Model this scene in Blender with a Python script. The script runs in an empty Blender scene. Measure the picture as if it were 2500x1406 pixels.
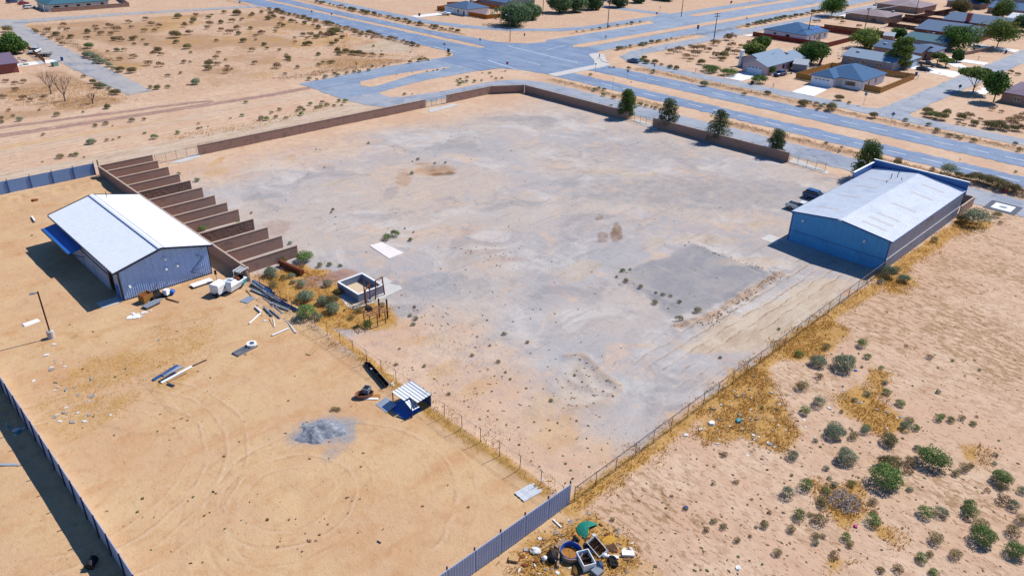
import bpy, bmesh, math, random
import numpy as np
from mathutils import Vector, Matrix

# ------------------------------------------------------------------ camera, sky, sun, exposure
SC = bpy.context.scene
COL = SC.collection
CAM_H = 52.0                       # metres above the ground
FPX, PITCH, ROLL, YAW = 1850.8, math.radians(27.9256), math.radians(-1.5858), math.radians(44.6215)
PW, PH = 2500.0, 1406.0
_cp, _sp, _cy, _sy = math.cos(PITCH), math.sin(PITCH), math.cos(YAW), math.sin(YAW)
FWD = np.array([_cy*_cp, _sy*_cp, -_sp])
_r = np.array([_sy, -_cy, 0.0])
_d = np.cross(FWD, _r)
RIGHT = _r*math.cos(ROLL) + _d*math.sin(ROLL)
DOWN = -_r*math.sin(ROLL) + _d*math.cos(ROLL)
camd = bpy.data.cameras.new('camera')
cam = bpy.data.objects.new('camera', camd)
COL.objects.link(cam)
cam.matrix_world = Matrix(((RIGHT[0], -DOWN[0], -FWD[0], 0), (RIGHT[1], -DOWN[1], -FWD[1], 0),
                           (RIGHT[2], -DOWN[2], -FWD[2], CAM_H), (0, 0, 0, 1)))
camd.sensor_width = 36.0
camd.lens = FPX/PW*36.0
camd.clip_start, camd.clip_end = 0.5, 9000.0
SC.camera = cam

SUN_EL, SUN_AZ = math.radians(48.5), math.radians(-10.0)     # azimuth measured from +x towards +y
SUN_DIR = Vector((math.cos(SUN_EL)*math.cos(SUN_AZ), math.cos(SUN_EL)*math.sin(SUN_AZ), math.sin(SUN_EL)))
world = bpy.data.worlds.new('World'); SC.world = world; world.use_nodes = True
wn = world.node_tree
sky = wn.nodes.new('ShaderNodeTexSky'); sky.sky_type = 'NISHITA'; sky.sun_disc = False
sky.sun_elevation = SUN_EL; sky.sun_rotation = math.radians(90)-SUN_AZ
sky.altitude = 700; sky.air_density = 1.0; sky.dust_density = 0.3; sky.ozone_density = 2.0
hs_ = wn.nodes.new('ShaderNodeHueSaturation'); hs_.inputs['Saturation'].default_value = 1.3; hs_.inputs['Hue'].default_value = 0.507
wn.links.new(sky.outputs[0], hs_.inputs['Color']); wn.links.new(hs_.outputs[0], wn.nodes['Background'].inputs[0])
wn.nodes['Background'].inputs[1].default_value = 0.095
sun = bpy.data.objects.new('sun', bpy.data.lights.new('sun', 'SUN')); COL.objects.link(sun)
sun.data.energy = 4.6; sun.data.angle = math.radians(0.53); sun.data.color = (1.0, 0.945, 0.87)
sun.rotation_euler = SUN_DIR.to_track_quat('Z', 'Y').to_euler()
sun.location = (0, 0, 200)
SC.view_settings.view_transform = 'Standard'; SC.view_settings.look = 'None'
SC.view_settings.exposure = 0.46; SC.view_settings.gamma = 1.0; SC.view_settings.use_curve_mapping = False
SC.render.engine = 'CYCLES'
SC.cycles.max_bounces = 5; SC.cycles.diffuse_bounces = 2; SC.cycles.glossy_bounces = 2
SC.cycles.transparent_max_bounces = 8
SC.cycles.use_adaptive_sampling = True

random.seed(7)
RNG = np.random.default_rng(11)
R = math.radians

# ------------------------------------------------------------------ survey: a point of the photograph -> a place on level ground
def G(px, py, h=0.0):
    d = FWD + RIGHT*((px-PW/2)/FPX) + DOWN*((py-PH/2)/FPX)
    t = (CAM_H-h)/-d[2]
    return (float(d[0]*t), float(d[1]*t))

# ------------------------------------------------------------------ helpers
def lin(h):
    h = h.lstrip('#'); o = []
    for i in (0, 2, 4):
        c = int(h[i:i+2], 16)/255.0
        o.append(c/12.92 if c <= 0.04045 else ((c+0.055)/1.055)**2.4)
    return o
ALB = 0.62                          # colour under this sun and exposure -> base colour
def C(h, k=ALB):
    return tuple(min(0.9, c*k) for c in lin(h)) + (1.0,)

_m = {}
def M(name, col='#888888', rough=0.85, metal=0.0, var=0.12, scale=2.0, bump=0.0, bscale=None, spec=0.3, col2=None, thr=None, k=ALB, stretch=None, emit=None):
    """procedural material: base colour broken by noise, optional second colour in patches, optional fine relief"""
    if name in _m: return _m[name]
    m = bpy.data.materials.new(name); m.use_nodes = True; _m[name] = m
    nt = m.node_tree; N = nt.nodes; L = nt.links
    b = N['Principled BSDF']
    b.inputs['Roughness'].default_value = rough; b.inputs['Metallic'].default_value = metal
    b.inputs['Specular IOR Level'].default_value = spec
    geo = N.new('ShaderNodeNewGeometry'); pos = geo.outputs['Position']
    if stretch:
        mp = N.new('ShaderNodeMapping'); mp.inputs['Scale'].default_value = stretch
        L.new(pos, mp.inputs['Vector']); pos = mp.outputs[0]
    c = C(col, k)
    if var <= 0 and not col2:
        b.inputs['Base Color'].default_value = c
        return m
    n = N.new('ShaderNodeTexNoise'); n.inputs['Scale'].default_value = scale; n.inputs['Detail'].default_value = 4
    n.inputs['Roughness'].default_value = 0.65
    L.new(pos, n.inputs['Vector'])
    rp = N.new('ShaderNodeMapRange'); rp.inputs['From Min'].default_value = 0.25; rp.inputs['From Max'].default_value = 0.75
    rp.inputs['To Min'].default_value = 1-var; rp.inputs['To Max'].default_value = 1+var
    L.new(n.outputs[0], rp.inputs['Value'])
    mul = N.new('ShaderNodeVectorMath'); mul.operation = 'SCALE'
    mul.inputs[0].default_value = c[:3]; L.new(rp.outputs[0], mul.inputs['Scale'])
    out = mul.outputs[0]
    if col2:
        n2 = N.new('ShaderNodeTexNoise'); n2.inputs['Scale'].default_value = scale*0.45; n2.inputs['Detail'].default_value = 5
        L.new(pos, n2.inputs['Vector'])
        r2 = N.new('ShaderNodeMapRange'); t = 0.52 if thr is None else thr
        r2.inputs['From Min'].default_value = t; r2.inputs['From Max'].default_value = t+0.14
        L.new(n2.outputs[0], r2.inputs['Value'])
        mx = N.new('ShaderNodeMix'); mx.data_type = 'RGBA'
        L.new(r2.outputs[0], mx.inputs['Factor']); L.new(out, mx.inputs['A']); mx.inputs['B'].default_value = C(col2, k)
        out = mx.outputs['Result']
    L.new(out, b.inputs['Base Color'])
    if bump:
        n3 = N.new('ShaderNodeTexNoise'); n3.inputs['Scale'].default_value = bscale or scale*4; n3.inputs['Detail'].default_value = 3
        L.new(pos, n3.inputs['Vector'])
        bp = N.new('ShaderNodeBump'); bp.inputs['Strength'].default_value = 1.0; bp.inputs['Distance'].default_value = bump
        L.new(n3.outputs[0], bp.inputs['Height']); L.new(bp.outputs[0], b.inputs['Normal'])
    return m

class MB:
    """collects faces of one mesh object"""
    def __init__(s): s.v = []; s.f = []; s.mi = []
    def face(s, pts, mi=0):
        n = len(s.v); s.v += [tuple(p) for p in pts]; s.f.append(tuple(range(n, n+len(pts)))); s.mi.append(mi); return s
    def hexa(s, b, t, mi=0):
        n = len(s.v); s.v += [tuple(p) for p in b]+[tuple(p) for p in t]; k = len(b)
        s.f.append(tuple(range(n+k-1, n-1, -1))); s.f.append(tuple(range(n+k, n+2*k)))
        for i in range(k):
            j = (i+1) % k; s.f.append((n+i, n+j, n+k+j, n+k+i))
        s.mi += [mi]*(k+2); return s
    def box(s, x0, x1, y0, y1, z0, z1, mi=0):
        return s.hexa([(x0, y0, z0), (x1, y0, z0), (x1, y1, z0), (x0, y1, z0)], [(x0, y0, z1), (x1, y0, z1), (x1, y1, z1), (x0, y1, z1)], mi)
    def tbox(s, x0, x1, y0, y1, z0, z1, tx=0, ty=0, mi=0):     # box whose top is drawn in by tx, ty
        return s.hexa([(x0, y0, z0), (x1, y0, z0), (x1, y1, z0), (x0, y1, z0)], [(x0+tx, y0+ty, z1), (x1-tx, y0+ty, z1), (x1-tx, y1-ty, z1), (x0+tx, y1-ty, z1)], mi)
    def beam(s, p, q, w, h=None, mi=0):
        p = Vector(p); q = Vector(q); h = h or w; d = (q-p)
        if d.length < 1e-6: return s
        d.normalize(); up = Vector((0, 0, 1)) if abs(d.z) < 0.95 else Vector((1, 0, 0))
        a = d.cross(up).normalized()*(w/2); b = a.cross(d).normalized()*(h/2)
        return s.hexa([p-a-b, p+a-b, p+a+b, p-a+b], [q-a-b, q+a-b, q+a+b, q-a+b], mi)
    def tube(s, p, q, r0, r1=None, n=6, mi=0):
        p = Vector(p); q = Vector(q); r1 = r0 if r1 is None else r1; d = (q-p).normalized()
        up = Vector((0, 0, 1)) if abs(d.z) < 0.95 else Vector((1, 0, 0))
        a = d.cross(up).normalized(); b = a.cross(d).normalized()
        c0 = [p+(a*math.cos(2*math.pi*i/n)+b*math.sin(2*math.pi*i/n))*r0 for i in range(n)]
        c1 = [q+(a*math.cos(2*math.pi*i/n)+b*math.sin(2*math.pi*i/n))*r1 for i in range(n)]
        return s.hexa(c0, c1, mi)
    def path(s, pts, r, n=6, mi=0):
        for i in range(len(pts)-1): s.tube(pts[i], pts[i+1], r if not isinstance(r, (list, tuple)) else r[i], r if not isinstance(r, (list, tuple)) else r[i+1], n, mi)
        return s
    def prism(s, poly, z0, z1, mi=0):
        return s.hexa([(x, y, z0) for x, y in poly], [(x, y, z1) for x, y in poly], mi)
    def lathe(s, c, prof, n=12, mi=0):                         # prof: [(r, z)]
        b = len(s.v)
        for r, z in prof:
            for i in range(n):
                a = 2*math.pi*i/n; s.v.append((c[0]+r*math.cos(a), c[1]+r*math.sin(a), c[2]+z))
        for k in range(len(prof)-1):
            for i in range(n):
                j = (i+1) % n; s.f.append((b+k*n+i, b+k*n+j, b+(k+1)*n+j, b+(k+1)*n+i)); s.mi.append(mi)
        s.f.append(tuple(b+i for i in range(n-1, -1, -1))); s.f.append(tuple(b+(len(prof)-1)*n+i for i in range(n))); s.mi += [mi, mi]
        return s
    def mesh(s, name, mats):
        me = bpy.data.meshes.new(name); me.from_pydata(s.v, [], s.f)
        for m in (mats if isinstance(mats, (list, tuple)) else [mats]): me.materials.append(m)
        if any(s.mi): me.polygons.foreach_set('material_index', s.mi)
        return me
    def build(s, name, mats, parent=None, loc=(0, 0, 0), rz=0.0, smooth=False):
        me = s.mesh(name, mats)
        if smooth: me.polygons.foreach_set('use_smooth', [True]*len(me.polygons))
        return obj(name, me, parent, loc, rz)

def obj(name, me, parent=None, loc=(0, 0, 0), rz=0.0, scale=None):
    o = bpy.data.objects.new(name, me); COL.objects.link(o)
    o.location = loc
    if rz: o.rotation_euler = (0, 0, rz)
    if scale is not None: o.scale = scale if isinstance(scale, (tuple, list)) else (scale,)*3
    if parent is not None: o.parent = parent
    return o
def tag(o, label=None, cat=None, group=None, kind=None):
    if label: o['label'] = label
    if cat: o['category'] = cat
    if group: o['group'] = group
    if kind: o['kind'] = kind
    return o
def thing(name, label, cat, loc=(0, 0, 0), rz=0.0, group=None):
    o = obj(name, None, None, loc, rz)
    o.empty_display_size = 0.3
    return tag(o, label, cat, group, 'thing')
def kids(o): return [c for c in bpy.data.objects if c.parent is o]
def copy_tree(o, parent=None, tree=None):
    c = o.copy(); COL.objects.link(c); c.parent = parent
    for ch in (tree[o.name] if tree else kids(o)): copy_tree(ch, c, tree)
    return c

# ------------------------------------------------------------------ noise for the terrain (numpy)
def vnoise(x, y, seed=0):
    x = np.asarray(x, float); y = np.asarray(y, float)
    xi = np.floor(x).astype(np.int64); yi = np.floor(y).astype(np.int64); fx = x-xi; fy = y-yi
    fx = fx*fx*(3-2*fx); fy = fy*fy*(3-2*fy)
    def hsh(a, b):
        n = (a*374761393 + b*668265263 + seed*1274126177) & 0xFFFFFFFF
        n = ((n ^ (n >> 13))*1103515245) & 0xFFFFFFFF
        n = ((n ^ (n >> 16))*2246822519) & 0xFFFFFFFF
        return ((n ^ (n >> 15)) & 0xFFFF)/65535.0
    return (hsh(xi, yi)*(1-fx)+hsh(xi+1, yi)*fx)*(1-fy)+(hsh(xi, yi+1)*(1-fx)+hsh(xi+1, yi+1)*fx)*fy
def fbm(x, y, seed=0, oct=3):
    a, t, s = 0.0, 0.0, 1.0
    for i in range(oct):
        a = a + vnoise(np.asarray(x)*(2**i), np.asarray(y)*(2**i), seed+i*17)*s; t += s; s *= 0.5
    return a/t
def sstep(a, b, x):
    t = np.clip((x-a)/(b-a), 0, 1); return t*t*(3-2*t)

# ------------------------------------------------------------------ layout of the roads (metres, ground plan)
def ribbon(pts, w):
    L, Rr = [], []
    for i, p in enumerate(pts):
        a = Vector(pts[max(i-1, 0)]); b = Vector(pts[min(i+1, len(pts)-1)]); d = (b-a).normalized(); n = Vector((-d.y, d.x))
        L.append(tuple(Vector(p)+n*w/2)); Rr.append(tuple(Vector(p)-n*w/2))
    return Rr + L[::-1]
def rect(x0, x1, y0, y1): return [(x0, y0), (x1, y0), (x1, y1), (x0, y1)]
ROADS = [   # name, polygon, height, surface
 ('frontage_road', [(160.8, -150), (170.2, -150), (170.2, 150), (169.4, 158), (166.5, 164), (160, 166.8), (140, 167), (126, 168.6), (123.6, 170.2), (123.2, 174.5), (125, 177.8), (112, 178.4), (113.5, 168), (117, 160.5), (150, 160), (157, 158), (160.8, 152)], 0.004, 'pale'),
 ('cross_road', [(112, 177.9), (125.5, 177.2), (134, 179.3), (146, 180.6), (166, 180.4), (166, 203), (143, 202.6), (112.6, 199.6)], 0.010, 'mid'),
 ('cross_road', [(221, 177.4), (700, 177.4), (700, 185.8), (221, 185.8)], 0.010, 'mid'),
 ('cross_road', [(221, 191.0), (700, 191.0), (700, 204.0), (221, 204.0)], 0.010, 'mid'),
 ('main_road', rect(178.4, 186.2, -150, 163), 0.010, 'blue'),
 ('main_road', rect(193.8, 204.0, -150, 163), 0.010, 'blue'),
 ('main_road', [(177.8, 211), (190.6, 211), (190.2, 250), (189.4, 290), (189.4, 700), (178.6, 700), (178.6, 290), (177.2, 250)], 0.010, 'blue'),
 ('main_road', [(194.6, 211), (204.5, 211), (200, 248), (199.4, 290), (201, 700), (192.6, 700), (192.6, 290), (194.2, 240)], 0.010, 'blue'),
 ('road_junction', [(178.4, 160), (178.5, 164), (176.4, 173), (173, 178.5), (165, 180.3), (165, 203), (171, 202.6), (175, 204), (177.4, 207.5), (177.8, 213), (190.4, 213), (190.9, 209), (192.5, 207.6), (194.3, 209), (194.6, 213), (204.3, 213), (206.5, 208.5), (212, 203.5), (219, 201.6), (224, 204), (224, 191), (220.5, 188.5), (224, 185.8), (224, 177.4), (217.5, 176.5), (212, 172), (207.5, 165.2), (204, 160)], 0.016, 'blue'),
 ('frontage_road', ribbon([(215.2, -150), (215.2, 60), (215.2, 148), (217, 157), (222, 164.5), (231, 167.4), (250, 167.4), (330, 167), (700, 167)], 6.6), 0.004, 'pale'),
 ('frontage_road', ribbon([(212, 700), (212, 300), (212, 266), (217.5, 246), (228, 229), (243, 217.5), (260, 213.2), (300, 213), (420, 212.6), (700, 212.6)], 6.8), 0.004, 'mid'),
 ('road_opening', [(288, 185), (316, 185), (316, 191.6), (288, 191.6)], 0.007, 'mid'),
 ('road_opening', [(292, 203.5), (326, 203.5), (322, 211), (296, 211)], 0.007, 'mid'),
 ('road_opening', [(284, 169), (308, 169), (312, 178), (280, 178)], 0.007, 'mid'),
 ('side_street', [(217, 66), (221, 68.4), (700, 68.4), (700, 76), (221, 76), (217, 79)], 0.016, 'pale'),
 ('side_street', [(70.6, 216), (77.4, 216.6), (78.2, 250), (79, 300), (81.5, 349), (85, 353), (120, 352), (180, 340.5), (180, 347.5), (118, 359), (84, 363), (74, 372), (60, 376), (60, 366), (72, 356), (75.5, 348), (70, 290), (70.4, 250)], 0.004, 'dusty'),
 ('side_street', ribbon([(318, 214), (316, 235), (312, 262), (311, 420)], 6.5), 0.001, 'mid'),
]
def rough_edge(poly, step=1.2, jit=0.34, seed=0):
    rng = random.Random(seed); out = []
    for i in range(len(poly)):
        a = Vector(poly[i]); b = Vector(poly[(i+1) % len(poly)]); L = (b-a).length
        d = (b-a)/max(L, 1e-6); n = Vector((-d.y, d.x)); far = min(a.length, b.length) > 420
        k = max(1, int(min(L/step, 420)))
        for j in range(k):
            t = j/k; p = a+(b-a)*t
            if 0 < j: p = p+n*rng.uniform(-jit, jit)*(1 if rng.random() < .8 else 2)
            out.append((p.x, p.y))
    return out
def pin(poly, X, Y):
    """points inside a polygon"""
    ins = np.zeros(X.shape, bool); n = len(poly); j = n-1
    for i in range(n):
        xi, yi = poly[i]; xj, yj = poly[j]
        if yi != yj:
            c = ((yi > Y) != (yj > Y)) & (X < (xj-xi)*(Y-yi)/(yj-yi)+xi); ins ^= c
        j = i
    return ins
def pdist(poly, X, Y, closed=True):
    """distance to the outline"""
    d = np.full(X.shape, 1e9); n = len(poly)
    for i in range(n if closed else n-1):
        ax, ay = poly[i]; bx, by = poly[(i+1) % n]; L2 = (bx-ax)**2+(by-ay)**2+1e-9
        t = np.clip(((X-ax)*(bx-ax)+(Y-ay)*(by-ay))/L2, 0, 1)
        d = np.minimum(d, (X-ax-t*(bx-ax))**2+(Y-ay-t*(by-ay))**2)
    return np.sqrt(d)
PX = lambda *p: [G(*q) for q in p]

# ------------------------------------------------------------------ terrain height
BERMS = [   # centre line, height, half width
 ([(207.6, -150), (207.6, 60), (207.4, 150)], 0.40, 1.6), ([(210.2, 84), (210, 150)], 0.2, 1.5),
 ([(174.0, -150), (174.0, 20), (173.2, 96)], 0.38, 1.7), ([(173.8, 116), (173.6, 156)], 0.3, 1.8),
 ([(175.2, 222), (174.8, 300), (175.2, 600)], 0.3, 1.5), ([(204.6, 232), (204.2, 300), (205, 600)], 0.3, 1.6),
 ([(226, 174.4), (330, 174.4), (600, 174.4)], 0.3, 1.4), ([(240, 207.6), (290, 207.6)], 0.3, 1.4),
 (PX((1905, 672), (1830, 718), (1775, 752), (1720, 785), (1650, 800)), 0.6, 1.2),
 (PX((1385, 872), (1425, 868), (1480, 920), (1518, 950), (1480, 985), (1395, 998)), 0.26, 0.6), (PX((1390, 925), (1420, 945), (1470, 955), (1500, 965)), .2, .4),
 (PX((1420, 905), (1440, 945)), 0.2, 0.5), (PX((1640, 838), (1720, 805), (1840, 730)), 0.14, 0.7),
 (PX((1700, 598), (1800, 640), (1890, 672)), 0.18, 0.8), (PX((1515, 668), (1570, 705), (1650, 745)), 0.16, 0.7),
 ([(4, 154.5), (42, 152)], 0.5, 1.8), ([(42.9, 34), (42.9, 96)], 0.22, 0.7), ([(45, 33.0), (116, 33.2)], 0.16, 0.7),
 ([(3, 148), (36, 146.5)], 0.12, 1.6), ([(9.2, 48), (9.2, 96)], 0.2, 0.8),
]
PITS = [((1062, 418), 3.6, 0.25), ((787, 411), 2.2, .25), ((995, 372), 1.6, .2), ((1425, 930), 3.2, .2)]
def height(x, y):
    x = np.asarray(x, float); y = np.asarray(y, float)
    z = (fbm(x*0.09, y*0.09, 3, 3)-0.5)*0.16 + (fbm(x*0.45, y*0.45, 9, 3)-0.5)*0.10 + (fbm(x*1.7, y*1.7, 19, 2)-0.5)*0.05
    yard = sstep(43, 46, x)*sstep(157, 153, x)*sstep(33, 37, y)*sstep(156, 152, y)
    z = z*(1-0.5*yard)
    for line, h, w in BERMS:
        d = pdist(line, x, y, False)
        z = z + h*np.exp(-(d/w)**2)*(0.15+1.5*fbm(x*1.1, y*1.1, 31, 2))
    for (px, py), r, h in PITS:
        cx, cy = G(px, py); d = np.hypot(x-cx, y-cy)/r
        z = z - h*np.exp(-d*d) + 0.3*h*np.exp(-((d-1.25)/0.35)**2)
    return z

def axis(a, segs, grow, far):
    v = [a]
    for end, st in segs:
        n = int(round((end-v[-1])/st)); v += list(np.linspace(v[-1], end, n+1)[1:])
    s = segs[-1][1]
    while v[-1] < far: s *= grow; v.append(v[-1]+s)
    s = segs[0][1]; lo = []
    c = a
    while c > -far: s *= grow; c -= s; lo.append(c)
    return np.array(lo[::-1]+v)
XS = axis(2, [(125, .42), (225, .75), (470, 1.7)], 1.35, 4200)
YS = axis(12, [(130, .42), (225, .75), (400, 1.7)], 1.35, 4200)
GX, GY = np.meshgrid(XS, YS, indexing='ij')
GZ = height(GX, GY)
near = (GX < 720) & (GX > -60) & (GY < 720) & (GY > -160)
road_d = np.full(GX.shape, 99.0)
for nm, poly, z, s in ROADS:
    x0, x1 = min(p[0] for p in poly)-3, max(p[0] for p in poly)+3; y0, y1 = min(p[1] for p in poly)-3, max(p[1] for p in poly)+3
    ix = np.where((XS > x0) & (XS < x1))[0]; iy = np.where((YS > y0) & (YS < y1))[0]
    if len(ix) == 0 or len(iy) == 0: continue
    sl = (slice(ix[0], ix[-1]+1), slice(iy[0], iy[-1]+1))
    ins = pin(poly, GX[sl], GY[sl]); d = np.where(ins, -1.0, pdist(poly, GX[sl], GY[sl])); road_d[sl] = np.minimum(road_d[sl], d)
fl = sstep(2.2, 0.6, road_d)
GZ = GZ*(1-fl) + (-0.045)*fl
GZ = np.where(near, GZ, GZ*0.3)

from bisect import bisect_right
_xl, _yl = XS.tolist(), YS.tolist()
def hgt(x, y):
    i = max(0, min(len(_xl)-2, bisect_right(_xl, x)-1)); j = max(0, min(len(_yl)-2, bisect_right(_yl, y)-1))
    u = (x-_xl[i])/(_xl[i+1]-_xl[i]); v = (y-_yl[j])/(_yl[j+1]-_yl[j])
    return float((GZ[i, j]*(1-u)+GZ[i+1, j]*u)*(1-v)+(GZ[i, j+1]*(1-u)+GZ[i+1, j+1]*u)*v)

# ------------------------------------------------------------------ what lies on the ground: soils as masks with soft, broken edges
lay = {k: np.zeros(GX.shape) for k in ('gravel', 'orange', 'tan', 'pale', 'stain', 'purple', 'straw', 'slate', 'white')}
def put(layer, poly, soft=1.0, amt=1.0):
    x0, x1 = min(p[0] for p in poly)-soft*3, max(p[0] for p in poly)+soft*3; y0, y1 = min(p[1] for p in poly)-soft*3, max(p[1] for p in poly)+soft*3
    ix = np.where((XS > x0) & (XS < x1))[0]; iy = np.where((YS > y0) & (YS < y1))[0]
    if len(ix) == 0 or len(iy) == 0: return
    sl = (slice(ix[0], ix[-1]+1), slice(iy[0], iy[-1]+1)); X, Y = GX[sl], GY[sl]
    X = X+(fbm(X*0.35, Y*0.35, 71, 3)-.5)*soft*3; Y = Y+(fbm(X*0.35, Y*0.35, 83, 3)-.5)*soft*3
    d = pdist(poly, X, Y); w = np.where(pin(poly, X, Y), sstep(-soft, soft, d), sstep(soft, -soft, d))*amt
    lay[layer][sl] = np.maximum(lay[layer][sl], w)
def blob(layer, c, rx, ry, ang=0.0, amt=1.0, soft=0.35):
    cx, cy = G(*c) if c[0] > 260 or c[1] > 260 or True else c
    r = max(rx, ry)*1.8
    ix = np.where(abs(XS-cx) < r)[0]; iy = np.where(abs(YS-cy) < r)[0]
    if len(ix) == 0 or len(iy) == 0: return
    sl = (slice(ix[0], ix[-1]+1), slice(iy[0], iy[-1]+1)); dx, dy = GX[sl]-cx, GY[sl]-cy
    ca, sa = math.cos(ang), math.sin(ang); u = (dx*ca+dy*sa)/rx; v = (-dx*sa+dy*ca)/ry
    d = np.hypot(u, v)+(fbm(GX[sl]*0.6, GY[sl]*0.6, 55, 3)-.5)*0.7
    lay[layer][sl] = np.maximum(lay[layer][sl], sstep(1+soft, 1-soft, d)*amt)
def line(layer, pts, w, amt=1.0):
    x0, x1 = min(p[0] for p in pts)-4*w, max(p[0] for p in pts)+4*w; y0, y1 = min(p[1] for p in pts)-4*w, max(p[1] for p in pts)+4*w
    ix = np.where((XS > x0) & (XS < x1))[0]; iy = np.where((YS > y0) & (YS < y1))[0]
    if len(ix) == 0 or len(iy) == 0: return
    sl = (slice(ix[0], ix[-1]+1), slice(iy[0], iy[-1]+1)); X, Y = GX[sl], GY[sl]
    d = pdist(pts, X, Y, False)*(0.75+0.5*fbm(X*.5, Y*.5, 15, 2))
    lay[layer][sl] = np.maximum(lay[layer][sl], sstep(w, w*0.35, d)*amt)

# yard: grey gravel, sandier towards the north wall and in the south-west corner
put('gravel', rect(44, 155.5, 34, 150), 2.5, 0.88)
lay['gravel'] *= (0.62+0.62*fbm(GX*0.045, GY*0.045, 5, 3))
for p in [((500, 400), (900, 330), (1240, 262), (1420, 262), (1500, 300), (1100, 330), (900, 360), (560, 420)),
          ((900, 850), (1060, 870), (1200, 960), (1330, 1150), (1290, 1170), (1100, 1010), (960, 900))]:
    put('gravel', PX(*p), 3.0, 0.0)
sandN = sstep(128, 152, GY+(fbm(GX*.05, GY*.05, 8, 3)-.5)*26)*sstep(44, 46, GX)*sstep(157, 155, GX)*sstep(157, 156, GY)
sandSW = sstep(62, 46, GX+(fbm(GX*.07, GY*.07, 41, 3)-.5)*22)*sstep(76, 70, GY)*sstep(42.5, 43.5, GX)*sstep(33, 34, GY)
lay['gravel'] *= (1-0.72*sandN)*(1-0.75*sandSW)
# left plot
put('orange', [(-400, -300), (42.6, -300), (42.6, 156.6), (-400, 156.6)], 0.6, 1.0)
put('orange', [(43, 96), (52, 97), (52, 152), (43, 152)], 0.8, 0.7)
for c, rx, ry, a, am in [((430, 850), 7, 3.2, .4, .8), ((270, 900), 6, 4, 0, .9), ((180, 960), 7, 3, .7, .7), ((240, 1010), 5, 3, .3, .8),
                         ((390, 800), 8, 3, .2, .55), ((150, 840), 5, 3, 0, .5), ((420, 930), 3, 2, .3, .8), ((560, 900), 3, 1.2, .6, .5), ((700, 820), 4, 1.2, -.8, .5)]:
    blob('straw', c, rx, ry, a, am*.62); blob('tan', c, rx*.8, ry*.8, a+.5, am*.4)
for p in [((430, 905), (340, 925)), ((300, 880), (420, 1010)), ((540, 760), (480, 780), (360, 800)), ((200, 1020), (330, 1060), (420, 1060))]:
    line('tan', PX(*p), 0.5, 0.55)
# yard details
blob('stain', (1505, 567), 4.4, 1.1, 0.68, .85); blob('stain', (1470, 580), 3.0, 1.0, .6, .7); blob('stain', (1462, 532), 1.6, .7, .3, .7)
blob('tan', (1058, 416), 5.0, 3.0, -.5, .75, .6); blob('stain', (1080, 424), 2.8, 1.5, -.6, .8, .5); blob('stain', (1055, 414), 2.0, 1.1, -.3, .6, .5); blob('tan', (1030, 400), 2.6, 1.2, -.7, .6, .5); blob('tan', (985, 435), 5, 1.6, .9, .6)
for c, rx, ry in [((787, 411), 3.4, 1.9), ((995, 372), 2.4, 1.4), ((710, 385), 1.8, 1), ((1125, 345), 3, .8), ((1355, 315), 2.5, 1.2), ((1300, 712), 3.4, 1.6), ((525, 422), 3.2, 2.0), ((530, 395), 4, 1)]:
    blob('orange', c, rx, ry, .7, .9)
for c, rx, ry, a in [((1480, 418), 6, 1.6, -.7), ((1540, 428), 3, 1, -.7), ((1590, 425), 2.4, 1.6, 0), ((1530, 447), 1.8, .8, -.6), ((1600, 593), 4, 1.6, .2), ((1720, 585), 7, 2.2, -.75),
                     ((1840, 640), 7, 1.8, -.75), ((1860, 545), 4, 1.4, -.6), ((1420, 660), 5, 2.4, .3), ((830, 445), 4, 1.4, -.2)]:
    blob('pale', c, rx, ry, a, .6)
put('slate', PX((1505, 668), (1690, 600), (1895, 668), (1790, 735), (1640, 775), (1560, 705)), 1.0, 0.9)
put('pale', PX((1640, 840), (1745, 800), (1990, 678), (2090, 690), (1960, 790), (1880, 850), (1700, 870)), 1.4, 0.95)
put('pale', PX((1370, 880), (1425, 865), (1520, 945), (1500, 990), (1395, 1000), (1340, 960)), 1.6, 0.55)
put('purple', PX((720, 690), (770, 672), (850, 655), (870, 672), (800, 700), (730, 712)), 0.8, 1.0)
put('purple', PX((640, 545), (700, 540), (700, 570), (660, 575)), 1.0, .55)
for c, rx, ry, a in [((1180, 615), 4, 1.2, -.6), ((1225, 632), 3.4, 1.2, -.7), ((1140, 565), 1.8, 1.2, 0), ((1220, 560), 3, .8, -.8), ((1370, 395), 4, 1, -.8)]:
    blob('purple', c, rx, ry, a, .42)
for c, rx, ry, a in [((870, 525), 6, 2.4, -.4), ((1130, 520), 8, 3.4, -.5), ((1320, 520), 7, 3, .3), ((1250, 590), 5, 3, .2), ((1540, 510), 6, 3, -.6), ((1340, 880), 4, 2, .5), ((1560, 950), 4, 2, .6), ((1540, 1030), 3, 2, .6),
                     ((1120, 620), 6, 2, -.4), ((1310, 375), 7, 3, -.4), ((540, 480), 5, 2, -.3), ((1420, 760), 6, 3, .3)]:
    blob('white', c, rx, ry, a, .5)
for c, rx, ry, a in [((1500, 480), 7, 2.6, -.7), ((1440, 530), 5, 1.8, -.6), ((1260, 290), 9, 3, -.7), ((1060, 690), 8, 3, -.6), ((970, 760), 4, 2, -.5), ((1060, 410), 3, 2, 0), ((640, 480), 4, 2, -.4), ((1750, 480), 9, 4, -.7)]:
    blob('slate', c, rx, ry, a, .6)
for c, rx, ry, a, am in [((1720, 470), 26, 11, -.78, .62), ((1560, 370), 18, 8, -.78, .45), ((1380, 640), 13, 6, .3, .4), ((1090, 700), 12, 4, -.6, .5), ((1560, 960), 9, 4, .6, .4)]:
    blob('slate', c, rx, ry, a, am, .6)
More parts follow.
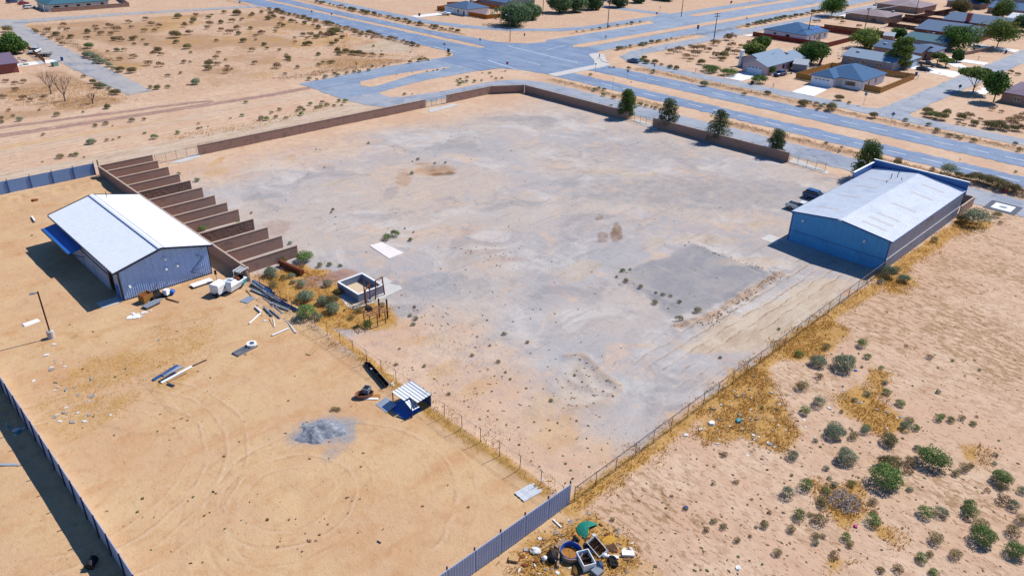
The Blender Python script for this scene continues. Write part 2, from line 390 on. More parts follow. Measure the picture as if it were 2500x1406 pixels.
for c, rx, ry, a in [((1180, 940), 3, 1.4, 0), ((1090, 900), 3, 1.5, 0), ((1320, 1000), 4, 2, .4), ((1360, 1050), 4, 2.4, .3), ((1480, 1090), 3, 1.6, .3), ((1180, 780), 3, 1.2, 0), ((980, 790), 2.2, 1.6, 0), ((1050, 830), 4, 1.4, -.6), ((1760, 858), 1.8, 1.2, .4), ((1825, 838), 1.6, 1, .4), ((1970, 740), 1.6, 1, .4)]:
    blob('orange', c, rx, ry, a, .75)
blob('slate', (795, 1050), 3.6, 2.8, -.5, .9, .5); blob('slate', (812, 1100), 2.4, 1.2, .5, .5, .5)
# straw-coloured ground
put('straw', PX((615, 672), (740, 640), (800, 660), (860, 690), (850, 730), (960, 745), (985, 790), (880, 810), (800, 800), (700, 740), (640, 700)), 1.0, .95)
line('straw', PX((780, 790), (860, 850), (960, 935), (1050, 1010), (1200, 1105), (1330, 1200)), 1.0, .9)
line('straw', PX((1390, 1240), (1560, 1120), (1700, 1010), (1880, 880), (2000, 790), (2140, 700)), 1.5, .9)
line('straw', PX((2150, 680), (2260, 610), (2360, 540)), 2.0, .9)
STRAW = [PX((1890, 830), (2010, 770), (2080, 800), (2040, 850), (1990, 880), (1900, 870)), PX((1800, 905), (1860, 880), (1890, 950), (1960, 1060), (1900, 1100), (1800, 1060), (1750, 1080), (1690, 1060), (1760, 960)),
         PX((2040, 960), (2110, 940), (2180, 1000), (2220, 1050), (2150, 1060), (2060, 1010)), PX((2130, 890), (2180, 910), (2160, 970), (2120, 950)),
         PX((1240, 1360), (1330, 1300), (1440, 1260), (1560, 1330), (1550, 1400), (1250, 1430)), PX((2150, 690), (2220, 655), (2240, 700), (2170, 720)),
         PX((2340, 540), (2420, 540), (2420, 560), (2360, 570)), PX((2350, 1090), (2420, 1090), (2410, 1130), (2360, 1130)), PX((1990, 1180), (2100, 1180), (2130, 1260), (2060, 1290), (2000, 1240)),
         PX((1390, 1240), (1440, 1220), (1560, 1130), (1500, 1190)), PX((2030, 1350), (2080, 1370), (2060, 1406), (2020, 1400)), PX((2140, 1285), (2210, 1300), (2190, 1330), (2140, 1320))]
for p in STRAW: put('straw', p, 0.9, .95)
# brown crusted soil east of the long shed
crust = sstep(.42, .62, fbm(GX*.38, GY*.5, 91, 4))*sstep(.30, .5, fbm(GX*.1, GY*.14, 92, 3))*sstep(31, 29, GY)
for c, rx, ry, a in [((2200, 830), 11, 6, .1), ((2330, 760), 16, 8, 0), ((2420, 680), 12, 8, 0), ((2300, 640), 8, 6, 0), ((2440, 880), 12, 6, 0), ((2130, 760), 6, 3, 0), ((2330, 900), 8, 5, 0)]:
    blob('_c', c, rx, ry, a, 1.0) if False else None
cm = np.zeros(GX.shape)
for c, rx, ry in [((2200, 830), 11, 6), ((2330, 760), 17, 9), ((2420, 680), 14, 9), ((2300, 640), 8, 6), ((2440, 880), 13, 8), ((2130, 760), 6, 3), ((2330, 900), 9, 6)]:
    cx, cy = G(*c); cm = np.maximum(cm, sstep(1.2, .5, np.hypot((GX-cx)/rx, (GY-cy)/ry)))
lay['tan'] = np.maximum(lay['tan'], cm*sstep(31, 29, GY)*(.12+.42*sstep(.35, .6, fbm(GX*.12, GY*.16, 92, 3))))
lay['tan'] = np.maximum(lay['tan'], sstep(.45, .66, fbm(GX*.14, GY*.14, 13, 3))*sstep(33, 31, GY)*.42)
# north: dirt road, wheel tracks, vacant lots
line('pale', [(-80, 166), (60, 165), (112, 168)], 7.0, .75)
line('pale', [(-80, 182), (60, 184), (112, 188)], 4.0, .5)
line('purple', [(-60, 203.5), (37, 203.6), (71, 199.4), (84, 197)], 1.9, 1.0)
line('purple', [(-60, 197.5), (36, 196.6), (72, 194.4), (99, 192.8), (111, 193.5)], 2.3, 1.05)
line('purple', [(80, 200.5), (101, 198.6)], .6, .5)
line('orange', [(-40, 187), (40, 187), (70, 186)], 2.4, .8)
line('purple', [(-40, 190), (50, 190), (90, 186)], 1.0, .35)
lot = sstep(79.5, 82, GX)*sstep(172, 166, GX)*sstep(206, 211, GY)*sstep(348, 342, GY-(GX-100)*-.17)
lay['tan'] = np.maximum(lay['tan'], lot*(0.30+.5*sstep(.42, .62, fbm(GX*.05, GY*.05, 23, 4))))
lay['straw'] = np.maximum(lay['straw'], lot*.55*sstep(.53, .70, fbm(GX*.06, GY*.06, 63, 4)))
lotw = sstep(69, 66, GX)*sstep(206, 210, GY)*sstep(262, 255, GY)
lay['tan'] = np.maximum(lay['tan'], lotw*.75*sstep(.4, .6, fbm(GX*.08, GY*.08, 33, 4)))
blob('stain', (195, 250), 7, 3.5, .2, .6)
put('pale', PX((860, 118), (960, 95), (1010, 108), (1010, 128), (900, 132)), 2, .8)
for ln, h, w in BERMS[:8]:
    line('tan', ln, w*1.0, .85)
line('tan', BERMS[8][0], 1.3, .6); line('stain', BERMS[8][0], .7, .4); line('tan', BERMS[9][0], .7, .5)
lay['pale'] = np.maximum(lay['pale'], sstep(3.0, .4, road_d)*.35)

gm = bpy.data.meshes.new('ground')
nx, ny = GX.shape
gm.vertices.add(nx*ny)
gm.vertices.foreach_set('co', np.stack([GX, GY, GZ], -1).astype(np.float32).ravel())
I, J = np.meshgrid(np.arange(nx-1), np.arange(ny-1), indexing='ij')
q = np.stack([I*ny+J, (I+1)*ny+J, (I+1)*ny+J+1, I*ny+J+1], -1).reshape(-1, 4)
gm.loops.add(q.size); gm.loops.foreach_set('vertex_index', q.astype(np.int32).ravel())
gm.polygons.add(len(q)); gm.polygons.foreach_set('loop_start', np.arange(0, q.size, 4, dtype=np.int32)); 
gm.polygons.foreach_set('use_smooth', np.ones(len(q), bool))
gm.update(); gm.validate()
LK = list(lay)
for a in range(3):
    at = gm.attributes.new('soil%d' % a, 'FLOAT_COLOR', 'POINT')
    arr = np.ones((nx*ny, 4), np.float32)
    for c in range(3): arr[:, c] = np.clip(lay[LK[a*3+c]], 0, 1).ravel()
    at.data.foreach_set('color', arr.ravel())

RINGS = [(24.0, 52.8, 3.0, 9.5, 1.9), (27.0, 49.8, 8.5, 15.0, 2.2), (10, 70, 9, 19, 2.0)]
def soil_material():
    m = bpy.data.materials.new('desert_soil'); m.use_nodes = True
    nt = m.node_tree; N = nt.nodes; L = nt.links; b = N['Principled BSDF']
    b.inputs['Roughness'].default_value = 0.95; b.inputs['Specular IOR Level'].default_value = 0.1
    pos = N.new('ShaderNodeNewGeometry').outputs['Position']
    def noise(sc, det=4, ro=.6, stretch=None, dist=0.0):
        n = N.new('ShaderNodeTexNoise'); n.inputs['Scale'].default_value = sc; n.inputs['Detail'].default_value = det; n.inputs['Roughness'].default_value = ro
        n.inputs['Distortion'].default_value = dist
        src = pos
        if stretch:
            mp = N.new('ShaderNodeMapping'); mp.inputs['Rotation'].default_value = (0, 0, stretch[2]); mp.inputs['Scale'].default_value = (stretch[0], stretch[1], 1)
            L.new(pos, mp.inputs['Vector']); src = mp.outputs[0]
        L.new(src, n.inputs['Vector']); return n.outputs[0]
    def rng(v, a, bb, c=0.0, d=1.0, sm=True):
        r = N.new('ShaderNodeMapRange'); r.interpolation_type = 'SMOOTHSTEP' if sm else 'LINEAR'
        r.inputs['From Min'].default_value = a; r.inputs['From Max'].default_value = bb; r.inputs['To Min'].default_value = c; r.inputs['To Max'].default_value = d
        L.new(v, r.inputs['Value']); return r.outputs[0]
    def mix(f, A, B):
        x = N.new('ShaderNodeMix'); x.data_type = 'RGBA'
        if isinstance(f, float): x.inputs['Factor'].default_value = f
        else: L.new(f, x.inputs['Factor'])
        for v, k in ((A, 'A'), (B, 'B')):
            if isinstance(v, str): x.inputs[k].default_value = C(v)
            else: L.new(v, x.inputs[k])
        return x.outputs['Result']
    def math_(op, a, c=0.0):
        x = N.new('ShaderNodeMath'); x.operation = op
        for i, v in enumerate((a, c)):
            if isinstance(v, (int, float)): x.inputs[i].default_value = v
            else: L.new(v, x.inputs[i])
        return x.outputs[0]
    nA = noise(.09, 4, .62); nB = noise(.55, 4, .65); nC = noise(2.6, 4, .7); nD = noise(9.0, 2, .6)
    nS = noise(.22, 4, .68, (.6, 1.3, .78), .6); nS2 = noise(.3, 4, .66, (1.3, .6, .5), .8)
    sep = []
    for a in range(3):
        t = N.new('ShaderNodeAttribute'); t.attribute_name = 'soil%d' % a
        s = N.new('ShaderNodeSeparateColor'); L.new(t.outputs['Color'], s.inputs[0]); sep += [s.outputs[0], s.outputs[1], s.outputs[2]]
    W = dict(zip(LK, sep))
    edge = math_('ADD', math_('MULTIPLY', math_('SUBTRACT', nB, .5), .9), math_('MULTIPLY', math_('SUBTRACT', nC, .5), .7))
    def w(k, lo=.12, hi=1.0): return rng(math_('ADD', W[k], edge), lo, hi)
    col = mix(rng(nA, .35, .65), '#DFBB9E', '#E8CAAE')
    col = mix(rng(nB, .42, .8, 0, .8), col, '#CFA78C')
    col = mix(rng(nS2, .5, .78, 0, .5), col, '#CCA488')
    orange = mix(rng(nA, .38, .62), '#DDB790', '#E2BF94')
    orange = mix(rng(nS, .42, .74, 0, .8), orange, '#D6A577')
    orange = mix(rng(nB, .5, .8, 0, .7), orange, '#CB9768')
    col = mix(w('orange', .2, .9), col, orange)
    gravel = mix(rng(noise(.034, 4, .6, None, .5), .40, .60), '#CEC2B9', '#BEBBBD')
    gravel = mix(rng(noise(.075, 5, .66, (1, 1, .4), .8), .49, .64, 0, .85), gravel, '#DCD6D2')
    gravel = mix(rng(noise(.12, 5, .68, (1, 1, 1.1), .8), .53, .66, 0, .8), gravel, '#DFC5B0')
    gravel = mix(rng(noise(.1, 5, .68, (1, 1, 2.0), .8), .52, .66, 0, .75), gravel, '#A9A6A8')
    gravel = mix(rng(nS, .46, .72, 0, .5), gravel, '#B3ADAF')
    gravel = mix(rng(nB, .52, .8, 0, .45), gravel, '#A79F9D')
    col = mix(w('gravel', .1, .95), col, gravel)
    col = mix(w('slate'), col, mix(rng(nS, .4, .65), '#9F9FA4', '#B0ACAC'))
    col = mix(w('white', .3, 1.15), col, '#D8D4D0')
    sp_ = N.new('ShaderNodeSeparateXYZ'); L.new(pos, sp_.inputs[0]); fright = rng(sp_.outputs[1], 33.4, 32.2)
    col = mix(math_('MULTIPLY', w('tan'), math_('SUBTRACT', 1.0, fright)), col, mix(rng(nC, .35, .7), '#B38D69', '#CDA783'))
    crisp = noise(1.15, 4, .66, (1.45, .62, -.5), .6)
    crust = math_('MULTIPLY', fright, rng(math_('ADD', W['tan'], math_('MULTIPLY', math_('SUBTRACT', crisp, .5), 3.2)), .42, .62))
    col = mix(math_('MULTIPLY', crust, .85), col, mix(rng(nC, .38, .64), '#A98763', '#BE9C78'))
    col = mix(w('pale'), col, mix(rng(nS, .36, .7), '#DECDB8', '#C6AF97'))
    col = mix(w('straw'), col, mix(rng(nC, .35, .66), '#D8AB62', '#BE9152'))
    col = mix(w('purple'), col, mix(rng(nB, .35, .7), '#A5837C', '#BD9C8B'))
    col = mix(w('stain', .25, 1.1), col, '#8A6C52')
    # wheel marks: rings where machines have turned, ruts along the dirt road, faint streaks across the yard
    def dist(cx, cy):
        x = N.new('ShaderNodeVectorMath'); x.operation = 'DISTANCE'; L.new(pos, x.inputs[0]); x.inputs[1].default_value = (cx, cy, 0); return x.outputs['Value']
    wobn = noise(.28, 3, .5)
    def ruts(v, sp, wob, mask, col, dark, light, amt):
        v2 = math_('ADD', v, math_('MULTIPLY', math_('SUBTRACT', wobn, .5), wob))
        fr = math_('FRACT', math_('DIVIDE', v2, sp), 0.0)
        wear = math_('MULTIPLY', mask, math_('MULTIPLY', rng(nB, .34, .56), rng(nA, .36, .50)))
        d1 = math_('MULTIPLY', math_('MULTIPLY', rng(fr, .10, .20), rng(fr, .34, .22)), wear); d2 = math_('MULTIPLY', math_('MULTIPLY', rng(fr, .26, .36), rng(fr, .50, .38)), wear)
        col = mix(math_('MULTIPLY', d1, amt), col, dark); return mix(math_('MULTIPLY', d2, amt), col, light)
    sx_ = N.new('ShaderNodeSeparateXYZ'); L.new(pos, sx_.inputs[0]); X_, Y_ = sx_.outputs[0], sx_.outputs[1]
    box = lambda v, a, b_, c, d: math_('MULTIPLY', rng(v, a, b_), rng(v, d, c))
    for cx, cy, r0, r1, sp in RINGS:
        dd = dist(cx, cy); col = ruts(dd, sp, 1.3, box(dd, r0, r0+2.5, r1-2.5, r1), col, '#BE9670', '#E8CEB0', .42)
    road_m = math_('MULTIPLY', box(Y_, 158, 160.5, 203, 207), rng(X_, 116, 106))
    col = ruts(Y_, 2.3, 2.6, road_m, col, '#B48A70', '#EBD3BC', .7)
    fence_m = math_('MULTIPLY', box(Y_, 35, 37.5, 44, 47), box(X_, 62, 72, 112, 118))
    col = ruts(Y_, 1.7, 1.6, fence_m, col, '#A28C78', '#DCCBB8', .8)
    yard_m = math_('MULTIPLY', box(X_, 52, 58, 146, 153), box(Y_, 38, 44, 146, 152))
    stk = noise(1.0, 4, .6, (.07, 1.1, -.95), .3); col = mix(math_('MULTIPLY', yard_m, rng(stk, .57, .68, 0, .32)), col, '#A59A98')
    stk2 = noise(1.0, 4, .6, (.9, .09, -.4), .3); col = mix(math_('MULTIPLY', yard_m, rng(stk2, .58, .70, 0, .32)), col, '#E0D5CE')
    # small clods, gravel and crust marks
    col = mix(rng(nC, .56, .74, 0, .45), col, '#B28A6E')
    fm = math_('MAXIMUM', rng(Y_, 33.6, 31.5), rng(Y_, 205, 209))
    mott = math_('MULTIPLY', rng(noise(.95, 4, .62, (1.7, .6, -.5), .9), .49, .60), rng(nA, .40, .56))
    col = mix(math_('MULTIPLY', fm, math_('MULTIPLY', mott, .45)), col, '#B48E6C')
    mk = noise(2.3, 3, .6, (1.6, .62, -.45), .7)
    col = mix(math_('MULTIPLY', fm, rng(mk, .58, .67, 0, .8)), col, '#8E6B56')
    col = mix(rng(mk, .62, .72, 0, .55), col, '#A07A62')
    col = mix(math_('MULTIPLY', fm, rng(mk, .40, .30, 0, .22)), col, '#EBCFB6')
    col = mix(rng(nD, .60, .8, 0, .4), col, '#EADACA')
    L.new(col, b.inputs['Base Color'])
    hh = math_('ADD', math_('MULTIPLY', noise(1.3, 5, .7), .10), math_('MULTIPLY', noise(6.5, 3, .65), .035))
    bp = N.new('ShaderNodeBump'); bp.inputs['Strength'].default_value = .9; bp.inputs['Distance'].default_value = 1.0
    L.new(hh, bp.inputs['Height']); L.new(bp.outputs[0], b.inputs['Normal'])
    return m
SOIL = soil_material()
gm.materials.append(SOIL)
tag(obj('ground', gm), kind='structure')

# ------------------------------------------------------------------ road surfaces
def asphalt(name, c1, c2, lane=(1.1, .025, 1), crack=True):
    m = bpy.data.materials.new(name); m.use_nodes = True; nt = m.node_tree; N = nt.nodes; L = nt.links; b = N['Principled BSDF']
    b.inputs['Roughness'].default_value = .85; b.inputs['Specular IOR Level'].default_value = .25
    pos = N.new('ShaderNodeNewGeometry').outputs['Position']
    def noise(sc, det, st=None):
        n = N.new('ShaderNodeTexNoise'); n.inputs['Scale'].default_value = sc; n.inputs['Detail'].default_value = det; n.inputs['Roughness'].default_value = .65
        s = pos
        if st:
            mp = N.new('ShaderNodeMapping'); mp.inputs['Scale'].default_value = st; L.new(pos, mp.inputs['Vector']); s = mp.outputs[0]
        L.new(s, n.inputs['Vector']); return n.outputs[0]
    def mixr(v, a, bb, f, A, B):
        r = N.new('ShaderNodeMapRange'); r.interpolation_type = 'SMOOTHSTEP'; r.inputs['From Min'].default_value = a; r.inputs['From Max'].default_value = bb; r.inputs['To Max'].default_value = f
        L.new(v, r.inputs['Value']); x = N.new('ShaderNodeMix'); x.data_type = 'RGBA'; L.new(r.outputs[0], x.inputs['Factor'])
        for v2, k in ((A, 'A'), (B, 'B')):
            if isinstance(v2, str): x.inputs[k].default_value = C(v2)
            else: L.new(v2, x.inputs[k])
        return x.outputs['Result']
    col = mixr(noise(.12, 5), .38, .64, 1, c1, c2)
    col = mixr(noise(.8, 4), .5, .75, .35, col, '#B5B8C0')
    col = mixr(noise(.35, 4), .56, .76, .4, col, '#C9BDB2')
    col = mixr(noise(6, 3), .55, .75, .3, col, '#70757F')
    ln = noise(1.0, 3, lane); col = mixr(ln, .54, .68, .55, col, '#76869E'); col = mixr(ln, .46, .34, .5, col, '#B3BCCA')
    col = mixr(noise(.05, 2), .60, .62, .35, col, '#7688A4')
    if crack:
        v = N.new('ShaderNodeTexVoronoi'); v.feature = 'DISTANCE_TO_EDGE'; v.inputs['Scale'].default_value = .09
        nn = N.new('ShaderNodeTexNoise'); nn.inputs['Scale'].default_value = .5; L.new(pos, nn.inputs['Vector'])
        ad = N.new('ShaderNodeVectorMath'); ad.operation = 'MULTIPLY_ADD'; ad.inputs[1].default_value = (5, 5, 0); L.new(nn.outputs['Color'], ad.inputs[0]); L.new(pos, ad.inputs[2])
        L.new(ad.outputs[0], v.inputs['Vector'])
        col = mixr(v.outputs['Distance'], .012, .004, .5, col, '#6C7480')
    L.new(col, b.inputs['Base Color'])
    bp = N.new('ShaderNodeBump'); bp.inputs['Distance'].default_value = .02; L.new(noise(12, 2), bp.inputs['Height']); L.new(bp.outputs[0], b.inputs['Normal'])
    return m
ASPH = {'dusty': asphalt('asphalt_dusty', '#B3B1B4', '#C0BBB8', (.4, .1, 1)), 'blue': asphalt('asphalt_main', '#7C94B8', '#8DA3C0'), 'mid': asphalt('asphalt_cross', '#8FA3BE', '#A1B0C4', (.03, 1.1, 1)), 'pale': asphalt('asphalt_frontage', '#A3ACBC', '#B2B7C0', (.25, .2, 1))}
road_objs = []
for i, (nm, poly, z, s) in enumerate(ROADS):
    mb = MB(); mb.face([(x, y, z) for x, y in rough_edge(poly, seed=i)])
    o = mb.build(nm, ASPH[s]); tag(o, kind='structure'); road_objs.append(o)
MAIN_N, MAIN_F, MAIN_NL, MAIN_FL = road_objs[4], road_objs[5], road_objs[6], road_objs[7]
# medians inside the paved junction
for nm, poly in [('median', [(125.6, 183.6), (128, 183.2), (144.5, 188.2), (154, 189), (161, 189.4), (161.5, 190.2), (147, 192), (138, 192.3), (127.4, 190.6), (124.6, 187)]),
                 ('median', [(222, 186), (700, 185.9), (700, 190.9), (222, 190.8), (219.4, 188.4)])]:
    p2 = rough_edge(poly, 1.0, .12, 5); mb = MB(); mb.prism(p2, -.05, .06); tag(mb.build(nm, SOIL), kind='structure')
PAINT = M('road_paint', '#E8EDF2', .7, var=.14, scale=3, col2='#B7C0CC', thr=.62, k=.75)
def dashes(road, x, y0, y1, step, ln, wd=.16, axis='y', z=.016):
    me = MB().box(-wd/2, wd/2, -ln/2, ln/2, 0, .004).mesh('lane_dash', PAINT); y = y0
    while y < y1:
        o = obj('lane_dash', me, road, (x, y, z) if axis == 'y' else (y, x, z), 0 if axis == 'y' else math.pi/2); y += step
dashes(MAIN_N, 182.3, -5, 150, 7.75, 4.4, .24); dashes(MAIN_F, 198.9, -2, 148, 7.75, 4.4, .22)
dashes(MAIN_NL, 184.0, 232, 330, 9, 3.4); dashes(MAIN_FL, 197.0, 232, 330, 9, 3.4)
def stripe(road, pts, w, z=.021, mat=None):
    mb = MB()
    for a, b_ in zip(pts[:-1], pts[1:]): mb.beam((a[0], a[1], z), (b_[0], b_[1], z), w, .006)
    mb.build('painted_line', mat or PAINT, road)
JN = road_objs[8]
stripe(JN, PX((1192, 148), (1265, 172), (1290, 178)), .3); stripe(JN, PX((1240, 113), (1330, 135), (1410, 154)), .3)
stripe(road_objs[1], PX((1060, 176), (1075, 173)), .25, .015); stripe(JN, PX((1060, 116), (1120, 129)), .2)
stripe(JN, PX((1335, 122), (1380, 112)), .18); stripe(JN, PX((1290, 152), (1320, 160)), .18)
stripe(MAIN_NL, [(179.0, 216), (178.9, 300)], .12, .015); stripe(MAIN_FL, [(199.4, 262), (199.2, 330)], .12, .015)
CONC = M('concrete_pale', '#D9D6D2', .8, var=.10, scale=.8, bump=.004, col2='#C6BEB6', thr=.58)
mb = MB(); mb.prism([(178.3, 159.4), (201, 159.2), (206, 160), (209.6, 164.6), (218.2, 172.6), (217.4, 176.2), (213.6, 176.0), (206.8, 167.6), (201.5, 163.2), (178.6, 163.2)], -.05, .05)
tag(mb.build('gutter_apron', CONC), kind='structure')
mb = MB()
pts = [G(1240+x/3.906, y/3.906) for x, y in [(985, 510), (900, 540), (885, 565), (900, 590), (960, 605)]]
for a, b_ in zip(pts[:-1], pts[1:]): mb.beam((a[0], a[1], .06), (b_[0], b_[1], .06), .35, .24)
tag(mb.build('kerb', CONC), kind='structure')

# ------------------------------------------------------------------ materials of the buildings
ROOFW = M('roof_sheet_white', '#E9EFF6', .45, .0, var=.05, scale=1.2, spec=.5, k=.82)
ROOFB = M('roof_sheet_grey', '#E4EAF2', .45, .0, var=.08, scale=.6, spec=.5, col2='#D6DEE8', thr=.56, k=.86)
ROOFT = M('roof_sheet_fibreglass', '#D8CDC8', .6, var=.10, scale=1.5, k=.74)
TRIMB = M('trim_blue', '#3F68A8', .5, var=.08, scale=2, spec=.4)  # building trims take the blue of their shade from this colour
TRIMD = M('trim_dark', '#38405A', .6, var=.1, scale=2)
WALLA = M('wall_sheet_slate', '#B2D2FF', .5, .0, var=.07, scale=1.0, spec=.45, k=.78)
WALLS = M('wall_sheet_lilac', '#C6CADD', .55, var=.08, scale=.7, col2='#B5A898', thr=.60)
WALLSHADE = M('wall_sheet_blue_shade', '#4AA0DC', .55, var=.08, scale=.6, spec=.4, col2='#4392CC', thr=.54, k=.8)  # blue of the shaded end wall put into its sheet colour
DOORB = M('door_blue', '#3E86D6', .5, var=.05)
DARK = M('hollow_shade', '#1B1D24', .9, var=.1)  # near-black painted in for the shade inside openings and hollows
AWN = M('awning_blue_shade', '#2C74D4', .5, var=.06, spec=.4)  # awning lies in shade; that blue is put into its colour
BLOCK = M('block_wall', '#BA9586', .9, var=.10, scale=1.3, bump=.02, bscale=5, col2='#A0847A', thr=.55, stretch=(1, 1, 2.2))
BLOCKR = M('block_wall_rough', '#8E7066', .95, var=.25, scale=1.6, bump=.12, bscale=2.6, col2='#7A5E58', thr=.5)
COPE = M('wall_coping', '#C9B2A0', .9, var=.10, scale=2)
STEEL = M('galvanised', '#9CA3AC', .5, .5, var=.1, scale=4, spec=.5)
RUSTP = M('post_brown', '#5B4038', .8, var=.15, scale=4)
BLUEP = M('fence_sheet_blue', '#86ACE2', .55, var=.07, scale=.9, col2='#8FB0DC', thr=.55, spec=.4)
BLUEP2 = M('fence_sheet_steel', '#AEC2EA', .5, var=.07, scale=.9, spec=.45)
WHITE = M('white_paint', '#E9EDF0', .5, var=.04, scale=2, k=.85, spec=.4)

def metal_shed(T, name, L_axis, u0, u1, v0, v1, vr, eave, ridge, pw, mat, tint=(), tmat=None, oh=.35, ribs=2):
    """two roof slopes of separate ribbed sheets. L_axis: axis the ridge runs along; u along the ridge, v across; returns nothing"""
    n = int(round((u1-u0)/pw)); w = (u1-u0)/n
    for side, va in ((0, v0-oh), (1, v1+oh)):
        ze = eave-(ridge-eave)*oh/abs((v0 if side == 0 else v1)-vr); mb = MB()
        def P(u, t, dz):
            v = va+(vr-va)*t; z = ze+(ridge-ze)*t+dz
            return (u, v, z) if L_axis == 'x' else (v, u, z)
        a = .012
        for t0, t1 in ((0, 1),):
            mb.hexa([P(a, 0, -.05), P(w-a, 0, -.05), P(w-a, 1, -.05), P(a, 1, -.05)] , [P(a, 0, 0), P(w-a, 0, 0), P(w-a, 1, 0), P(a, 1, 0)])
            for k in range(ribs):
                c = w*(k+.5)/ribs; r = .05
                mb.hexa([P(c-r*1.5, 0, -.001), P(c+r*1.5, 0, -.001), P(c+r*1.5, 1, -.001), P(c-r*1.5, 1, -.001)], [P(c-r*.6, 0, .055), P(c+r*.6, 0, .055), P(c+r*.6, 1, .055), P(c-r*.6, 1, .055)])
        me = mb.mesh('roof_panel', mat); me2 = None
        for i in range(n):
            o = obj('roof_panel', me, T, (u0+i*w, 0, 0) if L_axis == 'x' else (0, u0+i*w, 0))
            if tint and (side, i) in tint:
                if me2 is None:
                    m2 = MB(); m2.hexa([P(.03, .25, .002), P(w-.03, .25, .002), P(w-.03, .72, .002), P(.03, .72, .002)], [P(.03, .25, .012), P(w-.03, .25, .012), P(w-.03, .72, .012), P(.03, .72, .012)]); me2 = m2.mesh('skylight', tmat)
                obj('skylight', me2, o)
def gable_panels(T, axis, pos, out, a0, a1, n, zf, mat, name='wall_panel', z0=0.0, rib=.05):
    """ribbed wall sheets in a plane; axis: the coordinate that is constant ('x' or 'y'); out: sign of the outward normal; zf: top height"""
    w = (a1-a0)/n
    for i in range(n):
        mb = MB(); s = a0+i*w; e = s+w
        def P(c, d, z): return (pos+out*d, c, z) if axis == 'x' else (c, pos+out*d, z)
        kn = [s+.008, e-.008]
        mid = [c for c in KN if s < c < e] if (KN := getattr(zf, 'knots', [])) else []
        cs = [kn[0]]+mid+[kn[1]]
        for c0, c1 in zip(cs[:-1], cs[1:]):
            mb.hexa([P(c0, 0, z0), P(c1, 0, z0), P(c1, .03, z0), P(c0, .03, z0)], [P(c0, 0, zf(c0)), P(c1, 0, zf(c1)), P(c1, .03, zf(c1)), P(c0, .03, zf(c0))])
        for k in range(3):
            c = s+w*(k+.5)/3; r = rib*1.7; q = rib*.4; dp = .03+rib*1.3
            mb.hexa([P(c-r, .029, z0), P(c+r, .029, z0), P(c+q, dp, z0), P(c-q, dp, z0)], [P(c-r, .029, zf(c)-.02), P(c+r, .029, zf(c)-.02), P(c+q, dp, zf(c)-.02), P(c-q, dp, zf(c)-.02)])
        mb.build(name, mat, T)
class Top:
    def __init__(s, pts): s.p = pts; s.knots = [p[0] for p in pts[1:-1]]
    def __call__(s, c):
        p = s.p
        for (a, za), (b, zb) in zip(p[:-1], p[1:]):
            if c <= b or (b, zb) == p[-1]: return za+(zb-za)*(c-a)/(b-a)

# ------------------------------------------------------------------ west metal building (with the shade-blue awning)
A = thing('metal_building', 'white ribbed-roof metal building with shade-blue awning beside the row of block bays', 'building', (0, 0, 0))
ax0, ax1, ay0, ay1, axr, aE, aR = 27.1, 39.9, 102.2, 128.2, 33.3, 4.75, 6.35
metal_shed(A, 'A', 'y', 101.6, 128.8, ax0, ax1, axr, aE, aR, .74, ROOFW, oh=.55, ribs=1)
topA = Top([(ax0, aE-.12), (axr, aR-.14), (ax1, aE-.12)])
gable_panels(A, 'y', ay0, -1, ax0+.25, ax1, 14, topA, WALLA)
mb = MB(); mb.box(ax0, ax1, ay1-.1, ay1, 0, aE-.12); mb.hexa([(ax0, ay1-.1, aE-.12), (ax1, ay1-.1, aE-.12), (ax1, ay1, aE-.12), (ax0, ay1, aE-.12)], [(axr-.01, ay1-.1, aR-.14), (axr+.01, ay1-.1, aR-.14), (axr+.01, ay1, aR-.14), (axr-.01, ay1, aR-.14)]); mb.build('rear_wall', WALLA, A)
MB().box(ax1-.1, ax1, ay0+.02, ay1-.12, 0, aE-.1).build('side_wall', WALLS, A)
# west side: three bays of high wall panels above a lower band, an open bay and a corner with a door
mb = MB(); mb.box(ax0, ax0+.1, ay0+4.3, ay1-.12, 0, aE-.1); mb.box(ax0, ax0+.1, ay0+.02, ay0+2.0, 0, aE-.1); mb.box(ax0, ax0+.1, ay0+2.0, ay0+4.3, 3.6, aE-.1); mb.build('side_wall', WALLS, A)
for y in (107.0, 112.0, 117.0, 122.0): MB().box(ax0-.06, ax0-.002, y, y+4.4, .05, 2.5).build('sliding_door', WALLS, A)
MB().box(ax0-.08, ax0-.003, ay0+4.3, ay1-.2, 2.55, 2.7).build('door_track', TRIMD, A)
MB().box(ax0+.3, ax0+.35, ay0+2.0, ay0+4.3, 0, 3.6).build('bay_shade', DARK, A)  # dark sheet stands in for the shade inside the open bay
d = MB().box(ax0-.07, ax0-.002, ay0+.5, ay0+1.5, .05, 2.15).build('door', DOORB, A); MB().box(ax0-.12, ax0-.071, ay0+1.3, ay0+1.36, 1.0, 1.12).build('handle', STEEL, d)
MB().box(ax0-.02, ax0+.24, ay0-.09, ay0+.0, 0, aE-.2).build('corner_trim', TRIMD, A)
MB().box(ax1-.06, ax1+.05, ay0-.09, ay0-.002, 0, aE-.2).build('corner_trim', TRIMD, A)
MB().box(ax0, ax1, ay0-.11, ay0-.001, -.1, .12).build('base_trim', TRIMD, A)
